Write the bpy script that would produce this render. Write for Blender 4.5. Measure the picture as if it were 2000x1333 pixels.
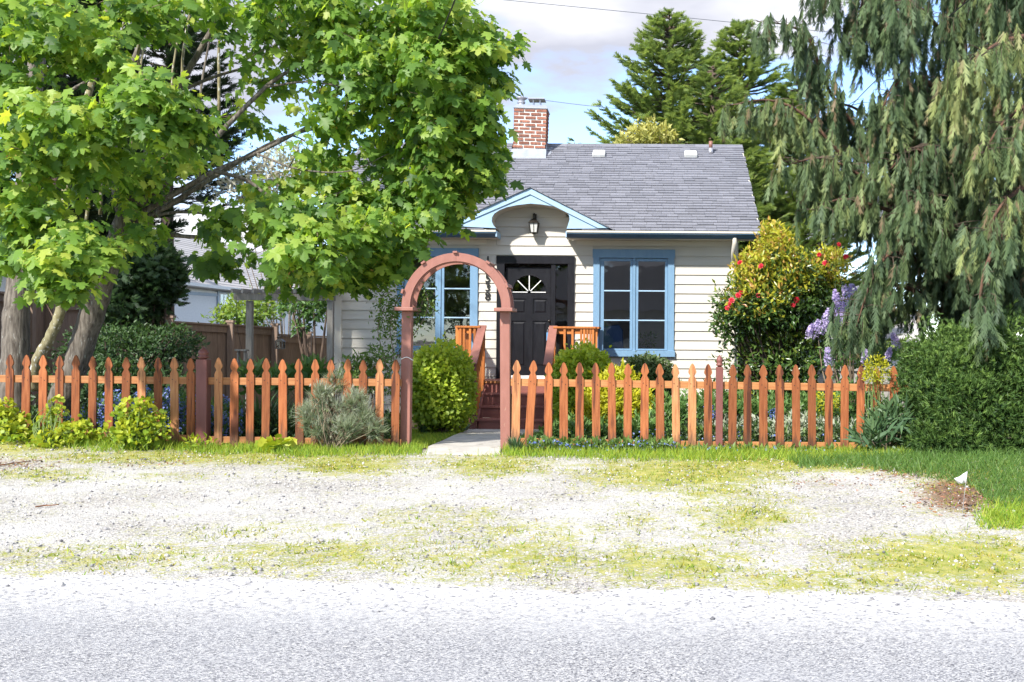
import bpy, math, random
import numpy as np
from mathutils import Vector, Matrix
rng = np.random.default_rng(11)
random.seed(11)
for _o in list(bpy.data.objects):
    bpy.data.objects.remove(_o)
SC = bpy.context.scene
COL = SC.collection

# ------------------------------------------------------------------ camera
F, XV, YH, HC = 2000.0, 1250.0, 660.0, 1.28      # focal in px of the 2000 px wide photo, principal point, eye height
ROLL = math.radians(0.38)
cam_d = bpy.data.cameras.new('camera')
cam_d.sensor_width = 36.0
cam_d.lens = 36.0 * F / 2000.0
cam_d.shift_x = (1000 - XV) / 2000.0
cam_d.shift_y = (YH - 666.5) / 2000.0
cam_d.clip_start, cam_d.clip_end = 0.05, 2000.0
cam = bpy.data.objects.new('camera', cam_d)
COL.objects.link(cam)
cam.matrix_world = Matrix.Translation((0, 0, HC)) @ Matrix.Rotation(math.pi / 2, 4, 'X') @ Matrix.Rotation(ROLL, 4, 'Z')
SC.camera = cam

# ------------------------------------------------------------------ light
TO_SUN = Vector((-0.48, -0.80, 0.0)).normalized()
SUN_EL = math.radians(40)
TO_SUN = Vector((TO_SUN.x * math.cos(SUN_EL), TO_SUN.y * math.cos(SUN_EL), math.sin(SUN_EL)))
sl = bpy.data.lights.new('sun', 'SUN')
sl.energy = 3.1
sl.angle = math.radians(2.0)
sl.color = (1.0, 0.955, 0.88)
so = bpy.data.objects.new('sun', sl)
COL.objects.link(so)
so.rotation_euler = (-TO_SUN).to_track_quat('-Z', 'Y').to_euler()
so.location = TO_SUN * 60

w = bpy.data.worlds.new('World')
SC.world = w
w.use_nodes = True
nt = w.node_tree
nt.nodes.clear()
N = nt.nodes.new
L = nt.links.new
out = N('ShaderNodeOutputWorld')
bg = N('ShaderNodeBackground')
bg.inputs[1].default_value = 0.15
sky = N('ShaderNodeTexSky')
sky.sky_type = 'NISHITA'
sky.sun_disc = False
sky.sun_elevation = SUN_EL
sky.sun_rotation = math.atan2(TO_SUN.x, TO_SUN.y)
sky.air_density, sky.dust_density, sky.ozone_density = 0.8, 0.0, 1.6
sky.altitude = 1800
tc = N('ShaderNodeTexCoord')
mp = N('ShaderNodeMapping')
mp.inputs['Location'].default_value = (0.9, 8.2, 2.1)
mp.inputs['Scale'].default_value = (1.0, 1.0, 2.8)
L(tc.outputs['Generated'], mp.inputs[0])
n1 = N('ShaderNodeTexNoise')
n1.inputs['Scale'].default_value = 2.6
n1.inputs['Detail'].default_value = 9
n1.inputs['Roughness'].default_value = 0.52
L(mp.outputs[0], n1.inputs['Vector'])
r1 = N('ShaderNodeValToRGB')
r1.color_ramp.elements[0].position = 0.47
r1.color_ramp.elements[1].position = 0.55
L(n1.outputs['Fac'], r1.inputs[0])
n2 = N('ShaderNodeTexNoise')
n2.inputs['Scale'].default_value = 2.0
n2.inputs['Detail'].default_value = 6
mp2 = N('ShaderNodeMapping')
mp2.inputs['Location'].default_value = (2.3, 0.7, 1.2)
mp2.inputs['Scale'].default_value = (1.0, 1.0, 2.6)
L(tc.outputs['Generated'], mp2.inputs[0])
L(mp2.outputs[0], n2.inputs['Vector'])
r2 = N('ShaderNodeValToRGB')
r2.color_ramp.elements[0].position = 0.43
r2.color_ramp.elements[0].color = (1.7, 1.75, 2.05, 1)
r2.color_ramp.elements[1].position = 0.60
r2.color_ramp.elements[1].color = (3.6, 3.6, 3.65, 1)
L(n2.outputs['Fac'], r2.inputs[0])
mx = N('ShaderNodeMix')
mx.data_type = 'RGBA'
L(r1.outputs[0], mx.inputs['Factor'])
L(sky.outputs[0], mx.inputs[6])
L(r2.outputs[0], mx.inputs[7])
L(mx.outputs[2], bg.inputs[0])
L(bg.outputs[0], out.inputs[0])

SC.view_settings.view_transform = 'Standard'
SC.view_settings.look = 'None'
SC.view_settings.gamma = 1.0
SC.view_settings.use_curve_mapping = False
SC.view_settings.exposure = 1.48
SC.cycles.max_bounces = 8
SC.cycles.transparent_max_bounces = 12
SC.cycles.transmission_bounces = 5
SC.cycles.use_denoising = True
SC.cycles.sample_clamp_indirect = 6

# ------------------------------------------------------------------ helpers
CA, SA = math.cos(ROLL), math.sin(ROLL)


def P(px, py, Y):
    """world point seen at photo pixel (px, py) at distance Y"""
    u, v = (px - XV) / F, (YH - py) / F
    return Vector(((u * CA - v * SA) * Y, Y, HC + (u * SA + v * CA) * Y))


def S(Y):
    return F / Y


def pix(X, Y, Z):
    x, z = X / Y, (Z - HC) / Y
    return XV + (x * CA + z * SA) * F, YH - (z * CA - x * SA) * F


WL = {}


def link(o, parent=None, loc=(0, 0, 0), **props):
    COL.objects.link(o)
    loc = Vector(loc)
    WL[o.name] = loc
    if parent is not None:
        o.parent = parent
        o.location = loc - WL[parent.name]
    else:
        o.location = loc
    for k, v in props.items():
        o[k] = v
    return o


def empty(name, loc, label, cat, group=None):
    o = bpy.data.objects.new(name, None)
    o.empty_display_size = 0.1
    link(o, None, loc, label=label, category=cat)
    if group:
        o['group'] = group
    return o


def tag(o, label, cat, group=None):
    o['label'] = label
    o['category'] = cat
    if group:
        o['group'] = group
    return o


class MB:
    def __init__(self):
        self.v, self.f = [], []

    def add(self, vs, fs):
        b = len(self.v)
        self.v += [tuple(p) for p in vs]
        self.f += [[b + i for i in f] for f in fs]
        return self

    def box(self, x0, x1, y0, y1, z0, z1):
        return self.add([(x0, y0, z0), (x1, y0, z0), (x1, y1, z0), (x0, y1, z0),
                         (x0, y0, z1), (x1, y0, z1), (x1, y1, z1), (x0, y1, z1)],
                        [(0, 3, 2, 1), (4, 5, 6, 7), (0, 1, 5, 4), (1, 2, 6, 5), (2, 3, 7, 6), (3, 0, 4, 7)])

    def beam(self, a, b, w, h, up=(0, 0, 1)):
        a, b = Vector(a), Vector(b)
        d = (b - a).normalized()
        s = d.cross(Vector(up))
        if s.length < 1e-4:
            s = d.cross(Vector((0, 1, 0)))
        s.normalize()
        t = s.cross(d)
        vs = []
        for p in (a, b):
            for (i, j) in ((-1, -1), (1, -1), (1, 1), (-1, 1)):
                vs.append(p + s * (i * w / 2) + t * (j * h / 2))
        return self.add(vs, [(0, 1, 2, 3), (7, 6, 5, 4), (0, 4, 5, 1), (1, 5, 6, 2), (2, 6, 7, 3), (3, 7, 4, 0)])

    def prism(self, poly, y0, y1):
        """poly: (x,z) points, extruded along Y"""
        n = len(poly)
        vs = [(x, y0, z) for x, z in poly] + [(x, y1, z) for x, z in poly]
        fs = [list(range(n)), list(range(2 * n - 1, n - 1, -1))]
        fs += [(i, i + n, (i + 1) % n + n, (i + 1) % n) for i in range(n)]
        return self.add(vs, fs)

    def prismx(self, poly, x0, x1):
        """poly: (y,z) points, extruded along X"""
        n = len(poly)
        vs = [(x0, y, z) for y, z in poly] + [(x1, y, z) for y, z in poly]
        fs = [list(range(n)), list(range(2 * n - 1, n - 1, -1))]
        fs += [(i, i + n, (i + 1) % n + n, (i + 1) % n) for i in range(n)]
        return self.add(vs, fs)

    def tube(self, pts, rad, n=8, cap=True):
        pts = [Vector(p) for p in pts]
        m = len(pts)
        if not hasattr(rad, '__len__'):
            rad = [rad] * m
        ref = Vector((0.31, 0.83, 0.46))
        vs = []
        for i, p in enumerate(pts):
            d = (pts[min(i + 1, m - 1)] - pts[max(i - 1, 0)]).normalized()
            s = d.cross(ref)
            if s.length < 1e-3:
                s = d.cross(Vector((1, 0, 0)))
            s.normalize()
            t = s.cross(d)
            for k in range(n):
                a = 2 * math.pi * k / n
                vs.append(p + (s * math.cos(a) + t * math.sin(a)) * rad[i])
        fs = []
        for i in range(m - 1):
            for k in range(n):
                k2 = (k + 1) % n
                fs.append((i * n + k, i * n + k2, (i + 1) * n + k2, (i + 1) * n + k))
        if cap:
            fs.append(list(range(n))[::-1])
            fs.append([(m - 1) * n + k for k in range(n)])
        return self.add(vs, fs)

    def lathe(self, c, prof, n=12):
        """prof: (r, z) from bottom to top around vertical axis at c"""
        c = Vector(c)
        return self.tube([c + Vector((0, 0, z)) for r, z in prof], [max(r, 1e-4) for r, z in prof], n)

    def build(self, name, m, parent=None, smooth=False, bevel=0, center=True, **props):
        c = Vector((0, 0, 0))
        if center and self.v:
            a = np.array(self.v)
            c = Vector(((a.min(0) + a.max(0)) / 2).tolist())
        me = bpy.data.meshes.new(name)
        me.from_pydata([(x - c.x, y - c.y, z - c.z) for x, y, z in self.v], [], self.f)
        if smooth:
            me.polygons.foreach_set('use_smooth', [True] * len(me.polygons))
        me.materials.append(m)
        me.update()
        o = bpy.data.objects.new(name, me)
        link(o, parent, c, **props)
        if bevel:
            b = o.modifiers.new('bevel', 'BEVEL')
            b.width = bevel
            b.segments = 2
            b.limit_method = 'ANGLE'
            b.angle_limit = math.radians(40)
        return o


def copy_obj(src, parent, loc):
    o = src.copy()
    COL.objects.link(o)
    o.parent = parent
    WL[o.name] = Vector(loc)
    o.location = Vector(loc) - (WL[parent.name] if parent else Vector((0, 0, 0)))
    return o


# ------------------------------------------------------------------ materials
def _nodes(name):
    m = bpy.data.materials.new(name)
    m.use_nodes = True
    t = m.node_tree
    t.nodes.clear()
    return m, t, t.nodes.new, t.links.new


def mat(name, c1, c2=None, rough=0.6, scale=6.0, stretch=(1, 1, 1), detail=6, bump=0.0, bscale=None, rand=0.0,
        spec=0.4, metallic=0.0, lo=0.35, hi=0.65, c3=None, s3=30.0, t3=0.62, dirt=None):
    m, t, Nn, Ln = _nodes(name)
    o = Nn('ShaderNodeOutputMaterial')
    b = Nn('ShaderNodeBsdfPrincipled')
    b.inputs['Roughness'].default_value = rough
    b.inputs['Specular IOR Level'].default_value = spec
    b.inputs['Metallic'].default_value = metallic
    Ln(b.outputs[0], o.inputs[0])
    tcn = Nn('ShaderNodeTexCoord')
    oi = Nn('ShaderNodeObjectInfo')
    off = Nn('ShaderNodeVectorMath')
    off.operation = 'MULTIPLY_ADD'
    off.inputs[1].default_value = (17.3, 31.7, 23.1)
    Ln(oi.outputs['Random'], off.inputs[0])
    Ln(tcn.outputs['Object'], off.inputs[2])
    mpn = Nn('ShaderNodeMapping')
    mpn.inputs['Scale'].default_value = stretch
    Ln(off.outputs[0], mpn.inputs[0])
    nz = Nn('ShaderNodeTexNoise')
    nz.inputs['Scale'].default_value = scale
    nz.inputs['Detail'].default_value = detail
    nz.inputs['Roughness'].default_value = 0.6
    Ln(mpn.outputs[0], nz.inputs['Vector'])
    r = Nn('ShaderNodeValToRGB')
    r.color_ramp.elements[0].position, r.color_ramp.elements[1].position = lo, hi
    r.color_ramp.elements[0].color = (*c1, 1)
    r.color_ramp.elements[1].color = (*(c2 or c1), 1)
    Ln(nz.outputs['Fac'], r.inputs[0])
    col = r.outputs[0]
    if c3:
        nz3 = Nn('ShaderNodeTexNoise')
        nz3.inputs['Scale'].default_value = s3
        nz3.inputs['Detail'].default_value = 3
        Ln(mpn.outputs[0], nz3.inputs['Vector'])
        r3 = Nn('ShaderNodeValToRGB')
        r3.color_ramp.elements[0].position, r3.color_ramp.elements[1].position = t3, t3 + 0.06
        Ln(nz3.outputs['Fac'], r3.inputs[0])
        m3 = Nn('ShaderNodeMix')
        m3.data_type = 'RGBA'
        m3.inputs[7].default_value = (*c3, 1)
        Ln(r3.outputs[0], m3.inputs['Factor'])
        Ln(col, m3.inputs[6])
        col = m3.outputs[2]
    if dirt:
        sp = Nn('ShaderNodeSeparateXYZ')
        Ln(tcn.outputs['Object'], sp.inputs[0])
        dm = Nn('ShaderNodeMath')
        dm.operation = 'MULTIPLY_ADD'
        dm.inputs[1].default_value = 0.55
        Ln(nz.outputs['Fac'], dm.inputs[0])
        Ln(sp.outputs['Z'], dm.inputs[2])
        dr = Nn('ShaderNodeValToRGB')
        dr.color_ramp.elements[0].position, dr.color_ramp.elements[1].position = 0.0, 0.12
        dr.color_ramp.elements[0].color, dr.color_ramp.elements[1].color = (0.75, 0.75, 0.75, 1), (0, 0, 0, 1)
        dof = Nn('ShaderNodeMath')
        dof.operation = 'ADD'
        dof.inputs[1].default_value = dirt[0]
        Ln(dm.outputs[0], dof.inputs[0])
        Ln(dof.outputs[0], dr.inputs[0])
        m4 = Nn('ShaderNodeMix')
        m4.data_type = 'RGBA'
        m4.inputs[7].default_value = (*dirt[1], 1)
        Ln(dr.outputs[0], m4.inputs['Factor'])
        Ln(col, m4.inputs[6])
        col = m4.outputs[2]
    if rand:
        h = Nn('ShaderNodeHueSaturation')
        mr = Nn('ShaderNodeMapRange')
        mr.inputs['To Min'].default_value = 1 - rand
        mr.inputs['To Max'].default_value = 1 + rand
        Ln(oi.outputs['Random'], mr.inputs[0])
        Ln(mr.outputs[0], h.inputs['Value'])
        Ln(col, h.inputs['Color'])
        col = h.outputs[0]
    Ln(col, b.inputs['Base Color'])
    if bump:
        bz = nz
        if bscale:
            bz = Nn('ShaderNodeTexNoise')
            bz.inputs['Scale'].default_value = bscale
            bz.inputs['Detail'].default_value = 4
            Ln(mpn.outputs[0], bz.inputs['Vector'])
        bp = Nn('ShaderNodeBump')
        bp.inputs['Strength'].default_value = bump
        bp.inputs['Distance'].default_value = 0.01
        Ln(bz.outputs['Fac'], bp.inputs['Height'])
        Ln(bp.outputs[0], b.inputs['Normal'])
    return m


def leafmat(name, cols, trans=0.4, tgain=(1.25, 1.2, 0.7), rough=0.45, spec=0.35):
    """cols: colours met as the leaf's own random number goes 0..1"""
    m, t, Nn, Ln = _nodes(name)
    o = Nn('ShaderNodeOutputMaterial')
    a = Nn('ShaderNodeAttribute')
    a.attribute_name = 'rnd'
    r = Nn('ShaderNodeValToRGB')
    e = r.color_ramp.elements
    while len(e) < len(cols):
        e.new(0.5)
    for i, c in enumerate(cols):
        e[i].position = i / max(1, len(cols) - 1)
        e[i].color = (*c, 1)
    Ln(a.outputs['Fac'], r.inputs[0])
    b = Nn('ShaderNodeBsdfPrincipled')
    b.inputs['Roughness'].default_value = rough
    b.inputs['Specular IOR Level'].default_value = spec
    Ln(r.outputs[0], b.inputs['Base Color'])
    mu = Nn('ShaderNodeMix')
    mu.data_type = 'RGBA'
    mu.blend_type = 'MULTIPLY'
    mu.inputs['Factor'].default_value = 1
    mu.inputs[7].default_value = (*tgain, 1)
    Ln(r.outputs[0], mu.inputs[6])
    tr = Nn('ShaderNodeBsdfTranslucent')
    Ln(mu.outputs[2], tr.inputs[0])
    ms = Nn('ShaderNodeMixShader')
    ms.inputs[0].default_value = trans
    Ln(b.outputs[0], ms.inputs[1])
    Ln(tr.outputs[0], ms.inputs[2])
    Ln(ms.outputs[0], o.inputs[0])
    return m


def glassmat(name, tint=(0.9, 0.93, 0.93)):
    m, t, Nn, Ln = _nodes(name)
    o = Nn('ShaderNodeOutputMaterial')
    g = Nn('ShaderNodeBsdfGlossy')
    g.inputs['Roughness'].default_value = 0.015
    tr = Nn('ShaderNodeBsdfTransparent')
    tr.inputs[0].default_value = (*tint, 1)
    fr = Nn('ShaderNodeFresnel')
    fr.inputs['IOR'].default_value = 1.95
    nz = Nn('ShaderNodeTexNoise')
    nz.inputs['Scale'].default_value = 2.5
    tcn = Nn('ShaderNodeTexCoord')
    Ln(tcn.outputs['Object'], nz.inputs['Vector'])
    bp = Nn('ShaderNodeBump')
    bp.inputs['Strength'].default_value = 0.035
    bp.inputs['Distance'].default_value = 0.05
    Ln(nz.outputs['Fac'], bp.inputs['Height'])
    Ln(bp.outputs[0], g.inputs['Normal'])
    ms = Nn('ShaderNodeMixShader')
    Ln(fr.outputs[0], ms.inputs[0])
    Ln(tr.outputs[0], ms.inputs[1])
    Ln(g.outputs[0], ms.inputs[2])
    Ln(ms.outputs[0], o.inputs[0])
    return m


GRAINZ = (9, 9, 0.7)
GRAINX = (0.7, 9, 9)
GRAINY = (9, 0.7, 9)
M = dict(
    picket=mat('stained_cedar', (0.21, 0.060, 0.020), (0.33, 0.115, 0.042), 0.7, 5, GRAINZ, bump=0.35, rand=0.36, c3=(0.10, 0.032, 0.016), s3=2.0, t3=0.58, spec=0.25, dirt=(0.12, (0.085, 0.045, 0.028))),
    picket_light=mat('fresh_stained_cedar', (0.34, 0.125, 0.045), (0.50, 0.24, 0.10), 0.7, 5, GRAINZ, bump=0.25, rand=0.10, c3=(0.24, 0.09, 0.035), s3=2.5, t3=0.56, dirt=(0.12, (0.11, 0.055, 0.03))),
    rail=mat('rail_cedar', (0.31, 0.115, 0.035), (0.42, 0.19, 0.07), 0.65, 5, GRAINX, bump=0.2, rand=0.1),
    redbrown=mat('redbrown_paint', (0.165, 0.055, 0.045), (0.20, 0.07, 0.058), 0.5, 4, (4, 4, 1), bump=0.05, c3=(0.30, 0.16, 0.12), s3=14, t3=0.70),
    arch=mat('terracotta_paint', (0.26, 0.110, 0.083), (0.30, 0.130, 0.100), 0.5, 5, (3, 3, 1), bump=0.06, c3=(0.42, 0.27, 0.20), s3=12, t3=0.72),
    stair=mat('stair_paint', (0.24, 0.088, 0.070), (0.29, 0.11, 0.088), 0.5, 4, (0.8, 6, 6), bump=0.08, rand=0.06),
    baluster=mat('orange_stain', (0.40, 0.115, 0.022), (0.52, 0.19, 0.045), 0.55, 5, GRAINZ, bump=0.15, rand=0.18),
    siding=mat('siding_paint', (0.52, 0.485, 0.42), (0.56, 0.525, 0.46), 0.6, 3, (0.4, 3, 6), bump=0.04, rand=0.02),
    trimcream=mat('cream_trim', (0.58, 0.54, 0.46), (0.61, 0.57, 0.49), 0.55, 4, rand=0.02),
    blue=mat('blue_trim', (0.14, 0.255, 0.385), (0.165, 0.285, 0.415), 0.5, 5, (3, 3, 1), bump=0.05, rand=0.03),
    lightblue=mat('pale_blue_trim', (0.30, 0.45, 0.60), (0.34, 0.49, 0.63), 0.5, 4, rand=0.02),
    gutterblue=mat('gutter_blue', (0.06, 0.12, 0.19), (0.08, 0.145, 0.22), 0.35, 4),
    black=mat('black_paint', (0.007, 0.007, 0.010), (0.012, 0.012, 0.016), 0.38, 5, (4, 4, 1), bump=0.12, spec=0.3),
    blackmetal=mat('black_metal', (0.012, 0.012, 0.012), (0.02, 0.02, 0.02), 0.4, 20),
    shingle=mat('roof_shingle', (0.135, 0.138, 0.162), (0.215, 0.218, 0.245), 0.85, 60, bump=0.4, rand=0.13, detail=3),
    brick=mat('chimney_brick', (0.19, 0.07, 0.045), (0.31, 0.13, 0.085), 0.85, 20, bump=0.4, rand=0.3, c3=(0.09, 0.06, 0.05), s3=30, t3=0.62),
    mortar=mat('mortar', (0.60, 0.57, 0.52), (0.70, 0.67, 0.62), 0.9, 20, bump=0.3),
    flash=mat('lead_flashing', (0.30, 0.33, 0.38), (0.38, 0.40, 0.45), 0.45, 8, metallic=0.3),
    metal=mat('galvanised', (0.42, 0.41, 0.43), (0.55, 0.54, 0.56), 0.4, 12, metallic=0.7),
    ventwhite=mat('vent_white', (0.55, 0.55, 0.52), (0.62, 0.62, 0.6), 0.5, 8),
    white=mat('white_paint', (0.74, 0.74, 0.73), (0.80, 0.80, 0.79), 0.5, 5, rand=0.02),
    whitewall=mat('white_siding', (0.72, 0.73, 0.75), (0.78, 0.79, 0.80), 0.6, 3, (0.3, 3, 6)),
    greyroof=mat('grey_roof', (0.36, 0.34, 0.33), (0.48, 0.46, 0.45), 0.9, 24, (0.6, 4, 4), bump=0.3, rand=0.1),
    greytrim=mat('dusty_blue_trim', (0.30, 0.38, 0.50), (0.34, 0.42, 0.54), 0.5, 5),
    brownfence=mat('brown_fence', (0.17, 0.115, 0.085), (0.25, 0.175, 0.13), 0.75, 5, GRAINZ, bump=0.2, rand=0.14),
    greywood=mat('weathered_wood', (0.23, 0.215, 0.19), (0.34, 0.32, 0.285), 0.8, 5, GRAINZ, bump=0.25, rand=0.08),
    bark=mat('maple_bark', (0.06, 0.048, 0.038), (0.19, 0.165, 0.135), 0.9, 5, (7, 7, 0.8), bump=1.0, c3=(0.30, 0.30, 0.27), s3=6, t3=0.64),
    mossbark=mat('mossy_bark', (0.13, 0.11, 0.05), (0.30, 0.27, 0.16), 0.9, 9, (2, 2, 1), bump=0.8, c3=(0.48, 0.48, 0.44), s3=16, t3=0.60),
    darkbark=mat('dark_bark', (0.05, 0.036, 0.028), (0.13, 0.09, 0.065), 0.9, 6, (6, 6, 0.8), bump=0.8),
    redbark=mat('cedar_bark', (0.06, 0.032, 0.02), (0.15, 0.078, 0.048), 0.9, 6, (6, 6, 0.6), bump=0.8),
    twig=mat('twig', (0.12, 0.09, 0.06), (0.24, 0.19, 0.13), 0.9, 10),
    greentwig=mat('green_stem', (0.10, 0.16, 0.04), (0.18, 0.25, 0.07), 0.7, 10),
    glass=glassmat('window_glass'),
    roomwall=mat('room_wall', (0.62, 0.59, 0.57), (0.68, 0.65, 0.63), 0.9, 2),
    roomfloor=mat('room_floor', (0.12, 0.075, 0.045), (0.18, 0.11, 0.07), 0.4, 4, (0.6, 8, 8)),
    chairblue=mat('blue_upholstery', (0.09, 0.17, 0.38), (0.12, 0.21, 0.43), 0.9, 12),
    cushion=mat('pale_cushion', (0.55, 0.50, 0.42), (0.70, 0.66, 0.6), 0.9, 14),
    chairwhite=mat('cream_chair_paint', (0.55, 0.52, 0.45), (0.62, 0.59, 0.52), 0.5, 5),
    lockblue=mat('lockbox_blue', (0.12, 0.28, 0.50), (0.14, 0.31, 0.54), 0.35, 8),
    nickel=mat('dark_bronze', (0.05, 0.045, 0.04), (0.09, 0.08, 0.07), 0.25, 8, metallic=0.8),
    cable=mat('cable', (0.02, 0.02, 0.02), (0.03, 0.03, 0.03), 0.6, 8),
    greycable=mat('grey_cable', (0.10, 0.11, 0.13), (0.13, 0.14, 0.16), 0.6, 8),
    flag=mat('flag_vinyl', (0.80, 0.80, 0.80), (0.84, 0.84, 0.84), 0.4, 5),
    pathc=mat('path_concrete', (0.40, 0.375, 0.34), (0.52, 0.49, 0.44), 0.9, 3, bump=0.3, bscale=60, rand=0.06, c3=(0.28, 0.26, 0.22), s3=5, t3=0.60),
    lanternglass=mat('frosted_glass', (0.50, 0.50, 0.47), (0.58, 0.58, 0.55), 0.3, 5),
    pot=mat('dark_pot', (0.05, 0.05, 0.055), (0.07, 0.07, 0.075), 0.5, 5),
    copperpipe=mat('pipe_redbrown', (0.22, 0.10, 0.075), (0.27, 0.13, 0.10), 0.5, 8),
    insulator=mat('birdhouse_wood', (0.35, 0.31, 0.2), (0.45, 0.41, 0.29), 0.8, 5, GRAINZ),
    pebble=mat('pebble', (0.30, 0.29, 0.29), (0.48, 0.46, 0.44), 0.9, 25, rand=0),
    chip=mat('bark_chip', (0.10, 0.055, 0.035), (0.30, 0.13, 0.06), 0.9, 14),
    lavflower=mat('faded_lavender', (0.4, 0.36, 0.42), (0.5, 0.46, 0.5), 0.8, 20),
)
LM = dict(
    maple=leafmat('maple_leaf', [(0.07, 0.15, 0.035), (0.125, 0.24, 0.045), (0.19, 0.33, 0.06), (0.29, 0.43, 0.075), (0.42, 0.50, 0.10)], 0.55, (1.5, 1.4, 0.5)),
    cedar=leafmat('cedar_spray', [(0.055, 0.09, 0.045), (0.09, 0.14, 0.062), (0.14, 0.195, 0.078), (0.27, 0.31, 0.11), (0.20, 0.15, 0.085)], 0.22, (1.2, 1.2, 0.8), 0.55, 0.25),
    fir=leafmat('fir_spray', [(0.12, 0.18, 0.08), (0.18, 0.26, 0.095), (0.26, 0.35, 0.12), (0.36, 0.44, 0.14)], 0.4, (1.2, 1.2, 0.7), 0.55, 0.25),
    darkfir=leafmat('dark_fir_spray', [(0.018, 0.034, 0.018), (0.03, 0.055, 0.026), (0.045, 0.075, 0.032)], 0.15, (1.1, 1.1, 0.8), 0.55, 0.25),
    box=leafmat('boxwood_leaf', [(0.20, 0.31, 0.04), (0.31, 0.43, 0.045), (0.44, 0.54, 0.055), (0.54, 0.60, 0.08)], 0.45, (1.2, 1.15, 0.6)),
    darkbox=leafmat('dark_boxwood_leaf', [(0.045, 0.085, 0.03), (0.08, 0.14, 0.04), (0.13, 0.19, 0.06), (0.17, 0.2, 0.1)], 0.28),
    gold=leafmat('golden_leaf', [(0.30, 0.33, 0.02), (0.44, 0.44, 0.025), (0.56, 0.52, 0.03)], 0.4, (1.1, 1.05, 0.5)),
    yew=leafmat('yew_leaf', [(0.025, 0.058, 0.016), (0.042, 0.09, 0.022), (0.085, 0.155, 0.035), (0.20, 0.31, 0.07)], 0.25, (1.2, 1.2, 0.7), 0.5, 0.3),
    holly=leafmat('dark_shrub_leaf', [(0.018, 0.04, 0.014), (0.03, 0.065, 0.02), (0.05, 0.10, 0.028), (0.07, 0.13, 0.03)], 0.25),
    camellia=leafmat('camellia_leaf', [(0.03, 0.07, 0.018), (0.05, 0.105, 0.025), (0.09, 0.15, 0.03), (0.22, 0.26, 0.03)], 0.25, (1.2, 1.15, 0.5), 0.25, 0.55),
    camtop=leafmat('camellia_sunlit_new_leaf', [(0.22, 0.26, 0.03), (0.42, 0.44, 0.04), (0.56, 0.52, 0.06), (0.46, 0.22, 0.08)], 0.4, (1.15, 1.1, 0.5), 0.3, 0.5),  # yellow of new growth, with the sunlit top painted into it
    lime=leafmat('lime_leaf', [(0.16, 0.28, 0.03), (0.26, 0.38, 0.035), (0.40, 0.46, 0.04), (0.5, 0.5, 0.04)], 0.4, (1.15, 1.1, 0.5)),
    green=leafmat('garden_leaf', [(0.05, 0.11, 0.035), (0.08, 0.17, 0.045), (0.13, 0.24, 0.06), (0.2, 0.3, 0.1)], 0.35),
    sage=leafmat('lavender_leaf', [(0.13, 0.18, 0.09), (0.22, 0.27, 0.15), (0.32, 0.36, 0.25), (0.44, 0.46, 0.38)], 0.25, (1.1, 1.1, 0.8), 0.7, 0.2),
    strap=leafmat('strap_leaf', [(0.05, 0.105, 0.05), (0.08, 0.15, 0.065), (0.13, 0.21, 0.09)], 0.3),
    vine=leafmat('vine_leaf', [(0.07, 0.13, 0.03), (0.12, 0.21, 0.045), (0.2, 0.3, 0.08)], 0.4),
    pale=leafmat('pale_tree_leaf', [(0.12, 0.22, 0.04), (0.22, 0.34, 0.06), (0.36, 0.44, 0.08)], 0.45, (1.15, 1.1, 0.6)),
    palegold=leafmat('pale_gold_leaf', [(0.34, 0.36, 0.10), (0.46, 0.45, 0.13), (0.55, 0.52, 0.18)], 0.4),
    grass=leafmat('grass_blade', [(0.15, 0.27, 0.035), (0.24, 0.38, 0.045), (0.34, 0.46, 0.05), (0.46, 0.48, 0.08)], 0.45, (1.1, 1.1, 0.5), 0.5, 0.3),
    drygrass=leafmat('moss_blade', [(0.12, 0.18, 0.025), (0.26, 0.29, 0.035), (0.42, 0.39, 0.07), (0.44, 0.34, 0.12)], 0.35, (1.1, 1.05, 0.5), 0.6, 0.2),
    shadegrass=leafmat('shaded_grass_blade', [(0.07, 0.15, 0.035), (0.11, 0.21, 0.045), (0.17, 0.28, 0.06)], 0.35),  # darker copy of the grass, shade put into its colour
    forget=leafmat('forget_me_not', [(0.12, 0.18, 0.52), (0.20, 0.27, 0.66), (0.34, 0.40, 0.76)], 0.3, (1, 1, 1)),
    lilac=leafmat('lilac_petal', [(0.50, 0.40, 0.68), (0.60, 0.51, 0.77), (0.74, 0.67, 0.87)], 0.4, (1, 1, 1)),
    red=leafmat('camellia_petal', [(0.42, 0.012, 0.025), (0.55, 0.02, 0.04), (0.62, 0.05, 0.08)], 0.2, (1, 1, 1)),
    whitepetal=leafmat('white_petal', [(0.55, 0.55, 0.5), (0.7, 0.7, 0.68)], 0.3, (1, 1, 1)),
    samara=leafmat('maple_keys', [(0.40, 0.20, 0.07), (0.50, 0.33, 0.08), (0.45, 0.42, 0.08)], 0.4),
    blossom=leafmat('pale_blossom', [(0.35, 0.35, 0.28), (0.5, 0.48, 0.42), (0.3, 0.36, 0.2)], 0.35),
)


# ------------------------------------------------------------------ leaf scatter
def nrm(a):
    return a / np.maximum(np.linalg.norm(a, axis=-1, keepdims=True), 1e-9)


def rvec(n):
    return nrm(rng.normal(size=(n, 3)))


def basis(d, nrmv):
    d = nrm(d)
    z = nrmv - (nrmv * d).sum(-1, keepdims=True) * d
    z = nrm(z)
    x = np.cross(d, z)
    return np.stack([x, d, z], axis=-1)        # columns


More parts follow.
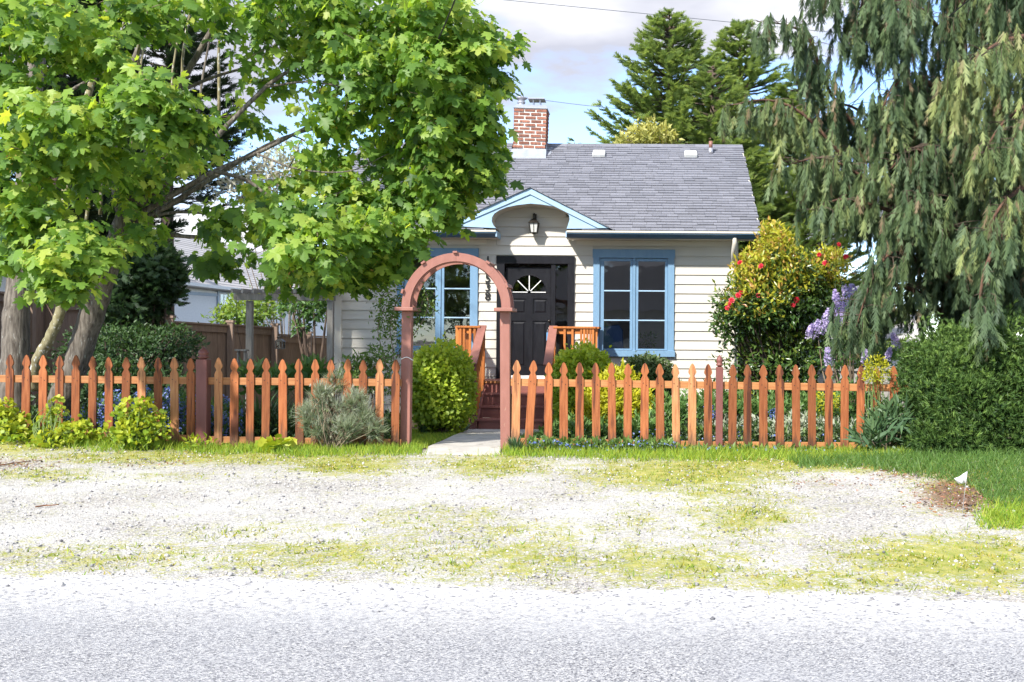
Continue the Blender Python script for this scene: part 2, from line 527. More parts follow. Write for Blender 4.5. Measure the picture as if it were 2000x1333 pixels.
def scatter(name, T, pos, R, sc, m, parent=None, rnd=None, smooth=False, **props):
    tv, tf = np.array(T[0], float), T[1]
    n, k = len(pos), len(tv)
    sc = np.asarray(sc, float).reshape(n, -1)
    if sc.shape[1] == 1:
        sc = np.repeat(sc, 3, 1)
    loc = tv[None, :, :] * sc[:, None, :]
    V = pos[:, None, :] + np.einsum('nij,nkj->nki', R, loc)
    org = WL[parent.name] if parent else Vector((0, 0, 0))
    V = V.reshape(-1, 3) - np.array(org)
    lt = np.array([len(f) for f in tf])
    fl = np.concatenate([np.array(f) for f in tf])
    loops = (fl[None, :] + (np.arange(n) * k)[:, None]).reshape(-1)
    totals = np.tile(lt, n)
    starts = np.concatenate([[0], np.cumsum(totals)[:-1]])
    me = bpy.data.meshes.new(name)
    me.vertices.add(n * k)
    me.vertices.foreach_set('co', V.astype(np.float32).reshape(-1))
    me.loops.add(len(loops))
    me.loops.foreach_set('vertex_index', loops.astype(np.int32))
    me.polygons.add(len(totals))
    me.polygons.foreach_set('loop_start', starts.astype(np.int32))
    if rnd is None:
        rnd = rng.random(n)
    at = me.attributes.new('rnd', 'FLOAT', 'FACE')
    at.data.foreach_set('value', np.repeat(rnd, len(tf)).astype(np.float32))
    if smooth:
        me.polygons.foreach_set('use_smooth', np.ones(len(totals), bool))
    me.update(calc_edges=True)
    me.materials.append(m)
    o = bpy.data.objects.new(name, me)
    link(o, parent, org, **props)
    return o


def T_leaf(w=0.42, fold=0.10, curl=-0.08):
    v = [(0, 0, 0), (-w / 2, 0.42, fold), (0, 0.45, 0), (w / 2, 0.42, fold), (0, 1, curl)]
    return v, [(0, 2, 1), (0, 3, 2), (1, 2, 4), (2, 3, 4)]


def T_quad(w=0.5, fold=0.0):
    return [(0, 0, 0), (w / 2, 0.5, fold), (0, 1, 0), (-w / 2, 0.5, fold)], [(0, 1, 2, 3)]


def T_maple():
    half = [(0.0, 0.02), (0.34, -0.04), (0.30, 0.13), (0.58, 0.27), (0.40, 0.36), (0.62, 0.68), (0.20, 0.57), (0.22, 0.82), (0.0, 1.06)]
    pts = half + [(-x, y) for x, y in half[-2:0:-1]]
    c = (0.0, 0.38, 0.0)
    v = [c] + [(x, y, -0.10 * abs(x) - 0.14 * max(0, y - 0.5) + 0.05 * math.sin(7 * x + 3 * y)) for x, y in pts]
    n = len(pts)
    return v, [(0, 1 + (i + 1) % n, 1 + i) for i in range(n)]


def T_lobed():
    """three-lobed soft currant leaf"""
    half = [(0, 0), (0.30, 0.02), (0.52, 0.30), (0.40, 0.46), (0.46, 0.70), (0.22, 0.80), (0.0, 1.0)]
    pts = half + [(-x, y) for x, y in half[-2:0:-1]]
    v = [(0, 0.4, -0.06)] + [(x, y, 0.10 * abs(x)) for x, y in pts]
    n = len(pts)
    return v, [(0, 1 + (i + 1) % n, 1 + i) for i in range(n)]


def T_fern(pairs=7, ang=38, blen=0.34, w=0.055, droop=0.0, sub=True):
    """flat spray: a rachis with alternate branchlets, each a slim kite with side teeth"""
    v, f = [], []

    def kite(p, a, l, wd, z):
        dx, dy = math.sin(a), math.cos(a)
        b = len(v)
        v.extend([(p[0], p[1], z), (p[0] + dx * l * 0.45 + dy * wd, p[1] + dy * l * 0.45 - dx * wd, z - 0.01),
                  (p[0] + dx * l, p[1] + dy * l, z - droop * l), (p[0] + dx * l * 0.45 - dy * wd, p[1] + dy * l * 0.45 + dx * wd, z - 0.01)])
        f.append((b, b + 1, b + 2, b + 3))
    kite((0, 0), 0, 1.0, w * 0.55, 0)
    for i in range(pairs):
        t = 0.06 + 0.80 * i / pairs
        l = blen * (1 - 0.75 * t) * (0.75 + 0.5 * ((i * 37) % 7) / 7)
        for s in (-1, 1):
            a = math.radians(ang) * s
            y = t + (0.03 if s > 0 else 0)
            kite((0, y), a, l, w * 0.5, 0.02 * math.sin(i * 2.1 + s))
            if sub:
                for q in (0.35, 0.62):
                    p = (math.sin(a) * l * q, y + math.cos(a) * l * q)
                    kite(p, a + math.radians(34) * s, l * 0.42, w * 0.36, -0.015)
                    kite(p, a - math.radians(30) * s, l * 0.36, w * 0.36, -0.015)
    return v, f


def T_feather(pairs=8, ang=30, blen=.34, w=.05, droop=.1, taper=.7):
    v, f = [], []

    def tri(p, a, l, wd, z):
        dx, dy = math.sin(a), math.cos(a)
        b = len(v)
        v.extend([(p[0] + dy * wd, p[1] - dx * wd, z), (p[0] + dx * l, p[1] + dy * l, z - droop * l), (p[0] - dy * wd, p[1] + dx * wd, z)])
        f.append((b, b + 1, b + 2))
    tri((0, 0), 0, 1.0, w * .45, 0)
    for i in range(pairs):
        t = .04 + .84 * i / pairs
        for s in (-1, 1):
            l = blen * (1 - taper * t) * (.6 + .8 * ((i * 37 + (s > 0) * 17) % 11) / 11)
            tri((0, t + (.045 if s > 0 else 0)), math.radians(ang + 9 * math.sin(i * 2.3 + s)) * s, l, w * .5, .03 * math.sin(i * 2.1 + s))
    return v, f


T_BLADE = ([(-0.5, 0, 0), (0.5, 0, 0), (0.36, 0.55, 0.06), (-0.36, 0.55, 0.06), (0, 1, 0.28)], [(0, 1, 2, 3), (3, 2, 4)])
T_STRAP = ([(-0.5, 0, 0), (0.5, 0, 0), (0.62, 0.4, 0.02), (-0.62, 0.4, 0.02), (0.4, 0.75, -0.06), (-0.4, 0.75, -0.06), (0, 1, -0.22)],
           [(0, 1, 2, 3), (3, 2, 4, 5), (5, 4, 6)])
T_FLOWER5 = ([(0, 0, 0)] + [(math.sin(a) * r, math.cos(a) * r, 0.12) for i in range(10)
             for a, r in [(i * math.pi / 5, 0.5 if i % 2 == 0 else 0.28)]], [(0, 1 + (i + 1) % 10, 1 + i) for i in range(10)])


def T_star(n=7, l=1.0, w=0.12):
    """a little tuft of needles pointing up and out"""
    v, f = [], []
    for i in range(n):
        a = 2 * math.pi * i / n + 0.3
        t = 0.55 if i % 2 else 0.25
        dx, dz = math.cos(a) * t, math.sin(a) * t
        b = len(v)
        px_, pz_ = -math.sin(a) * w / 2, math.cos(a) * w / 2
        v.extend([(px_, 0, pz_), (-px_, 0, -pz_), (dx * l, l * (0.8 + 0.2 * (i % 3)), dz * l)])
        f.append((b, b + 1, b + 2))
    return v, f


def ell(n, c, r, shell=0.55, down=1.0):
    """points in an ellipsoid, thinner towards the middle; returns points and outward normals"""
    d = rvec(n)
    u = shell + (1 - shell) * rng.random(n) ** 0.6
    u *= 1 + 0.10 * rng.normal(size=n)
    d2 = d * u[:, None]
    d2[:, 2] = np.where(d2[:, 2] < 0, d2[:, 2] * down, d2[:, 2])
    p = np.array(c)[None, :] + d2 * np.array(r)[None, :]
    nn = nrm(d / np.array(r)[None, :])
    return p, nn


def lump(p, c, amp=0.12, fr=5.0):
    """break a smooth outline: push points out and in with a few sine lobes"""
    q = p - np.array(c)
    s = np.sin(q[:, 0] * fr + 1.3) + np.sin(q[:, 1] * fr * 1.2 + 0.4) + np.sin(q[:, 2] * fr * 1.1 + 2.2) + np.sin((q[:, 0] + q[:, 2]) * fr * 1.9)
    return np.array(c) + q * (1 + amp * s / 2)[:, None]


def interp(pts, n):
    """smooth polyline through points (Catmull-Rom)"""
    pts = [Vector(p) for p in pts]
    q = [pts[0] * 2 - pts[1]] + pts + [pts[-1] * 2 - pts[-2]]
    res = []
    for i in range(len(pts) - 1):
        a, b, c, d = q[i:i + 4]
        for k in range(n):
            t = k / n
            res.append(0.5 * ((2 * b) + (c - a) * t + (2 * a - 5 * b + 4 * c - d) * t * t + (3 * b - a - 3 * c + d) * t ** 3))
    res.append(pts[-1])
    return res


def sstep(a, b, x):
    t = np.clip((x - a) / (b - a), 0, 1)
    return t * t * (3 - 2 * t)


def gz(X, Y):
    X, Y = np.asarray(X, float), np.asarray(Y, float)
    z = -0.15 + 0.15 * sstep(6.0, 11.0, Y)
    z = z - 0.226 * np.clip((Y - 12.0) / 4.4, 0, 1) - 0.5 * sstep(19, 27, Y)
    z = z + 0.13 * np.clip((-4.8 - X) / 2.2, 0, 1) * np.exp(-((Y - 12) / 2.5) ** 2)
    z = z + 0.10 * np.clip((X - 1.9) / 1.5, 0, 1) * np.exp(-((Y - 10.2) / 1.6) ** 2)
    return z


def gzf(X, Y):
    return float(gz(X, Y))
# ================================================================== ground
PATCH = [  # px, py, rx, ry (photo pixels on the ground), strength
    (200, 1092, 320, 30, .42), (640, 1085, 330, 38, .50), (1000, 1090, 260, 45, .55), (1300, 1105, 200, 45, .62), (1450, 1010, 120, 48, .60),
    (1400, 962, 110, 22, .6), (1330, 925, 190, 30, 1.0), (680, 908, 120, 22, .85), (960, 908, 120, 24, .75), (1860, 1095, 230, 48, .9),
    (1620, 1135, 320, 26, .55), (1900, 1140, 200, 26, .5), (70, 928, 130, 14, .55), (420, 893, 420, 16, .75), (980, 1040, 320, 24, .38),
    (870, 1010, 170, 26, .36), (1560, 905, 280, 18, .95), (1950, 945, 130, 46, 1.2), (1985, 1012, 70, 22, 1.0), (40, 870, 130, 16, .9), (1800, 912, 120, 14, 1.0),
    (520, 1040, 200, 22, .32), (330, 930, 160, 10, .3), (1250, 1010, 60, 30, .35)]
MULCH = [(1880, 965, 95, 40, 1.0), (1620, 945, 120, 20, .35), (30, 905, 110, 14, .5), (300, 905, 160, 8, .35), (1780, 925, 110, 20, .55)]


def pmask(X, Y, Z, lst):
    px, py = pix(X, np.maximum(Y, 0.5), Z)
    m = np.zeros_like(px)
    for cx, cy, rx, ry, s in lst:
        d = ((px - cx) / rx) ** 2 + ((py - cy) / ry) ** 2
        m = np.maximum(m, s * np.exp(-d * 0.9))
    return m


def vegmask(X, Y):
    Z = gz(X, Y)
    return np.where(Y < 12.5, pmask(X, Y, Z, PATCH), 0)


def road_edge(X):
    return 5.82 - 0.0745 * X


def axis(lo, hi, a, b, step, far):
    f = np.arange(a, b + 1e-6, step)
    k = np.arange(1, 22)
    g = step * (1.42 ** k)
    left = a - np.cumsum(g)
    right = b + np.cumsum(g)
    left = left[left > lo]
    right = right[right < hi]
    return np.concatenate([[lo], left[::-1], f, right, [hi]])


xs = axis(-320, 320, -9.0, 5.0, 0.075, 0)
ys = axis(-260, 620, 4.6, 12.2, 0.065, 0)
GX, GY = np.meshgrid(xs, ys)
GZ = gz(GX, GY) + 0.006 * np.sin(GX * 5.1 + GY * 2.3) * np.sin(GY * 4.3 - GX * 1.7) - .02 * ((GY < road_edge(GX) - .1) & (GY > road_edge(GX) - 9.1))
nx, ny = len(xs), len(ys)
me = bpy.data.meshes.new('ground')
me.vertices.add(nx * ny)
me.vertices.foreach_set('co', np.stack([GX, GY, GZ], -1).astype(np.float32).reshape(-1))
ii, jj = np.meshgrid(np.arange(nx - 1), np.arange(ny - 1))
q = (jj * nx + ii).reshape(-1)
lp = np.stack([q, q + 1, q + nx + 1, q + nx], -1).reshape(-1)
me.loops.add(len(lp))
me.loops.foreach_set('vertex_index', lp.astype(np.int32))
me.polygons.add(len(q))
me.polygons.foreach_set('loop_start', (np.arange(len(q)) * 4).astype(np.int32))
me.polygons.foreach_set('use_smooth', np.ones(len(q), bool))
for nm, arr in (('veg', vegmask(GX, GY)), ('mulch', np.where(GY < 12.5, pmask(GX, GY, GZ, MULCH), 0)),
                ('soil', sstep(11.45, 11.75, GY))):
    at = me.attributes.new(nm, 'FLOAT', 'POINT')
    at.data.foreach_set('value', arr.astype(np.float32).reshape(-1))
me.update(calc_edges=True)

m, t, Nn, Ln = _nodes('ground_cover')


def nz_(scale, detail=4, rough=0.6, vec=None):
    n = Nn('ShaderNodeTexNoise')
    n.inputs['Scale'].default_value = scale
    n.inputs['Detail'].default_value = detail
    n.inputs['Roughness'].default_value = rough
    Ln(vec or tcn.outputs['Object'], n.inputs['Vector'])
    return n


def ramp_(src, a, b, ca=(0, 0, 0), cb=(1, 1, 1)):
    r = Nn('ShaderNodeValToRGB')
    r.color_ramp.elements[0].position, r.color_ramp.elements[1].position = a, b
    r.color_ramp.elements[0].color = (*ca, 1)
    r.color_ramp.elements[1].color = (*cb, 1)
    Ln(src, r.inputs[0])
    return r


def mixc(f, a, b, blend='MIX'):
    x = Nn('ShaderNodeMix')
    x.data_type = 'RGBA'
    x.blend_type = blend
    if isinstance(f, float):
        x.inputs['Factor'].default_value = f
    else:
        Ln(f, x.inputs['Factor'])
    for k, s in ((6, a), (7, b)):
        if isinstance(s, tuple):
            x.inputs[k].default_value = (*s, 1)
        else:
            Ln(s, x.inputs[k])
    return x.outputs[2]


def math_(op, a, b=None, c=None):
    x = Nn('ShaderNodeMath')
    x.operation = op
    for k, s in enumerate((a, b, c)):
        if s is None:
            continue
        if isinstance(s, (int, float)):
            x.inputs[k].default_value = s
        else:
            Ln(s, x.inputs[k])
    return x.outputs[0]


def attr_(n):
    a = Nn('ShaderNodeAttribute')
    a.attribute_name = n
    return a.outputs['Fac']


def stones_(scale, cols):
    v = Nn('ShaderNodeTexVoronoi')
    v.inputs['Scale'].default_value = scale
    Ln(tcn.outputs['Object'], v.inputs['Vector'])
    sep = Nn('ShaderNodeSeparateColor')
    Ln(v.outputs['Color'], sep.inputs[0])
    r = Nn('ShaderNodeValToRGB')
    e = r.color_ramp.elements
    while len(e) < len(cols):
        e.new(.5)
    for i, (p, c) in enumerate(cols):
        e[i].position = p
        e[i].color = (*c, 1)
    Ln(sep.outputs[0], r.inputs[0])
    return v, r.outputs[0]


tcn = Nn('ShaderNodeTexCoord')
v1, st1 = stones_(70, [(0, (0.115, 0.11, 0.11)), (0.16, (0.30, 0.285, 0.27)), (0.5, (0.44, 0.42, 0.39)), (0.82, (0.57, 0.545, 0.505)), (1, (0.32, 0.27, 0.23))])
big = nz_(0.9, 5)
st = mixc(ramp_(big.outputs['Fac'], .38, .62).outputs[0], st1, mixc(0.5, st1, (0.58, 0.57, 0.55)))
fine = nz_(160, 2)
st = mixc(ramp_(fine.outputs['Fac'], .28, .40, (0.55,) * 3, (0, 0, 0)).outputs[0], st, (0.17, 0.165, 0.17))
moss_n = nz_(9, 6)
moss = ramp_(moss_n.outputs['Fac'], .32, .68, (0.22, 0.26, 0.045), (0.44, 0.40, 0.13)).outputs[0]
brk = nz_(38, 7, 0.75)
brk2 = nz_(5, 5, 0.6)
vm = math_('ADD', math_('ADD', attr_('veg'), math_('MULTIPLY_ADD', brk.outputs['Fac'], 2.8, -1.46)), math_('MULTIPLY_ADD', brk2.outputs['Fac'], 1.4, -.70))
vmr = ramp_(vm, .14, .50).outputs[0]
col = mixc(vmr, st, moss)
mul = nz_(95, 6, 0.75)
mulc = ramp_(mul.outputs['Fac'], .35, .65, (0.04, 0.028, 0.022), (0.34, 0.21, 0.14)).outputs[0]
mm = ramp_(math_('ADD', attr_('mulch'), math_('MULTIPLY_ADD', mul.outputs['Fac'], 2.0, -1.15)), .2, .6).outputs[0]
col = mixc(mm, col, mulc)
so_ = nz_(14, 6)
soil = ramp_(so_.outputs['Fac'], .35, .65, (0.035, 0.024, 0.016), (0.09, 0.07, 0.035)).outputs[0]
col = mixc(attr_('soil'), col, soil)
b = Nn('ShaderNodeBsdfPrincipled')
b.inputs['Roughness'].default_value = 0.95
b.inputs['Specular IOR Level'].default_value = 0.15
Ln(col, b.inputs['Base Color'])
bp = Nn('ShaderNodeBump')
bp.inputs['Strength'].default_value = 0.7
bp.inputs['Distance'].default_value = 0.012
Ln(math_('ADD', v1.outputs['Distance'], brk.outputs['Fac']), bp.inputs['Height'])
Ln(bp.outputs[0], b.inputs['Normal'])
o = Nn('ShaderNodeOutputMaterial')
Ln(b.outputs[0], o.inputs[0])
me.materials.append(m)
go = bpy.data.objects.new('ground', me)
link(go, None, (0, 0, 0), kind='structure', label='pale gravel parking strip with mossy weedy patches before the fence')

# road: worn asphalt, its edge ragged and dusted with gravel
rx = np.concatenate([np.linspace(-300, -12, 20), np.arange(-11.9, 9, 0.09), np.linspace(9.2, 300, 20)])
dd = np.array([0, .05, .12, .25, .4, .6, .8, 1.0, 1.3, 1.6, 2.0, 2.6, 3.4, 4.6, 6.5, 8.6, 9.2])
RX, RD = np.meshgrid(rx, dd)
jag = (0.05 * np.sin(rx * 2.1) + 0.035 * np.sin(rx * 5.7 + 1) + 0.03 * np.sin(rx * 13.1 + 2) + 0.03 * rng.normal(size=len(rx)))
RY = road_edge(RX) - RD + jag[None, :] * np.maximum(0, 1 - RD / 0.5)
RZ = np.where(RD < 0.02, -0.155, -0.146) + 0.0 * RX
me = bpy.data.meshes.new('road')
nx, ny = len(rx), len(dd)
me.vertices.add(nx * ny)
me.vertices.foreach_set('co', np.stack([RX, RY, RZ], -1).astype(np.float32).reshape(-1))
ii, jj = np.meshgrid(np.arange(nx - 1), np.arange(ny - 1))
q = (jj * nx + ii).reshape(-1)
lp = np.stack([q, q + nx, q + nx + 1, q + 1], -1).reshape(-1)
me.loops.add(len(lp))
me.loops.foreach_set('vertex_index', lp.astype(np.int32))
me.polygons.add(len(q))
me.polygons.foreach_set('loop_start', (np.arange(len(q)) * 4).astype(np.int32))
at = me.attributes.new('dust', 'FLOAT', 'POINT')
at.data.foreach_set('value', np.clip(1 - RD / 1.25, 0, 1).astype(np.float32).reshape(-1))
me.update(calc_edges=True)
m, t, Nn, Ln = _nodes('worn_asphalt')
tcn = Nn('ShaderNodeTexCoord')
v1, st1 = stones_(140, [(0, (0.075, 0.077, 0.087)), (0.25, (0.205, 0.205, 0.22)), (0.55, (0.325, 0.322, 0.328)), (0.8, (0.445, 0.44, 0.435)), (1, (0.56, 0.55, 0.54))])
v2, st2 = stones_(60, [(0, (0.10, 0.10, 0.12)), (0.12, (0.40, 0.39, 0.39)), (0.5, (0.55, 0.54, 0.53)), (1, (0.66, 0.65, 0.63))])
pat = nz_(1.3, 5)
st1 = mixc(ramp_(pat.outputs['Fac'], .35, .7, (0, 0, 0), (.35,) * 3).outputs[0], st1, (0.34, 0.345, 0.365))
dn = nz_(26, 6, .7)
dm = ramp_(math_('ADD', attr_('dust'), math_('MULTIPLY_ADD', dn.outputs['Fac'], 1.4, -0.75)), .1, .85).outputs[0]
col = mixc(dm, st1, st2)
b = Nn('ShaderNodeBsdfPrincipled')
b.inputs['Roughness'].default_value = 0.9
b.inputs['Specular IOR Level'].default_value = 0.2
Ln(col, b.inputs['Base Color'])
bp = Nn('ShaderNodeBump')
bp.inputs['Strength'].default_value = 0.6
bp.inputs['Distance'].default_value = 0.006
Ln(v1.outputs['Distance'], bp.inputs['Height'])
Ln(bp.outputs[0], b.inputs['Normal'])
o = Nn('ShaderNodeOutputMaterial')
Ln(b.outputs[0], o.inputs[0])
me.materials.append(m)
ro = bpy.data.objects.new('road', me)
link(ro, None, (0, 0, 0), kind='structure', label='worn grey asphalt road along the bottom of the view')

# concrete garden path from the gate to the steps
pth = bpy.data.objects.new('path', None)
link(pth, None, (P(900, 870, 12).x, 13.5, gzf(-1.9, 13.5)), kind='structure', label='pale concrete slab path through the arch to the steps')
pe = [(11.05, 832, 978), (11.7, 838, 978), (12.9, 868, 990), (14.1, 886, 1010), (15.2, 903, 1040), (16.5, 918, 1080)]
for i in range(5):
    y0, a0, b0 = pe[i]
    y1, a1, b1 = pe[i + 1]
    y0 += 0.012
    y1 -= 0.012
    q4 = []
    for (yy, a_) in ((y0, a0), (y0, b0), (y1, b1), (y1, a1)):
        X_ = (a_ - XV) / S(yy)
        q4.append((X_ + random.uniform(-.01, .01), yy, gzf(X_, yy) + 0.022))
    mb = MB().add(q4 + [(x, y, z - 0.12) for x, y, z in q4], [(0, 1, 2, 3), (0, 4, 5, 1), (1, 5, 6, 2), (2, 6, 7, 3), (3, 7, 4, 0)])
    mb.build('slab', M['pathc'], pth)

# ================================================================== house
YW = 18.35                      # front wall plane
YE = 17.90                      # eave edge
SWL = S(YW)


def xw(px, Y=YW):
    return (px - XV) / S(Y)


def zw(py, px=1240, Y=YW):
    return P(px, py, Y).z


XR, XL = xw(1439), xw(655)
GL = -0.30
Z0 = P(1370, 500.8, YW).z       # a lap line measured on the wall
EXP = 0.1677
SOF = 3.02
EZ = P(1487, 452, YE).z         # roof edge height at the eave
RY_, RZ_ = 21.35, EZ + 0.595 * 3.6
PITCH = math.atan2(RZ_ - EZ, RY_ - YE)
XRE, XLE = P(1487, 452, YE).x, XL - (P(1487, 452, YE).x - XR)
house = empty('house', ((XL + XR) / 2, YW, GL), 'small cream clapboard cottage with blue trim and black front door', 'house')
LW = (xw(776), xw(933), zw(695), zw(488))
RW = (xw(1158), xw(1316), zw(697), zw(488))
DW = (xw(970), xw(1121), -0.4, zw(501, 1045))
FL = P(1045, 745, 17.3).z       # porch floor
OPEN = [LW, RW, DW]

wallb = MB()
for z0, z1 in ((GL - .2, LW[2]), (LW[2], SOF)):
    if z0 < LW[2]:
        segs = [(XL, DW[0]), (DW[1], XR)]
    else:
        segs = [(XL, LW[0]), (LW[1], DW[0]), (DW[1], RW[0]), (RW[1], XR)]
    for a, c in segs:
        wallb.box(a + .004, c - .004, YW + .03, YW + .14, z0, z1)
for a, c in ((LW[0], LW[1]), (DW[0], DW[1]), (RW[0], RW[1])):
    wallb.box(a, c, YW + .032, YW + .138, LW[3] if a != DW[0] else DW[3], SOF + .002)
wallb.prism([(xw(952), SOF - .001), (xw(952), SOF + .32), (xw(1036) - .30, SOF + .70), (xw(1036) + .30, SOF + .70), (xw(1122), SOF + .32), (xw(1122), SOF - .001)], YW + .031, YW + .139)
# side and rear walls with gable ends
YB = RY_ * 2 - YE - 0.55
for x in (XL + .06, XR - .06):
    wallb.prismx([(YW + .145, GL - .2), (YB, GL - .2), (YB, SOF), (RY_, RZ_ - .2), (YW + .145, SOF)], x - .06, x + .06)
wallb.box(XL + .13, XR - .13, YB - .12, YB - .002, GL - .2, SOF - .002)
wall = wallb.build('wall', M['trimcream'], house)

# lap siding, one board per course and run
k0 = int(math.floor((GL + 0.1 - Z0) / EXP))
for k in range(k0, 8):
    zb, zt = Z0 + k * EXP, Z0 + (k + 1) * EXP
    if zb > SOF + 0.66:
        break
    if zb > SOF - 0.02:
        hw_ = min((xw(1116) - xw(958)) / 2, (3.90 - zt) / .49 - .02)
        runs = [(xw(1036) - hw_, xw(1036) + hw_)]
    else:
        cuts = []
        for a, c, d, e in OPEN:
            if zt > d + .01 and zb < e - .01:
                cuts.append((a, c))
        cuts.sort()
        runs, cur = [], XL + xw(1439) - xw(1427)
        for a, c in cuts:
            runs.append((cur, a))
            cur = c
        runs.append((cur, XR - (xw(1439) - xw(1427))))
    for a, c in runs:
        # long runs are butted from two boards
        parts = [(a, c)]
        if c - a > 3.2:
            mid = a + (c - a) * random.uniform(.35, .65)
            parts = [(a, mid - .001), (mid + .001, c)]
        for a_, c_ in parts:
            mb = MB()
            zt2 = zt + 0.012
            mb.prismx([(YW - .021, zb), (YW + .004, zb), (YW + .029, zb + .002), (YW + .029, zt2), (YW + .002, zt2)], a_ + .001, c_ - .001)
            mb.build('siding_board', M['siding'], wall)
for a, c in ((xw(1427), XR + .012), (XL - .012, xw(668))):
    MB().box(a, c, YW - .032, YW + .028, GL, SOF).build('corner_board', M['trimcream'], wall, bevel=.004)
    x = XR + .002 if a > 0 else XL - .002
MB().box(xw(668), xw(950), YW - .028, YW - .0225, SOF - .085, SOF - .002).build('frieze_board', M['trimcream'], wall)
MB().box(xw(1125), xw(1427), YW - .028, YW - .0225, SOF - .085, SOF - .002).build('frieze_board', M['trimcream'], wall)


def window(px0, px1, b4, gls, mys, gy):
    """casement pair: trim, sill, two sashes of three panes; px of the photo at the wall plane"""
    x0, x1, z0, z1 = b4
    tw = (px1 - px0) * 0.0
    inx0, inx1 = xw(px0 + 12.5), xw(px1 - 12.5)
    top, sill = 16.5 / SWL, 12 / SWL
    w_ = MB()
    w_.box(x0, inx0, YW - .045, YW + .02, z0 + sill, z1 - top)
    w_.box(inx1, x1, YW - .045, YW + .02, z0 + sill, z1 - top)
    w_.box(x0 - .012, x1 + .012, YW - .05, YW + .02, z1 - top, z1)
    win = w_.build('window', M['blue'], house)
    MB().box(x0 - .02, x1 + .02, YW - .075, YW + .02, z0, z0 + sill).build('sill', M['blue'], win, bevel=.004)
    mid = (gls[0][1] + gls[1][0]) / 2
    MB().box(xw(mid - 2.5), xw(mid + 2.5), YW - .03, YW + .03, z0 + sill, z1 - top).build('mullion', M['blue'], win)
    for i, (g0, g1) in enumerate(gls):
        s0 = inx0 + .004 if i == 0 else xw(mid + 3)
        s1 = xw(mid - 3) if i == 0 else inx1 - .004
        gx0, gx1 = xw(g0), xw(g1)
        gz1, gz0 = zw(gy[0]), zw(gy[1])
        fb = MB()
        zt_, zb_ = z1 - top - .006, z0 + sill + .006
        fb.box(s0, gx0, YW - .012, YW + .03, zb_, zt_)
        fb.box(gx1, s1, YW - .012, YW + .03, zb_, zt_)
        fb.box(gx0, gx1, YW - .0115, YW + .0295, gz1, zt_ - .0005)
        fb.box(gx0, gx1, YW - .0115, YW + .0295, zb_ + .0005, gz0)
        sash = fb.build('sash', M['blue'], win)
        zs = [gz1] + [zw(y) for y in mys] + [gz0]
        for y in mys:
            MB().box(gx0, gx1, YW - .008, YW + .02, zw(y) - .011, zw(y) + .011).build('muntin', M['lightblue'], sash)
        for a, c in zip(zs[1:], zs[:-1]):
            MB().add([(gx0, YW + .008, a), (gx1, YW + .008, a), (gx1, YW + .008, c), (gx0, YW + .008, c)], [(0, 1, 2, 3)]).build('pane', M['glass'], sash)
    return win


window(1158, 1316, RW, [(1179, 1230), (1246, 1298)], (568.5, 626), (511, 681.5))
window(776, 933, LW, [(796, 850), (867, 917.5)], (566.5, 623), (509, 679))

# front door with sidelight
dr = MB()
dx0, dx1 = DW[0], DW[1]
dt = DW[3]
dr.box(dx0, xw(985), YW - .05, YW + .06, FL, dt - .135)
dr.box(xw(1108.5), dx1, YW - .05, YW + .06, FL, dt - .135)
dr.box(dx0 - .006, dx1 + .006, YW - .056, YW + .06, dt - .135, dt)
door = dr.build('door', M['black'], house)
MB().box(xw(1076), xw(1084.5), YW - .03, YW + .06, FL, dt - .136).build('mullion', M['black'], door)
MB().box(xw(986), xw(1075), YW - .02, YW + .09, FL, FL + .055).build('threshold', M['white'], door)
zt, zb = zw(523, 1040), FL + .06
X0, X1 = xw(987.5), xw(1075)
YD = YW + .035
# door leaf built from stiles, rails and sunk panels
pxs = [(998.5, 1026.5), (1040, 1068)]
rows = [(583.5, 613.5), (627, 717)]
leaf = MB()
leaf.box(X0, xw(998.5), YD, YD + .04, zb, zt)
leaf.box(xw(1068), X1, YD, YD + .04, zb, zt)
leaf.box(xw(1026.5), xw(1040), YD + .0005, YD + .04, zb, zw(576, 1033))
for a, c in ((zb, zw(717, 1033)), (zw(627, 1033), zw(613.5, 1033)), (zw(583.5, 1033), zw(573, 1033))):
    leaf.box(xw(998.5), xw(1068), YD + .001, YD + .039, a, c)
# top rail with the fan opening
fcx, fcz, fr = xw(1032.5), zw(571.5, 1033), 33.5 / SWL
arc = [(fcx + fr * math.cos(a), fcz + fr * 1.02 * math.sin(a)) for a in np.linspace(0, math.pi, 19)]
poly = [(xw(998.5), fcz), (xw(998.5), zt), (xw(1068), zt), (xw(1068), fcz)] + arc
leaf.prism([(x, z) for x, z in poly], YD + .0005, YD + .039)
leafo = leaf.build('door_leaf', M['black'], door)
for (a, c) in pxs:
    for (u, d) in rows:
        mb = MB()
        xa, xc, zu, zd = xw(a), xw(c), zw(u, 1033), zw(d, 1033)
        mb.box(xa, xc, YD + .018, YD + .03, zd, zu)
        g = .028
        mb.add([(xa + g, YD + .017, zd + g), (xc - g, YD + .017, zd + g), (xc - g, YD + .017, zu - g), (xa + g, YD + .017, zu - g),
                (xa + g + .02, YD + .006, zd + g + .02), (xc - g - .02, YD + .006, zd + g + .02), (xc - g - .02, YD + .006, zu - g - .02), (xa + g + .02, YD + .006, zu - g - .02)],
               [(4, 5, 6, 7), (0, 1, 5, 4), (1, 2, 6, 5), (2, 3, 7, 6), (3, 0, 4, 7)])
        mb.build('panel', M['black'], door)
fan = MB()
for i in range(18):
    pass
fan.add([(fcx, YD + .02, fcz)] + [(x, YD + .02, z) for x, z in arc], [(0, i + 1, i + 2) for i in range(18)])
fo = fan.build('fanlight', M['glass'], door)
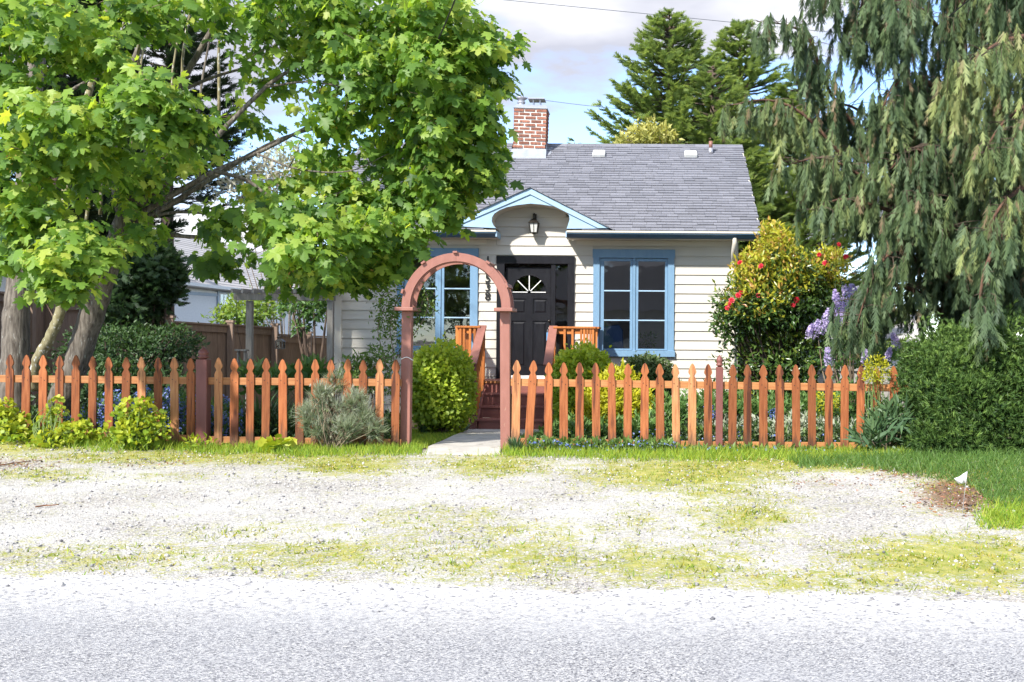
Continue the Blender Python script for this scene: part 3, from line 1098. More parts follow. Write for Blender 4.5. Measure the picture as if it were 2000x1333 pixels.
for a in (0, 45, 90, 135, 180):
    a = math.radians(a)
    MB().beam((fcx + .03 * math.cos(a), YD + .014, fcz + .006 + .03 * math.sin(a)), (fcx + fr * .99 * math.cos(a), YD + .014, fcz + .006 + fr * .99 * math.sin(a)), .014, .02, (0, 1, 0)).build('muntin', M['white'], fo)
mb = MB().tube([(x, YD + .004, z) for x, z in arc], .008, 6)
mb.build('fan_bead', M['black'], fo)
# sidelight
MB().add([(xw(1085), YW + .02, FL + .35), (xw(1108), YW + .02, FL + .35), (xw(1108), YW + .02, dt - .17), (xw(1085), YW + .02, dt - .17)], [(0, 1, 2, 3)]).build('sidelight', M['glass'], door)
MB().box(xw(1084.6), xw(1108.4), YW - .01, YW + .03, FL + .02, FL + .35).build('panel', M['black'], door)
for z, r in ((zw(627.5, 1072), .027), (zw(642.5, 1072), .033)):
    kx = xw(1072.5)
    k_ = MB().tube([(kx, YD + .01, z), (kx, YD - .006, z), (kx, YD - .012, z), (kx, YD - .03, z), (kx, YD - .045, z), (kx, YD - .062, z), (kx, YD - .066, z)],
                   [r, r, r * .4, r * .4, r * .95, r * .8, .002], 14)
    k_.build('door_knob' if r > .03 else 'deadbolt', M['nickel'], door, smooth=True)
lb = MB().box(xw(1067.5), xw(1075), YD - .075, YD - .035, zw(666, 1071), zw(650, 1071))
tagl = lb.build('key_lockbox', M['lockblue'], None, bevel=.008)
tag(tagl, 'small pale blue key lockbox hanging on the black door knob', 'lockbox')
MB().tube([(xw(1069), YD - .05, zw(650, 1071)), (xw(1069.3), YD - .05, zw(645.5, 1071)), (xw(1071.3), YD - .05, zw(643, 1071)), (xw(1073.3), YD - .05, zw(645.5, 1071)), (xw(1073.6), YD - .05, zw(650, 1071))], .006, 6).build('shackle', M['metal'], tagl, smooth=True)

# house number
for ch, py in (('1', 509), ('5', 544), ('3', 561.5), ('8', 579)):
    cu = bpy.data.curves.new('house_number', 'FONT')
    cu.body = ch
    cu.size = 0.205
    cu.extrude = .006
    cu.align_x = 'CENTER'
    cu.offset = 0.003
    to = bpy.data.objects.new('tmp', cu)
    COL.objects.link(to)
    dg = bpy.context.evaluated_depsgraph_get()
    mesh = bpy.data.meshes.new_from_object(to.evaluated_get(dg))
    bpy.data.objects.remove(to)
    mesh.materials.clear()
    mesh.materials.append(M['blackmetal'])
    no = bpy.data.objects.new('house_number', mesh)
    link(no, house, (xw(952.5), YW - .032, zw(py, 952) - .07))
    no.rotation_euler = (math.pi / 2, 0, 0)

# ---------------------------------------------------------------- roof
roof = bpy.data.objects.new('roof', None)
link(roof, house, ((XLE + XRE) / 2, RY_, RZ_))


def rz(Y):
    return EZ + (Y - YE) * math.tan(PITCH)


hx0, hx1, hxp = P(867, 444, YE).x, P(1193, 447, YE).x, P(1036, 367, YE).x
hzp = P(1036, 367, YE).z
deck = MB()
for a, c, y0 in ((XLE + .01, xw(955), YE + .02), (xw(955), xw(1120), YW + .1), (xw(1120), XRE - .01, YE + .02)):
    deck.prismx([(y0, rz(y0) - .012), (RY_, RZ_ - .012), (RY_, RZ_ - .11), (y0, rz(y0) - .11)], a, c)
deck.prismx([(RY_ + .001, RZ_ - .012), (2 * RY_ - YE, EZ - .012), (2 * RY_ - YE, EZ - .11), (RY_ + .001, RZ_ - .11)], XLE + .01, XRE - .01)
deck.build('roof_deck', M['trimcream'], roof)
MB().prismx([(RY_, RZ_ + .004), (2 * RY_ - YE + .03, EZ - .006), (2 * RY_ - YE + .03, EZ - .016), (RY_, RZ_ - .008)], XLE, XRE).build('rear_shingles', M['shingle'], roof)
rk = MB()
for x in (XRE - .035, XLE + .012):
    rk.prismx([(YE + .01, EZ - .015), (RY_, RZ_ - .015), (RY_, RZ_ - .19), (YE + .01, EZ - .19)], x, x + .023)
rk.build('rake_board', M['blue'], roof)
up = Vector((0, math.cos(PITCH), math.sin(PITCH)))
nr = Vector((0, -math.sin(PITCH), math.cos(PITCH)))
SLOPE = (RY_ - YE) / math.cos(PITCH)
exp_ = 0.115
ncourse = int(SLOPE / exp_) + 1
cand = []
for c in range(ncourse):
    s0 = c * exp_ - 0.02
    x = XLE - random.random() * .25
    while x < XRE:
        wd = random.uniform(.16, .36)
        xa, xb = max(x, XLE), min(x + wd - .004, XRE + random.uniform(-.004, .006))
        x += wd
        if xb - xa < .04:
            continue
        yy = YE + max(s0, 0) * math.cos(PITCH)
        # left out where the porch hood opens
        if yy < YW + .12 and xw(955) < xb and xa < xw(1120):
            continue
        cand.append((xa, xb, s0, c))


def shingle_mesh(mb, xa, xb, s0, c):
    th = .012 + .014 * random.random()
    s1 = min(s0 + exp_ * 1.25, SLOPE)
    base = Vector((0, YE, EZ)) - nr * .012
    a = base + up * (s0 + random.uniform(-.004, .004))
    b_ = base + up * s1
    lo = a + nr * (th + .012)
    hi = b_ + nr * .010
    xm = [(xa, a), (xb, a), (xb, lo), (xa, lo), (xa, hi), (xb, hi)]
    mb.add([(x, p.y, p.z) for x, p in xm], [(0, 1, 2, 3), (3, 2, 5, 4), (0, 3, 4), (1, 5, 2)])


# the lowest, nearest shingles right of the tree are single parts, the rest one mass
key = sorted(range(len(cand)), key=lambda i: (cand[i][3], -cand[i][0]))
vis = [i for i in key if cand[i][0] > P(905, 400, 18).x][:300]
vset = set(vis)
for i in vis:
    mb = MB()
    shingle_mesh(mb, *cand[i])
    mb.build('shingle', M['shingle'], roof)
groups = [MB() for _ in range(3)]
for i in range(len(cand)):
    if i not in vset:
        shingle_mesh(groups[random.randrange(3)], *cand[i])
# one part; faces carry their own tone
allm = MB()
tones = []
for gi, g in enumerate(groups):
    allm.add(g.v, g.f)
mm_ = mat('roof_shingle_field', (0.135, 0.138, 0.162), (0.215, 0.218, 0.245), 0.85, 60, bump=0.4, detail=3)
t = mm_.node_tree
bs = [n for n in t.nodes if n.type == 'BSDF_PRINCIPLED'][0]
src = bs.inputs['Base Color'].links[0].from_socket
hs = t.nodes.new('ShaderNodeHueSaturation')
ge = t.nodes.new('ShaderNodeNewGeometry')
mr = t.nodes.new('ShaderNodeMapRange')
mr.inputs['To Min'].default_value, mr.inputs['To Max'].default_value = .87, 1.13
t.links.new(ge.outputs['Random Per Island'], mr.inputs[0])
t.links.new(mr.outputs[0], hs.inputs['Value'])
t.links.new(src, hs.inputs['Color'])
t.links.new(hs.outputs[0], bs.inputs['Base Color'])
allm.build('shingles', mm_, roof, kind='stuff')
for i in range(24):
    a = XLE + (XRE - XLE) * i / 24
    c = XLE + (XRE - XLE) * (i + 1) / 24 - .004
    mb = MB().prismx([(RY_ - .13, RZ_ - .055), (RY_, RZ_ + .022), (RY_ + .13, RZ_ - .055), (RY_ + .13, RZ_ - .07), (RY_, RZ_ + .008), (RY_ - .13, RZ_ - .07)], a, c)
    mb.build('ridge_cap', M['shingle'], roof)
# roof vents and soil pipe
for px, py in ((1170, 301), (1349, 299)):
    Y = 20.9
    for _ in range(12):
        Y = (P(px, py, 1).z - HC) * Y
        Y = 20.9 if abs(Y) > 1e6 else 20.9
    Yv = 20.85
    c = Vector((P(px, py, Yv).x, Yv, rz(Yv)))
    mb = MB()
    o4 = []
    for dx, ds, dn in ((-.13, -.14, .0), (.13, -.14, .0), (.13, .14, 0), (-.13, .14, 0), (-.13, -.14, .075), (.13, -.14, .075), (.12, .13, .06), (-.12, .13, .06)):
        p_ = c + Vector((dx, 0, 0)) + up * ds + nr * (dn + .012)
        o4.append(p_)
    mb.add(o4, [(0, 3, 2, 1), (4, 5, 6, 7), (0, 1, 5, 4), (1, 2, 6, 5), (2, 3, 7, 6), (3, 0, 4, 7)])
    mb.build('roof_vent', M['ventwhite'], roof, bevel=.012)
Yv = 20.95
c = Vector((P(1388, 300, Yv).x, Yv, rz(Yv)))
MB().tube([c + Vector((0, 0, -.02)), c + Vector((0, 0, .12))], [.05, .045], 10).build('pipe_boot', M['metal'], roof, smooth=True)
MB().tube([c + Vector((0, 0, .12)), c + Vector((0, 0, .26))], [.04, .04], 10).build('vent_pipe', M['copperpipe'], roof, smooth=True)

# soffit, gutters
for a, c in ((XLE + .03, P(968, 450, 17.85).x), (P(1107.5, 450, 17.85).x, XRE - .03)):
    MB().box(a, c, YE + .06, YW - .033, SOF, SOF + .018).build('soffit', M['trimcream'], roof)
GZ1 = P(1300, 452.5, 17.83).z
GZ0 = P(1300, 464.5, 17.83).z
for a, c in ((P(600, 450, 17.83).x, P(969, 447, 17.83).x), (P(1107, 449, 17.83).x, P(1487.5, 452, 17.83).x)):
    gt = MB()
    h = GZ1 - GZ0
    gt.prismx([(17.87, GZ0), (17.83, GZ0 + h * .42), (17.805, GZ0 + h * .55), (17.805, GZ1 - .03), (17.93, GZ1 - .03), (17.94, GZ0)], a, c)
    go_ = gt.build('gutter', M['gutterblue'], roof)
    MB().box(a, c, 17.790, 17.812, GZ1 - .029, GZ1 + .004).build('gutter_lip_highlight', M['trimcream'], go_)  # cream colour paints the sunlit highlight along the gutter's top edge
    MB().box(a + .003, c - .003, 17.795, 17.8045, GZ0 + h * .53, GZ0 + h * .60).build('gutter_bead', M['gutterblue'], go_)
    MB().box(a + .004, c - .004, 17.945, 17.97, GZ0 - .01, GZ1 - .0).build('fascia', M['gutterblue'], roof)
# returns beside the porch hood
for px0, px1 in ((968.5, 971), (1105, 1107)):
    MB().box(P(px0, 450, 17.85).x, P(px1, 450, 17.85).x, 17.81, YW - .03, GZ0 - .005, GZ1 - .012).build('fascia_return', M['lightblue'], roof)
# downspout: leaves the gutter, bends back to the wall, runs down the corner
dpx = xw(1433, 17.95)
dpts = interp([(dpx, 17.89, GZ0 + .01), (dpx, 17.90, GZ0 - .10), (dpx - .01, 18.02, GZ0 - .26), (xw(1431), YW - .12, GZ0 - .42), (xw(1431), YW - .085, GZ0 - .56), (xw(1431), YW - .08, GL + .1)], 4)
MB().tube(dpts, .042, 10).build('downspout', M['trimcream'], roof, smooth=True)

# porch hood: gable front with curved opening
YH_ = 17.89
outer = [(870, 441), (1036, 368.5), (1190, 446.5)]
inner = [(1106.5, 447), (1108.5, 442), (1112.5, 429), (1112, 423), (1108.5, 416), (1099, 409.5), (1084, 404), (1060, 400), (1036, 398), (1010, 401),
         (990, 405), (975, 411), (965, 418), (961, 425), (960.5, 433), (964, 441), (968.5, 446)]
op = [P(x, y, YH_) for x, y in outer]
ip = [P(x, y, YH_) for x, y in inner]
hood = bpy.data.objects.new('porch_hood', None)
link(hood, house, op[1])
fr_ = MB().prism([(p.x, p.z) for p in [op[0], op[1], op[2]] + ip], YH_, YH_ + .03)
fr_.build('gable_board', M['lightblue'], hood)
for qq, (a, c) in enumerate(((op[0], op[1]), (op[2], op[1]))):
    d = (c - a).normalized()
    n_ = Vector((-d.z, 0, d.x)) if d.x > 0 else Vector((d.z, 0, -d.x))
    pl = [a + n_ * .004, c + n_ * .004, c - n_ * .085 + Vector((0, 0, -.01)), a - n_ * .085 + d * .18]
    MB().prism([(p.x, p.z) for p in pl], YH_ - .022 - .003 * qq, YH_ - .001 - .002 * qq).build('bargeboard', M['lightblue'], hood)
# intrados of the opening back to the wall
iv = MB()
n = len(ip)
iv.add([(p.x, YH_ + .002, p.z) for p in ip] + [(p.x, YW - .02, p.z) for p in ip], [(i, i + 1, n + i + 1, n + i) for i in range(n - 1)])
# outward skin so that it has thickness
iv.add([(p.x * 1.0 + (0.02 if p.x > hxp else -.02), YH_ + .031, p.z + .02) for p in ip] + [(p.x + (.02 if p.x > hxp else -.02), YW - .02, p.z + .02) for p in ip],
       [(i + 1, i, n + i, n + i + 1) for i in range(n - 1)])
iv.build('curved_soffit', M['trimcream'], hood, smooth=True)
# hood roof: courses of shingles up each slope
pk = Vector((op[1].x, 0, op[1].z + .012))
for sgn, base in ((-1, P(858, 447, YH_)), (1, P(1199, 450.5, YH_))):
    run = Vector((base.x - pk.x, 0, base.z - pk.z))
    ln = run.length
    dirn = run.normalized()
    nn_ = Vector((-dirn.z, 0, dirn.x))
    if nn_.z < 0:
        nn_ = -nn_
    k = 14
    for i in range(k):
        a = pk + dirn * (ln * (k - i - 1) / k - .01)
        c = pk + dirn * (ln * (k - i) / k)
        a1, c1 = a + nn_ * .004, c + nn_ * (.018 + .006 * random.random())
        yb = YE + (max(a.z, EZ) - EZ) / math.tan(PITCH) + .12
        mb = MB()
        yf = YH_ - .05 - random.random() * .01
        mb.add([(a.x, yf, a.z), (c.x, yf, c.z), (c1.x, yf, c1.z), (a1.x, yf, a1.z), (a.x, yb, a.z), (c.x, yb, c.z), (c1.x, yb, c1.z), (a1.x, yb, a1.z)],
               [(0, 1, 2, 3), (3, 2, 6, 7), (1, 5, 6, 2), (4, 5, 1, 0), (7, 6, 5, 4), (0, 3, 7, 4)])
        mb.build('hood_shingle', M['shingle'], hood)

# ---------------------------------------------------------------- chimney (leans a little)
YC = 20.85
cb = P(1033, 300, YC)
chim = bpy.data.objects.new('chimney', None)
link(chim, house, (cb.x, YC + .3, cb.z))
sc_ = S(YC)
cw, cd = 64 / sc_, .56
zb_, zt_ = P(1033, 312, YC).z - .3, P(1033, 212, YC).z
cl, cr = cb.x - cw / 2, cb.x + cw / 2
tilt = Matrix.Translation((cb.x, YC + cd / 2, cb.z)) @ Matrix.Rotation(math.radians(1.6), 4, 'Y') @ Matrix.Translation((-cb.x, -YC - cd / 2, -cb.z))


def tl(mb):
    mb.v = [tuple(tilt @ Vector(p)) for p in mb.v]
    return mb


tl(MB().box(cl + .012, cr - .012, YC + .012, YC + cd - .012, zb_, zt_)).build('mortar_core', M['mortar'], chim)
ch = (zt_ - P(1033, 290, YC).z) / 11
for r in range(-3, 11):
    z0 = zt_ - (11 - r) * ch + .008 - ch * 0
    z0 = zt_ - ch * (11 - r) + .009
    z1 = z0 + ch - .027
    bl = .205
    # front face
    x = cl - (bl + .014) * (0.5 if r % 2 else 0) - random.random() * .01
    while x < cr - .02:
        xa, xb = max(x, cl), min(x + bl, cr)
        if xb - xa > .03:
            q = random.uniform(-.005, .006)
            tl(MB().box(xa, xb, YC - .004 + q, YC + .05, z0 + random.uniform(-.003, .003), z1 + random.uniform(-.004, .003))).build('brick', M['brick'], chim)
        x += bl + random.uniform(.022, .034)
    # sides and rear
    for xs_, xe in ((cr - .05, cr + .004), (cl - .004, cl + .05)):
        y = YC + .054 - (bl * .5 if r % 2 == 0 else 0)
        while y < YC + cd - .03:
            ya, yb = max(y, YC + .054), min(y + bl, YC + cd - .056)
            if yb - ya > .03:
                tl(MB().box(xs_, xe, ya, yb, z0, z1)).build('brick', M['brick'], chim)
            y += bl + .018
    x = cl
    while x < cr - .02:
        xb = min(x + bl, cr)
        tl(MB().box(x, xb, YC + cd - .05, YC + cd + .004, z0, z1)).build('brick', M['brick'], chim)
        x += bl + .018
tl(MB().box(cl - .012, cr + .012, YC - .02, YC + cd + .02, zt_ + .001, zt_ + .022).add(
    [(cl - .012, YC - .02, zt_ + .022), (cr + .012, YC - .02, zt_ + .022), (cr + .012, YC + cd + .02, zt_ + .022), (cl - .012, YC + cd + .02, zt_ + .022),
     (cl + .05, YC + .06, zt_ + .085), (cr - .03, YC + .06, zt_ + .085), (cr - .03, YC + cd - .06, zt_ + .085), (cl + .05, YC + cd - .06, zt_ + .085)],
    [(0, 1, 5, 4), (1, 2, 6, 5), (2, 3, 7, 6), (3, 0, 4, 7), (4, 5, 6, 7)])).build('chimney_cap', M['flash'], chim)
fx = P(1018, 200, YC + .25)
MB().lathe((fx.x, YC + .25, zt_ + .07), [(.09, 0), (.09, .05), (.066, .055), (.066, .085), (.085, .09), (.085, .115), (.066, .12), (.07, .15), (.125, .185), (.125, .20), (.02, .235)], 16).build('round_flue_cap', M['metal'], chim, smooth=False)
fx = P(1049, 190, YC + .25)
fm = MB()
for dx, dy in ((-.07, -.07), (.07, -.07), (.07, .07), (-.07, .07)):
    fm.box(fx.x + dx - .012, fx.x + dx + .012, YC + .25 + dy - .012, YC + .25 + dy + .012, zt_ + .05, zt_ + .215)
zc = zt_ + .215
fm.box(fx.x - .17, fx.x + .17, YC + .06, YC + .44, zc, zc + .012)
fm.add([(fx.x - .17, YC + .06, zc + .012), (fx.x + .17, YC + .06, zc + .012), (fx.x + .17, YC + .44, zc + .012), (fx.x - .17, YC + .44, zc + .012), (fx.x, YC + .25, zc + .05)],
       [(0, 1, 4), (1, 2, 4), (2, 3, 4), (3, 0, 4)])
fm.build('square_flue_cap', M['metal'], chim)
# flashing apron and saddle
zf = rz(YC)
MB().add([(cl - .03, YC - .16, rz(YC - .16) + .02), (cr + .03, YC - .16, rz(YC - .16) + .02), (cr + .02, YC - .012, zf + .12), (cl - .02, YC - .012, zf + .12),
          (cl - .03, YC - .16, rz(YC - .16) - .02), (cr + .03, YC - .16, rz(YC - .16) - .02), (cr + .02, YC + .02, zf - .05), (cl - .02, YC + .02, zf - .05)],
         [(0, 1, 2, 3), (0, 4, 5, 1), (1, 5, 6, 2), (3, 7, 4, 0), (2, 6, 7, 3)]).build('flashing', M['flash'], chim)
for x, s in ((cr + .012, 1), (cl - .012, -1)):
    MB().add([(x, YC - .05, rz(YC - .05) + .01), (x, YC + .3, rz(YC + .3) + .01), (x, YC + .3, rz(YC + .3) + .16), (x, YC - .02, zf + .16),
              (x + .10 * s, YC - .02, rz(YC) + .01), (x + .10 * s, YC + .34, rz(YC + .34) + .012)],
             [(0, 1, 2, 3), (0, 4, 5, 1)]).build('flashing', M['flash'], chim)

# wall lantern under the hood
lx, ly = P(1043, 440, YW - .16), YW - .16
lan = empty('wall_lantern', (lx.x, YW - .03, P(1043, 440, YW).z), 'dark bronze carriage lantern on the wall above the front door', 'lantern')


def carriage(root, cx, cy, zc, s, mt, gl):
    MB().box(cx - .035 * s, cx + .035 * s, cy + .10 * s, cy + .125 * s, zc + .05 * s, zc + .20 * s).build('back_plate', mt, root)
    MB().tube(interp([(cx, cy + .11 * s, zc + .15 * s), (cx, cy + .05 * s, zc + .20 * s), (cx, cy, zc + .16 * s), (cx, cy, zc + .10 * s)], 4), .012 * s, 8).build('bracket_arm', mt, root, smooth=True)
    a, b2 = .085 * s, .058 * s
    zt2, zb2 = zc + .02 * s, zc - .14 * s
    r = MB()
    r.add([(cx - a * 1.15, cy - a * 1.15, zt2), (cx + a * 1.15, cy - a * 1.15, zt2), (cx + a * 1.15, cy + a * 1.15, zt2), (cx - a * 1.15, cy + a * 1.15, zt2),
           (cx - a * .45, cy - a * .45, zt2 + .075 * s), (cx + a * .45, cy - a * .45, zt2 + .075 * s), (cx + a * .45, cy + a * .45, zt2 + .075 * s), (cx - a * .45, cy + a * .45, zt2 + .075 * s)],
          [(0, 3, 2, 1), (4, 5, 6, 7), (0, 1, 5, 4), (1, 2, 6, 5), (2, 3, 7, 6), (3, 0, 4, 7)])
    r.build('lantern_roof', mt, root)
    f_ = MB()
    for i in range(4):
        sx, sy = ((-1, -1), (1, -1), (1, 1), (-1, 1))[i]
        tx, ty = ((1, -1), (1, 1), (-1, 1), (-1, -1))[i]
        f_.beam((cx + sx * a * .92, cy + sy * a * .92, zt2), (cx + sx * b2, cy + sy * b2, zb2), .013 * s, .013 * s)
        f_.beam((cx + (sx + tx) / 2 * a * .92, cy + (sy + ty) / 2 * a * .92, zt2), (cx + (sx + tx) / 2 * b2, cy + (sy + ty) / 2 * b2, zb2), .008 * s, .008 * s)
    f_.box(cx - b2 * 1.1, cx + b2 * 1.1, cy - b2 * 1.1, cy + b2 * 1.1, zb2 - .02 * s, zb2)
    f_.box(cx - b2 * .5, cx + b2 * .5, cy - b2 * .5, cy + b2 * .5, zb2 - .035 * s, zb2 - .0205 * s)
    f_.build('cage', mt, root)
    g_ = MB()
    aa, bb = a * .86, b2 * .9
    g_.add([(cx - bb, cy - bb, zb2 + .001), (cx + bb, cy - bb, zb2 + .001), (cx + bb, cy + bb, zb2 + .001), (cx - bb, cy + bb, zb2 + .001),
            (cx - aa, cy - aa, zt2 - .001), (cx + aa, cy - aa, zt2 - .001), (cx + aa, cy + aa, zt2 - .001), (cx - aa, cy + aa, zt2 - .001)],
           [(0, 1, 5, 4), (1, 2, 6, 5), (2, 3, 7, 6), (3, 0, 4, 7)])
    g_.build('lantern_glass', gl, root)


carriage(lan, lx.x, YW - .155, P(1043, 439, YW - .15).z, 1.0, M['nickel'], M['lanternglass'])

# ---------------------------------------------------------------- rooms seen through the windows
room = bpy.data.objects.new('room', None)
link(room, None, (-1.5, 20.5, .5), kind='structure', label='dim front rooms seen through the cottage windows')
RB = YW + .16
RYB = 22.2
rm = MB()
rm.add([(XL + .14, RYB, .5), (XR - .14, RYB, .5), (XR - .14, RYB, 2.95), (XL + .14, RYB, 2.95)], [(0, 1, 2, 3)])
rm.add([(XL + .14, RB, .5), (XL + .14, RYB, .5), (XL + .14, RYB, 2.95), (XL + .14, RB, 2.95)], [(0, 1, 2, 3)])
rm.add([(XR - .14, RB, .5), (XR - .14, RYB, .5), (XR - .14, RYB, 2.95), (XR - .14, RB, 2.95)], [(3, 2, 1, 0)])
rm.add([(XL + .14, RB, 2.95), (XR - .14, RB, 2.95), (XR - .14, RYB, 2.95), (XL + .14, RYB, 2.95)], [(3, 2, 1, 0)])
for px in (958, 1135):
    rm.box(xw(px) - .05, xw(px) + .05, RB, RYB - .01, .505, 2.94)
rm.build('interior_wall', M['roomwall'], room)
MB().add([(XL + .14, RB, .5), (XR - .14, RB, .5), (XR - .14, RYB, .5), (XL + .14, RYB, .5)], [(0, 1, 2, 3)]).build('room_floor', M['roomfloor'], room)


def ladder_chair(c, rot, label):
    e = empty('ladder_back_chair', c, label, 'chair', 'dining chairs behind the left window')
    m_ = M['chairwhite']
    R = Matrix.Rotation(rot, 4, 'Z')

    def put(mb, nm):
        mb.v = [tuple(Vector(c) + (R @ Vector(p))) for p in mb.v]
        mb.build(nm, m_, e)
    put(MB().box(-.22, .22, -.21, .21, .43, .47), 'seat')
    for sx in (-1, 1):
        put(MB().beam((sx * .2, -.19, 0), (sx * .2, -.19, .43), .04, .04), 'leg')
        put(MB().beam((sx * .2, .19, 0), (sx * .2, .25, 1.02), .04, .04, (0, 1, 0)), 'back_post')
    for z in (.60, .72, .84, .96):
        put(MB().box(-.19, .19, .20 + (z - .43) * .1, .222 + (z - .43) * .1, z - .035, z + .035), 'slat')


ladder_chair((P(822, 660, 19.4).x, 19.4, .5), math.pi + .5, 'cream ladder-back chair turned sideways, left of two inside the window')
ladder_chair((P(882, 660, 19.2).x, 19.2, .5), math.pi, 'cream ladder-back chair with four slats behind the left window mullion')
tb = empty('dining_table', (P(870, 660, 20.1).x, 20.1, .5), 'dark dining table behind the chairs in the left room', 'table')
tc_ = WL[tb.name]
MB().box(tc_.x - .7, tc_.x + .7, 19.75, 20.6, 1.20, 1.24).build('table_top', M['roomfloor'], tb)
for dx in (-.62, .62):
    for dy in (19.83, 20.52):
        MB().box(tc_.x + dx - .035, tc_.x + dx + .035, dy - .035, dy + .035, .5, 1.2).build('leg', M['roomfloor'], tb)
vs = empty('flower_vase', (P(890, 640, 20).x, 20.0, 1.241), 'vase of white flowers on the dark dining table', 'vase')
vc = WL[vs.name]
MB().lathe(vc, [(.05, 0), (.075, .06), (.06, .16), (.045, .2)], 12).build('vase_body', M['white'], vs, smooth=True)
p_, n_ = ell(60, (vc.x, vc.y, vc.z + .42), (.24, .2, .2), .3)
scatter('blossoms', T_FLOWER5, p_, basis(rvec(60), n_ + [0, -.6, .3]), rng.uniform(.05, .09, 60), LM['whitepetal'], vs)
st_ = MB()
for i in range(10):
    st_.tube([vc + Vector((0, 0, .15)), Vector(p_[i].tolist())], .004, 4)
st_.build('stems', M['greentwig'], vs)
# armchair with cushion, and a pot plant, behind the right window
ac = Vector((P(1196, 680, 19.1).x, 19.1, .5))
arm = empty('armchair', ac, 'blue upholstered armchair inside the right-hand window', 'armchair')
MB().box(ac.x - .36, ac.x + .30, 18.85, 19.5, .62, .95).build('seat', M['chairblue'], arm, bevel=.04)
MB().prism([(ac.x - .36, .9), (ac.x + .22, .9), (ac.x + .20, 1.42), (ac.x + .12, 1.52), (ac.x - .25, 1.47), (ac.x - .36, 1.38)], 18.72, 18.84).build('backrest', M['chairblue'], arm, bevel=.03)
for dx in (-.3, .24):
    for dy in (18.9, 19.4):
        MB().box(ac.x + dx - .025, ac.x + dx + .025, dy - .025, dy + .025, .5, .62).build('leg', M['roomfloor'], arm)
cu_ = MB().prism([(ac.x + .20, .96), (ac.x + .36, .96), (ac.x + .39, 1.23), (ac.x + .30, 1.28), (ac.x + .17, 1.24)], 18.86, 18.98).build('cushion', M['cushion'], None, bevel=.03)
tag(cu_, 'pale patterned cushion leaning beside the blue armchair', 'cushion')
pc = Vector((P(1262, 675, 18.9).x, 18.85, .98))
pp = empty('potted_plant', pc, 'small leafy plant in a dark pot inside the right window', 'plant')
MB().lathe(pc, [(.07, 0), (.10, .12), (.105, .13), (.09, .13)], 12).build('pot', M['pot'], pp, smooth=True)
p_, n_ = ell(120, (pc.x, pc.y, pc.z + .26), (.20, .12, .14), .2)
scatter('foliage', T_leaf(), p_, basis(n_ + rvec(120) * .6, rvec(120)), rng.uniform(.05, .09, 120), LM['green'], pp)
ws = MB().box(pc.x - .4, pc.x + .4, 18.72, 18.98, .92, .979).build('side_table', M['roomfloor'], None)
tag(ws, 'low dark table under the pot plant inside the right window', 'table')
MB().box(pc.x - .36, pc.x - .32, 18.75, 18.79, .5, .92).build('leg', M['roomfloor'], ws)
MB().box(pc.x + .32, pc.x + .36, 18.75, 18.79, .5, .92).build('leg', M['roomfloor'], ws)
# ================================================================== porch steps
YL, YS = 17.28, 16.44            # landing front, bottom riser
sx0, sx1 = P(930, 800, YS).x, P(1074, 800, YS).x
gS = P(1000, 843, YS).z
steps = empty('porch_steps', ((sx0 + sx1) / 2, YS, gS), 'red-brown painted porch steps with orange cedar railings up to the black door', 'steps')
nr_ = 4
rh = (FL - gS) / nr_
td = (YL - YS) / (nr_ - 1)
for i in range(nr_):
    y = YS + td * i
    z0 = gS + rh * i
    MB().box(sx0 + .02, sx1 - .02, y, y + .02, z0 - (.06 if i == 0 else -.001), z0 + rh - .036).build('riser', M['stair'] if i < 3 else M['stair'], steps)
    if i < nr_ - 1:
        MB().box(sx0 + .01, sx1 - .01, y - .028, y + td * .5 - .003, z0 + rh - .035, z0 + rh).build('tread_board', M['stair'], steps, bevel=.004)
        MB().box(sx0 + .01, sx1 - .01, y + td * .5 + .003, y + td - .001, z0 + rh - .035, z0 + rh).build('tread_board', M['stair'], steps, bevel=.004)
lx0, lx1 = P(894, 700, YL).x, P(1161, 700, YL).x
nb = 7
for i in range(nb):
    ya = YL - .03 + (YW - .06 - YL + .03) * i / nb
    yb = YL - .03 + (YW - .06 - YL + .03) * (i + 1) / nb - .005
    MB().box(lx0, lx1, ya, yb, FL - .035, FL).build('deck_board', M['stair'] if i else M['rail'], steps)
MB().box(lx0 + .01, lx1 - .01, YL + .022, YL + .055, FL - .17, FL - .036).build('rim_board', M['rail'], steps)
for x in (lx0 + .05, lx1 - .05):
    for y in (YL + .08, YW - .2):
        MB().box(x - .045, x + .045, y - .045, y + .045, GL, FL - .036).build('post', M['redbrown'], steps)
RAILH = P(1040, 639, YL).z       # cap height
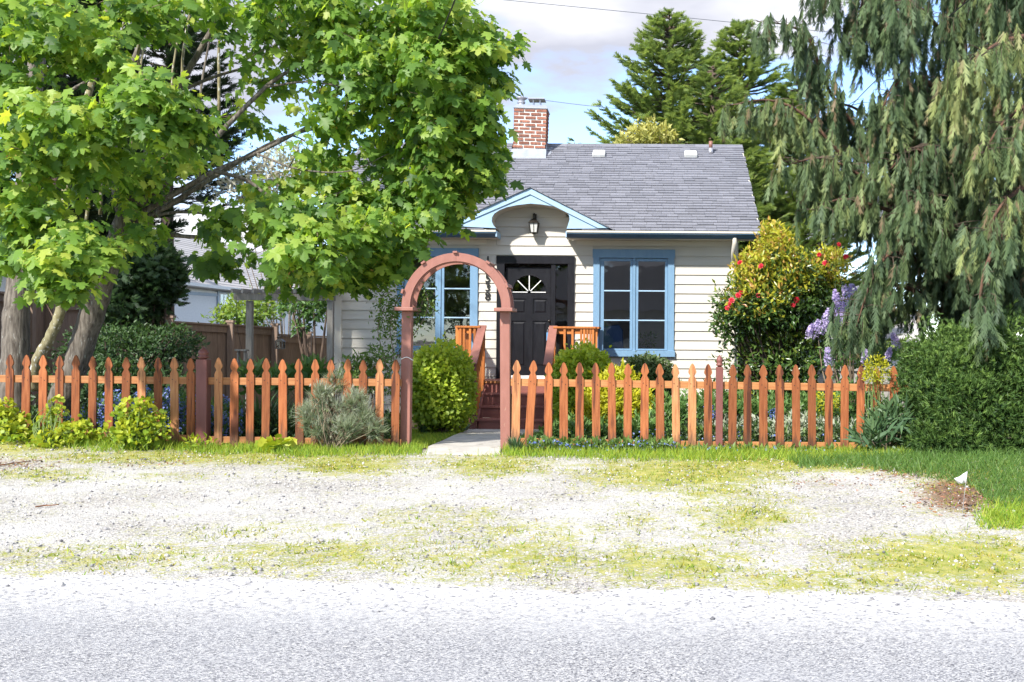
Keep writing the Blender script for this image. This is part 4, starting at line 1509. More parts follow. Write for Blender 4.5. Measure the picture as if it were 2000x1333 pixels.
# sloping stair rails
for side, (pf, pb) in enumerate((((925, 708), (945.5, 638)), ((1071, 710), (1087, 640)))):
    a = P(pf[0], pf[1], YS)
    bx = P(pb[0], pb[1], YL)
    b_ = Vector((a.x, YL + .02, RAILH))
    MB().box(a.x - .045, a.x + .045, YS - .09, YS, gS - .06, a.z - .02).build('newel_post', M['redbrown'], steps, bevel=.004)
    MB().beam((a.x, YS - .12, a.z - .03), (b_.x, b_.y + .05, b_.z + .01), .14, .036).build('handrail', M['arch'], steps, bevel=.005)
    dz = (b_.z - a.z) / (b_.y - YS)
    MB().beam((a.x, YS, gS + .22), (a.x, YL, FL + .08), .04, .085).build('lower_rail', M['rail'], steps)
    MB().beam((a.x, YS, a.z - .12), (a.x, YL, b_.z - .10), .04, .085).build('upper_rail', M['baluster'], steps)
    n = 7
    for i in range(n):
        y = YS + .07 + (YL - YS - .12) * i / (n - 1)
        zt_ = a.z - .09 + dz * (y - YS)
        zb_ = gS + .20 + (FL + .08 - gS - .22) * (y - YS) / (YL - YS)
        s = -1 if side else 1
        MB().box(a.x + s * .022, a.x + s * .058, y - .019, y + .019, zb_, zt_).build('baluster', M['baluster'], steps)
    MB().box(a.x - .045, a.x + .045, YL + .001, YL + .09, FL + .001, RAILH - .025).build('landing_post', M['baluster'], steps)
    # stringer
    MB().add([(a.x + (.05 if not side else -.05), YS, gS - .05), (a.x + (.05 if not side else -.05), YS, gS + rh), (a.x + (.05 if not side else -.05), YL, FL - .04), (a.x + (.05 if not side else -.05), YL, FL - .34),
              (a.x + (.085 if not side else -.085), YS, gS - .05), (a.x + (.085 if not side else -.085), YS, gS + rh), (a.x + (.085 if not side else -.085), YL, FL - .04), (a.x + (.085 if not side else -.085), YL, FL - .34)],
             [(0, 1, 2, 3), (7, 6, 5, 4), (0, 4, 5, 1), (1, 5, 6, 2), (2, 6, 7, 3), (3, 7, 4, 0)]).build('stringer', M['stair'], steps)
# landing rails: front wings and sides back to the wall
for x0, x1, bal in ((lx0 - .02, P(938, 640, YL).x, (899, 906, 918, 927)), (P(1081, 640, YL).x, lx1 + .02, (1102.5, 1118, 1135, 1141, 1147, 1153, 1158))):
    MB().box(x0, x1, YL - .03, YL + .12, RAILH - .022, RAILH + .012).build('cap_rail', M['baluster'], steps, bevel=.004)
    MB().box(x0 + .03, x1 - .03, YL + .026, YL + .062, RAILH - .115, RAILH - .0225).build('upper_rail', M['baluster'], steps)
    MB().box(x0 + .03, x1 - .03, YL + .026, YL + .062, FL + .06, FL + .14).build('lower_rail', M['baluster'], steps)
    for px in bal:
        x = P(px, 680, YL).x
        MB().box(x - .019, x + .019, YL - .012, YL + .0255, FL + .04, RAILH - .024).build('baluster', M['baluster'], steps)
for x in (lx0, lx1):
    s = 1 if x == lx0 else -1
    MB().box(x - .045, x + .045, YL + .03 - .001, YL + .121, FL + .001, RAILH - .024).build('landing_post', M['baluster'], steps)
    MB().box(x - .07, x + .07, YL + .122, YW - .06, RAILH - .022, RAILH + .011).build('cap_rail', M['baluster'], steps)
    MB().box(x - .018, x + .018, YL + .125, YW - .06, RAILH - .11, RAILH - .0225).build('upper_rail', M['baluster'], steps)
    MB().box(x - .018, x + .018, YL + .125, YW - .06, FL + .06, FL + .14).build('lower_rail', M['baluster'], steps)
    for i in range(7):
        y = YL + .2 + i * .115
        MB().box(x + s * .02, x + s * .056, y - .019, y + .019, FL + .04, RAILH - .024).build('baluster', M['baluster'], steps)

# ================================================================== garden arch
YA = 11.6
ac_ = P(890.5, 602, YA)
rad = 106.5 / S(YA)
arch = empty('garden_arch', (ac_.x, YA, 0), 'terracotta painted wooden arch over the gate gap in the picket fence', 'arch')
pz = ac_.z
DA = .34
for px, pxb in ((796, 792), (987, 988)):
    a, b_ = P(px, 615, YA + .16), P(pxb, 884, YA + .16)
    p = MB()
    h = .056
    zb_ = gzf(b_.x, YA) - .1
    p.add([(b_.x - h, YA + .11, zb_), (b_.x + h, YA + .11, zb_), (b_.x + h, YA + .22, zb_), (b_.x - h, YA + .22, zb_),
           (a.x - h, YA + .11, pz - .035), (a.x + h, YA + .11, pz - .035), (a.x + h, YA + .22, pz - .035), (a.x - h, YA + .22, pz - .035)],
          [(0, 3, 2, 1), (4, 5, 6, 7), (0, 1, 5, 4), (1, 2, 6, 5), (2, 3, 7, 6), (3, 0, 4, 7)])
    p.build('post', M['arch'], arch, bevel=.006)
    x = a.x
    MB().box(x - .105, x + .105, YA - .04, YA + DA + .05, pz - .034, pz + .006).build('plate', M['arch'], arch, bevel=.005)
for y0, y1 in ((YA, YA + .038), (YA + DA - .038, YA + DA)):
    seg = 40
    r0, r1 = rad - .095, rad
    for s in range(4):
        a0, a1 = math.pi * s / 4, math.pi * (s + 1) / 4
        th = np.linspace(a0, a1 - .002, 11)
        pl = [(ac_.x + r1 * math.cos(t_), pz + .007 + r1 * 1.0 * math.sin(t_)) for t_ in th] + [(ac_.x + r0 * math.cos(t_), pz + .007 + r0 * math.sin(t_)) for t_ in th[::-1]]
        MB().prism(pl, y0, y1).build('arch_rib', M['arch'], arch)
    # laminated second layer, a shade smaller
    th = np.linspace(0.0, math.pi, 37)
    ya, yb = (y1 + .0005, y1 + .03) if y0 == YA else (y0 - .03, y0 - .0005)
    pl = [(ac_.x + (r1 - .012) * math.cos(t_), pz + .008 + (r1 - .012) * math.sin(t_)) for t_ in th] + [(ac_.x + (r0 - .014) * math.cos(t_), pz + .008 + (r0 - .014) * math.sin(t_)) for t_ in th[::-1]]
    MB().prism(pl, ya, yb).build('arch_rib', M['arch'], arch)
for deg in (163, 126, 91, 55, 24):
    t_ = math.radians(deg)
    c = Vector((ac_.x + (rad + .014) * math.cos(t_), 0, pz + (rad + .014) * math.sin(t_)))
    MB().beam((c.x, YA - .035, c.z), (c.x, YA + DA + .05, c.z), .05, .024, (math.cos(t_), 0, math.sin(t_))).build('slat', M['arch'], arch, bevel=.003)
MB().tube(interp([P(783, 702, YA + .10), P(795, 698, YA + .098), P(806, 704, YA + .10), P(806, 703, YA + .22)], 4), .004, 5).build('string', M['white'], arch)

# ================================================================== picket fences
YF = 11.6


def prof(px, pts):
    return float(np.interp(px, [a for a, _ in pts], [b for _, b in pts]))


TOPS = [(0, 693), (180, 695), (340, 699), (460, 700), (772, 702), (1008, 703), (1072, 707), (1226, 709), (1410, 711), (1746, 715)]
BOTS = [(0, 842), (50, 845), (120, 850), (180, 860), (340, 867), (456, 872), (772, 873), (1010, 874), (1226, 881), (1410, 883), (1615, 886), (1746, 888)]
RT = [(0, 739), (190, 742), (372, 744), (772, 748), (1000, 747), (1405, 753), (1760, 759)]
RBm = [(0, 832), (180, 846), (340, 857), (460, 860), (772, 865), (1010, 862), (1405, 869), (1700, 872)]


def picket(px, lean, fence, light):
    top = P(px + lean / 2, prof(px, TOPS) + random.uniform(-1.5, 1.5), YF)
    bot = P(px - lean / 2, prof(px, BOTS) + random.uniform(-1.5, 1.5), YF)
    h = .0455 + random.uniform(-.002, .002)
    H = top.z - bot.z
    pr = [(0.0, 0), (.018, -.018), (.030, -.048), (.043, -.085), (.0455, -.105), (.036, -.122), (.026, -.138), (.026, -.152), (.036, -.168), (.0455, -.190), (.0455, -H)]
    k = h / .0455
    left = [(-x * k, z) for x, z in pr[1:]][::-1]
    poly = left + [(0, 0)] + [(x * k, z) for x, z in pr[1:]]
    mb = MB()
    dx = top.x - bot.x
    mb.prism([(top.x + x + dx * z / H, top.z + z) for x, z in poly[::-1]], YF, YF + .019)
    o_ = mb.build('picket', M['picket_light'] if light else M['picket'], fence, bevel=.003)
    nl = MB()
    for pts in (RT, RBm):
        zc = P(px, prof(max(min(px, 1760), 0), pts), YF).z
        for sx, dz_ in ((-.018, .012), (.02, -.016)):
            f_ = (zc - bot.z) / H
            xx = bot.x + dx * f_ + sx
            nl.tube([(xx, YF + .001, zc + dz_), (xx, YF - .0025, zc + dz_)], .0055, 6)
    nl.build('nail_heads', M['blackmetal'], o_)
    return o_


fl_ = empty('picket_fence', (P(390, 870, YF).x, YF, 0), 'left run of orange-stained picket fence from under the maple to the arch', 'fence')
fr2 = empty('picket_fence', (P(1370, 880, YF).x, YF, 0), 'right run of orange-stained picket fence from the arch to the dark hedge', 'fence')
LP = [-46, -14, 18, 50, 83, 115, 147, 180, 212, 245, 276, 308, 340, 372, 426, 457, 488, 519, 552, 584, 615, 646, 678, 708, 741, 772]
RP = [1008, 1037, 1071, 1101, 1132, 1164, 1195, 1226, 1259, 1289, 1320, 1352, 1383, 1431, 1460, 1491, 1523, 1555, 1586, 1619, 1650, 1681, 1713, 1746]
for px in LP:
    picket(px, random.uniform(-2, 3), fl_, px in (276, 426, 340, 741))
for px in RP:
    picket(px, {1008: 3, 1037: 11, 1071: 2}.get(px, random.uniform(-2, 2.5)), fr2, px in (1008, 1320, 1352))
for fe, a, c in ((fl_, -70, 386), (fl_, 408, 784), (fr2, 998, 1399), (fr2, 1411, 1790)):
    for pts, hh in ((RT, .082), (RBm, .075)):
        p0, p1 = P(a, prof(max(a, 0), pts), YF + .039), P(c, prof(min(c, 1760), pts), YF + .039)
        MB().beam(p0, p1, .038, hh, (0, 0, 1)).build('rail', M['rail'], fe, bevel=.003)


def fence_post(px, ytop, ybot, wpx, fe):
    t_ = P(px, ytop, YF + .03)
    b_ = P(px - 1, ybot, YF + .03)
    w_ = wpx / S(YF) / 2
    fin = .135
    mb = MB()
    mb.box(b_.x - w_, b_.x + w_, YF - .025, YF - .025 + 2 * w_, b_.z - .1, t_.z - fin)
    o_ = mb.build('post', M['redbrown'], fe, bevel=.006)
    cy = YF - .025 + w_
    MB().lathe((b_.x, cy, t_.z - fin), [(w_ * .62, 0), (w_ * .62, .012), (w_ * 1.02, .018), (w_ * 1.02, .032), (w_ * .7, .04), (w_ * .9, .06), (w_ * .95, .078), (w_ * .75, .102), (w_ * .35, .124), (.004, .137)], 14).build('finial', M['redbrown'], fe, smooth=True)


fence_post(397, 679, 868, 21.5, fl_)
fence_post(1405, 694, 884, 13.5, fr2)

# ================================================================== things beyond the fence on the left
# brown board fence stepping down beside the drive
bf = empty('board_fence', (P(330, 660, 21).x, 22, -.6), 'tall brown board fence with capped posts stepping down behind the maple', 'fence')


def fy(px):
    return 17.0 + px * 8.5 / 650.0


SEC = [(-80, 100, 566, 577), (100, 225, 588, 590), (225, 330, 606, 615), (338, 447, 628, 635), (455, 536, 634, 640), (541, 600, 653, 656), (606, 655, 656, 658)]
for px0, px1, t0, t1 in SEC:
    n = max(3, int(round((px1 - px0) / (11.0 if px0 > 300 else 15.0))))
    for i in range(n):
        pa = px0 + (px1 - px0) * i / n
        pb_ = px0 + (px1 - px0) * (i + 1) / n
        ta = t0 + (t1 - t0) * i / n
        A, B = P(pa, ta + 14, fy(pa)), P(pb_, ta + 14, fy(pb_))
        d = (B - A)
        d.z = 0
        d = d.normalized() * .006
        B = B - d
        jj = random.uniform(-.004, .004)
        mb = MB()
        zt_ = A.z
        mb.add([(A.x, A.y + jj, -.9), (B.x, B.y + jj, -.9), (B.x, B.y + .02 + jj, -.9), (A.x, A.y + .02 + jj, -.9),
                (A.x, A.y + jj, zt_), (B.x, B.y + jj, zt_), (B.x, B.y + .02 + jj, zt_), (A.x, A.y + .02 + jj, zt_)],
               [(0, 3, 2, 1), (4, 5, 6, 7), (0, 1, 5, 4), (1, 2, 6, 5), (2, 3, 7, 6), (3, 0, 4, 7)])
        mb.build('board', M['brownfence'], bf)
    A, B = P(px0, t0 + 1, fy(px0) - .03), P(px1, t1 + 1, fy(px1) - .03)
    MB().beam(A, B, .13, .035).build('cap_rail', M['brownfence'], bf)
    A, B = P(px0, t0 + 9, fy(px0) - .035), P(px1, t1 + 9, fy(px1) - .035)
    MB().beam(A, B, .03, .15).build('trim_rail', M['brownfence'], bf)
for px, ty in ((-85, 552), (61, 562), (100, 574), (225, 592), (334, 617), (451, 626), (538, 632), (603, 648)):
    Yp = fy(px) - .09
    t_ = P(px, ty, Yp)
    w_ = (5.5 if px > 300 else 7) / S(Yp)
    MB().box(t_.x - w_, t_.x + w_, Yp - w_, Yp + w_ * .6, -.95, t_.z - .05).build('post', M['brownfence'], bf)
    MB().box(t_.x - w_ * 1.35, t_.x + w_ * 1.35, Yp - w_ * 1.35, Yp + w_ * .9, t_.z - .049, t_.z).build('post_cap', M['brownfence'], bf)
# lantern on that fence
Yl = fy(547) - .30
lc = P(547, 668, Yl)
fl2 = empty('fence_lantern', (lc.x, Yl + .1, lc.z), 'black square lantern fixed to the brown board fence', 'lantern')
MB().box(P(538, 660, Yl).x - .03, P(541, 660, Yl).x, Yl + .06, Yl + .12, P(540, 676, Yl).z, P(540, 656, Yl).z).build('back_plate', M['blackmetal'], fl2)
MB().tube(interp([P(540, 661, Yl + .06), P(543, 658, Yl), P(547, 659, Yl), P(547, 662, Yl)], 4), .012, 6).build('bracket_arm', M['blackmetal'], fl2)
s_ = 1 / S(Yl)
MB().add([(lc.x - 9 * s_, Yl - 9 * s_, lc.z + .5 * s_), (lc.x + 9 * s_, Yl - 9 * s_, lc.z + .5 * s_), (lc.x + 9 * s_, Yl + 9 * s_, lc.z + .5 * s_), (lc.x - 9 * s_, Yl + 9 * s_, lc.z + .5 * s_),
          (lc.x - 3 * s_, Yl - 3 * s_, lc.z + 6 * s_), (lc.x + 3 * s_, Yl - 3 * s_, lc.z + 6 * s_), (lc.x + 3 * s_, Yl + 3 * s_, lc.z + 6 * s_), (lc.x - 3 * s_, Yl + 3 * s_, lc.z + 6 * s_)],
         [(0, 3, 2, 1), (4, 5, 6, 7), (0, 1, 5, 4), (1, 2, 6, 5), (2, 3, 7, 6), (3, 0, 4, 7)]).build('lantern_roof', M['blackmetal'], fl2)
cg = MB()
for sx in (-1, 1):
    for sy in (-1, 1):
        cg.box(lc.x + sx * 6.5 * s_ - .01, lc.x + sx * 6.5 * s_ + .01, Yl + sy * 6.5 * s_ - .01, Yl + sy * 6.5 * s_ + .01, lc.z - 12.5 * s_, lc.z + .4 * s_)
cg.box(lc.x - 7 * s_, lc.x + 7 * s_, Yl - 7 * s_, Yl + 7 * s_, lc.z - 14 * s_, lc.z - 12.6 * s_)
cg.build('cage', M['blackmetal'], fl2)
MB().box(lc.x - 5.5 * s_, lc.x + 5.5 * s_, Yl - 5.5 * s_, Yl + 5.5 * s_, lc.z - 12.4 * s_, lc.z + .3 * s_).build('lantern_glass', M['glass'], fl2)

# grey garden pergola against the house side
YPg = 18.0
pg = empty('pergola', (P(560, 800, YPg).x, YPg, -.3), 'weathered grey wooden pergola between the side fence and the cottage', 'pergola')
for px, wd in ((488, 11.5), (646, 11.5)):
    c = P(px, 590, YPg)
    w_ = wd / S(YPg) / 2
    MB().box(c.x - w_, c.x + w_, YPg - w_, YPg + w_, -.6, P(px, 588, YPg).z).build('post', M['greywood'], pg, bevel=.004)
for yy in (YPg - .08, YPg + .08):
    a, c = P(460, 580.5, YPg), P(652.5, 584, YPg)
    MB().beam((a.x, yy, a.z), (c.x, yy, a.z), .035, .11).build('beam', M['greywood'], pg, bevel=.003)
for i in range(10):
    x = P(468 + i * 20, 575, YPg).x
    MB().box(x - .018, x + .018, YPg - .35, YPg + .35, P(468, 573.5, YPg).z, P(468, 573.5, YPg).z + .07).build('rafter', M['greywood'], pg)
# birdhouse on the beam
bh = P(596, 566, YPg - .12)
bho = empty('birdhouse', (bh.x, YPg - .1, P(596, 577, YPg).z), 'small weathered birdhouse standing on the grey pergola beam', 'birdhouse')
x0, x1 = P(585, 566, YPg - .2).x, P(608, 566, YPg - .2).x
z0, z1 = P(596, 573.5, YPg).z + .0705, P(596, 556, YPg).z + .02
MB().box(x0, x1, YPg - .22, YPg - .01, z0, z1).build('box', M['greywood'], bho, bevel=.003)
MB().box(x0 + .1, x1 - .008, YPg - .226, YPg - .2205, z0 + .01, z1 - .02).build('front_board', M['insulator'], bho)
MB().prism([(x0 - .02, z1 + .001), (x1 + .02, z1 + .001), (x1 + .015, z1 + .03), (x0 - .01, z1 + .035)], YPg - .25, YPg + .02).build('roof_board', M['greywood'], bho)
MB().tube([((x0 + x1) / 2 + .04, YPg - .228, z0 + .07), ((x0 + x1) / 2 + .04, YPg - .2265, z0 + .07)], .022, 12).build('entrance_hole', M['black'], bho)
# little hanging wooden frame feeder
hf = P(472, 702, YPg - .3)
hfo = empty('hanging_feeder', (hf.x, hf.y, hf.z), 'small weathered wooden frame feeder hanging on a wire from the pergola', 'bird feeder')
yq = YPg - .3
xa, xb = P(465, 700, yq).x, P(480, 700, yq).x
zt_, zb_ = P(472, 686, yq).z, P(472, 722, yq).z
MB().box(xa, xa + .022, yq - .05, yq + .05, zb_, zt_).build('side', M['greywood'], hfo)
MB().box(xb - .022, xb, yq - .05, yq + .05, zb_, zt_).build('side', M['greywood'], hfo)
MB().box(xa - .03, xb + .03, yq - .08, yq + .08, zt_, zt_ + .03).build('top_board', M['greywood'], hfo)
MB().box(xa - .03, xb + .03, yq - .08, yq + .08, zb_ - .025, zb_).build('tray', M['greywood'], hfo)
MB().tube([(hf.x, yq, zt_ + .03), P(463, 640, yq), P(461.5, 580, yq)], .004, 5).build('wire', M['cable'], hfo)

# white neighbouring house
YNa, YNb = 29.0, 40.0
nh = empty('neighbour_house', (P(430, 660, 32).x, 33, -1.5), 'white neighbouring house with grey shingle roof and dusty blue trim', 'house')


XN = -16.6


def NP(px, py):
    """point on the neighbour's long wall, which runs straight back"""
    return P(px, py, XN * F / (px - XV))


def nquad(px0, px1, t0, t1, b0, b1, off, nm, m_, par):
    A, B, C_, D = NP(px0, b0), NP(px1, b1), NP(px1, t1), NP(px0, t0)
    v = [A, B, C_, D]
    n_ = (B - A).cross(D - A).normalized()
    if n_.x < 0:
        n_ = -n_
    fr_ = [p + n_ * off for p in v]
    bk = [p - n_ * .05 for p in v]
    return MB().add(fr_ + bk, [(0, 1, 2, 3), (7, 6, 5, 4), (0, 4, 5, 1), (1, 5, 6, 2), (2, 6, 7, 3), (3, 7, 4, 0)]).build(nm, m_, par)


nquad(120, 700, 535, 602, 720, 720, .0, 'wall', M['whitewall'], nh)
nquad(120, 700, 536, 603, 545, 609, .03, 'frieze_board', M['white'], nh)
nquad(120, 422, 551, 573.5, 559, 579.5, .032, 'trim_band', M['greytrim'], nh)


def nwin(px0, px1, t, b):
    w_ = nquad(px0, px1, t, t + (px1 - px0) * .07, b, b + 1, .05, 'window', M['greytrim'], nh)
    nquad(px0 + 3, px1 - 3, t + 4, t + 5, b - 2, b - 1, .054, 'frame', M['white'], w_)
    mid = (px0 + px1) / 2
    for a, c in ((px0 + 5, mid - 1.5), (mid + 1.5, px1 - 5)):
        nquad(a, c, t + 6, t + 7, b - 4, b - 4, .058, 'pane', M['glass'], w_)
        nquad((a + c) / 2 - .7, (a + c) / 2 + .7, t + 6, t + 7, b - 4, b - 4, .066, 'muntin', M['white'], w_)
        for f_ in (.35, .68):
            yy = t + 6 + (b - 10 - t) * f_
            nquad(a, c, yy, yy, yy + 1.4, yy + 1.4, .065, 'muntin', M['white'], w_)


nwin(423, 462, 569, 648)
nwin(238, 312, 568, 645)
# roof slope facing the cottage, in courses
ze = NP(250, 548).z + .10
E0, E1 = Vector((XN + .45, 25, ze)), Vector((XN + .45, 62, ze))
R0, R1 = Vector((XN - 4.2, 25, ze + 2.7)), Vector((XN - 4.2, 62, ze + 2.7))
MB().prism([(XN + .4, ze - .03), (XN - 4.2, ze + 2.66), (XN - 8.8, ze - .03)], 25.1, 61.9).build('roof_body', M['whitewall'], nh)
MB().box(XN - 8.4, XN - .06, 25.3, 61.7, -1.6, ze - .04).build('wall', M['whitewall'], nh)
rf = bpy.data.objects.new('roof', None)
link(rf, nh, R0)
nc = 22
for i in range(nc):
    a0, a1 = E0.lerp(R0, i / nc), E1.lerp(R1, i / nc)
    b0, b1 = E0.lerp(R0, (i + 1.15) / nc), E1.lerp(R1, (i + 1.15) / nc)
    u_ = Vector((0, 0, .03))
    MB().add([a0, a1, a1 + u_, a0 + u_, b0, b1, b1 + u_ * .3, b0 + u_ * .3], [(0, 1, 2, 3), (3, 2, 6, 7), (0, 3, 7, 4), (1, 5, 6, 2), (4, 5, 1, 0)]).build('shingle_course', M['greyroof'], rf)
d_ = (E1 - E0).normalized()
MB().beam(E0 + Vector((.03, 0, -.03)), E1 + Vector((.03, 0, -.03)), .12, .12).build('gutter', M['white'], nh)
MB().beam(E0 + Vector((-.25, 0, -.09)), E1 + Vector((-.25, 0, -.09)), .44, .03).build('soffit', M['white'], nh)

# back yard right: grey board fence and a pale shed wall glimpsed through the shrubs
gf = empty('back_fence', (P(1690, 730, 24).x, 24, -.6), 'low grey board fence far behind the lilac', 'fence')
for i in range(22):
    pa = 1560 + i * 11
    A, B = P(pa, 716, 23.5), P(pa + 10.4, 716, 23.5)
    MB().box(A.x, B.x, 23.5, 23.52, -1.0, A.z + random.uniform(-.005, .005)).build('board', M['greywood'], gf)
for ty in (720, 745):
    A = P(1560, ty, 23.46)
    B = P(1802, ty, 23.46)
    MB().box(A.x, B.x, 23.44, 23.495, A.z - .05, A.z + .05).build('rail', M['greywood'], gf)
sh = empty('white_shed', (P(1680, 690, 30).x, 30, -.8), 'white outbuilding glimpsed under the cedar branches', 'shed')
A, B = P(1590, 665, 29), P(1790, 665, 29)
MB().box(A.x, B.x, 29, 31, -1.2, A.z).build('wall', M['whitewall'], sh)
MB().prismx([(28.7, A.z - .02), (30, A.z + .9), (31.3, A.z - .02), (31.3, A.z - .1), (28.7, A.z - .1)], A.x - .2, B.x + .2).build('roof', M['greyroof'], sh)

# ================================================================== small things in front
fg = P(1879, 1003, 1)
Yq = 7.9
for _ in range(30):
    g_ = P(1879, 1003, Yq)
    Yq += (g_.z - gzf(g_.x, Yq)) * 5
g_ = P(1879, 1003, Yq)
ufl = empty('marker_flag', (g_.x, Yq, gzf(g_.x, Yq)), 'small white utility marker flag on a thin wire at the lawn edge', 'flag')
tp = P(1889.5, 921, Yq)
MB().tube([Vector((g_.x, Yq, gzf(g_.x, Yq) - .03)), g_.lerp(tp, .5), tp], .0022, 6).build('wire', M['metal'], ufl)
mb = MB()
n = 8
vs_ = []
for i in range(n):
    f_ = i / (n - 1)
    for (px, py) in ((1889.5 - 23.5 * f_, 921 + 15 * f_ ** .8), (1887.5 - 13 * f_, 943 + 3 * f_)):
        q_ = P(px, py, Yq)
        q_.y += .012 * math.sin(f_ * 7) + .03 * f_
        vs_.append(q_)
mb.add(vs_, [(2 * i, 2 * i + 1, 2 * i + 3, 2 * i + 2) for i in range(n - 1)])
fo_ = mb.build('flag_sheet', M['flag'], ufl, smooth=True)
sm_ = fo_.modifiers.new('thickness', 'SOLIDIFY')
sm_.thickness = .0006

# twigs on the gravel
for (pa, pb_, lab) in (((70, 993), (118, 988), 'dry brown stick lying on the pale gravel at far left'),
                       ((0, 911), (60, 903), 'long rusty dead stem on the gravel by the lime-green shrubs')):
    pts = []
    for f_ in (0, .3, .6, 1):
        px, py = pa[0] + (pb_[0] - pa[0]) * f_, pa[1] + (pb_[1] - pa[1]) * f_
        Y = 8.0
        for _ in range(40):
            g_ = P(px, py, Y)
            Y += (g_.z - gzf(g_.x, Y)) * 5
        g_ = P(px, py, Y)
        pts.append(g_ + Vector((0, random.uniform(-.02, .02), .012)))
    tag(MB().tube(interp(pts, 3), [.007 * (1 - .05 * i) for i in range(10)], 6).build('stick', M['chip'], None, smooth=True), lab, 'stick')

# overhead lines
def wire(pts, r, m_, label, sag=0):
    q_ = [P(*p) for p in pts]
    tag(MB().tube(interp(q_, 8), r, 6).build('overhead_cable', m_, None, smooth=True), label, 'cable')


wire([(905, -40, 10.0), (855, 80, 11.2), (790, 215, 13.2), (706, 365, 17.2)], .009, M['cable'], 'black service cable dropping in front of the maple to the roof')
wire([(880, -10, 38), (1290, 30, 38), (1690, 70, 38), (2060, 105, 38)], .012, M['greycable'], 'thin grey wire high across the sky behind the conifers')
wire([(1000, 188, 36), (1200, 212, 36), (1500, 232, 36), (1900, 262, 36)], .010, M['greycable'], 'thin grey wire crossing the sky just right of the chimney')
wire([(1905, -10, 12.8), (1780, 95, 15), (1690, 178, 18), (1620, 255, 22)], .008, M['cable'], 'dark cable slanting through the weeping cedar')

# ================================================================== across the road (mirrored in the panes)
oh = empty('opposite_house', (-1, -19, -.15), 'pale bungalow across the road mirrored in the cottage windows', 'house')
MB().box(-7, 5, -25, -18, -.2, 2.9).build('wall', M['siding'], oh)
MB().prismx([(-17.4, 2.8), (-21.5, 5.2), (-25.6, 2.8)], -7.5, 5.5).build('roof', M['shingle'], oh)
for x in (-5.2, -1.8, 2.4):
    w_ = MB().box(x, x + 1.5, -18.0, -17.95, .9, 2.2).build('window', M['white'], oh)
    MB().box(x + .1, x + 1.4, -17.95, -17.94, 1.0, 2.1).build('pane', M['black'], w_)
# ================================================================== the maple
mpl = empty('maple_tree', (P(70, 850, 12.5).x, 12.6, 0), 'large multi-stemmed bigleaf maple with bright green leaves behind the left fence', 'tree')
limbs = []
THIN = .78


def limb(pts, r0, r1, m_='bark', name='branch', n=6, sides=9, rough=0.0):
    q_ = interp([P(*p) for p in pts], n)
    if rough:
        q_ = [p + Vector((random.gauss(0, rough), random.gauss(0, rough), 0)) for p in q_]
    if name == 'branch':
        r0, r1 = r0 * THIN, r1 * THIN
    rr = [r0 + (r1 - r0) * (i / (len(q_) - 1)) ** .8 for i in range(len(q_))]
    if rough:
        rr = [r * random.uniform(.95, 1.06) for r in rr]
    MB().tube(q_, rr, sides).build(name, M[m_], mpl, smooth=True)
    limbs.extend([(p, r) for p, r in zip(q_, rr)])
    return q_


limb([(22, 905, 12.5), (26, 800, 12.5), (30, 700, 12.55), (33, 600, 12.6), (45, 480, 12.7), (52, 380, 12.8), (58, 250, 13), (75, 100, 13.2), (95, -80, 13.4)], .19, .09, 'bark', 'trunk', 8, 18, .004)
limb([(104, 900, 12.4), (118, 800, 12.35), (150, 710, 12.3), (178, 620, 12.25), (207, 530, 12.2), (230, 470, 12.2), (246, 420, 12.2)], .175, .11, 'bark', 'trunk', 8, 18, .004)
limb([(66, 760, 12.3), (74, 705, 12.15), (100, 655, 12.05), (120, 600, 12.0), (128, 540, 12.0), (124, 470, 12.0), (128, 380, 12.1), (150, 260, 12.2), (190, 120, 12.4), (220, -60, 12.6)], .072, .035, 'mossbark', 'trunk', 8, 12, .003)
limb([(242, 430, 12.2), (228, 385, 12.2), (222, 300, 12.3), (240, 180, 12.4), (285, 60, 12.6), (320, -60, 12.8)], .075, .04, rough=.003)
limb([(246, 425, 12.2), (280, 340, 12.1), (300, 260, 12.1), (345, 180, 12.2), (390, 100, 12.3), (440, 10, 12.4), (480, -80, 12.5)], .075, .032, rough=.003)
limb([(250, 420, 12.2), (300, 375, 12.0), (380, 310, 11.9), (440, 250, 11.9), (520, 170, 12.0), (600, 120, 12.1), (690, 90, 12.2)], .065, .018, rough=.003)
limb([(255, 430, 12.2), (330, 385, 12.1), (420, 335, 12.1), (500, 300, 12.2), (570, 265, 12.3), (640, 225, 12.4), (760, 170, 12.6)], .055, .014, rough=.003)
limb([(262, 440, 12.2), (340, 395, 12.3), (420, 345, 12.5), (520, 285, 12.8), (620, 250, 13.0), (740, 240, 13.2), (850, 200, 13.3)], .05, .014, rough=.003)
limb([(258, 445, 12.2), (310, 455, 11.9), (380, 463, 11.7), (450, 455, 11.6), (560, 430, 11.6), (640, 415, 11.7)], .045, .012, rough=.002)
limb([(420, 335, 12.1), (480, 352, 12.0), (540, 390, 12.0), (610, 393, 12.1), (700, 365, 12.3), (785, 352, 12.5), (860, 320, 12.6)], .032, .010, rough=.002)
limb([(250, 430, 12.2), (290, 425, 12.3), (350, 415, 12.5), (430, 425, 12.8), (500, 470, 13), (560, 520, 13.1), (600, 545, 13.2)], .03, .008, rough=.002)
limb([(345, 180, 12.2), (420, 150, 12.4), (500, 120, 12.7), (580, 40, 13), (640, -60, 13.2)], .03, .012, rough=.002)
limb([(520, 170, 12.0), (600, 160, 11.8), (700, 170, 11.8), (800, 140, 11.9), (880, 110, 12.0)], .02, .006, rough=.002)
limb([(500, 300, 12.2), (580, 330, 12.0), (680, 335, 12.0), (760, 300, 12.1)], .02, .006, rough=.002)
limb([(300, 260, 12.1), (310, 200, 11.9), (270, 120, 11.7), (290, 20, 11.6), (300, -60, 11.5)], .03, .012, 'mossbark', rough=.002)
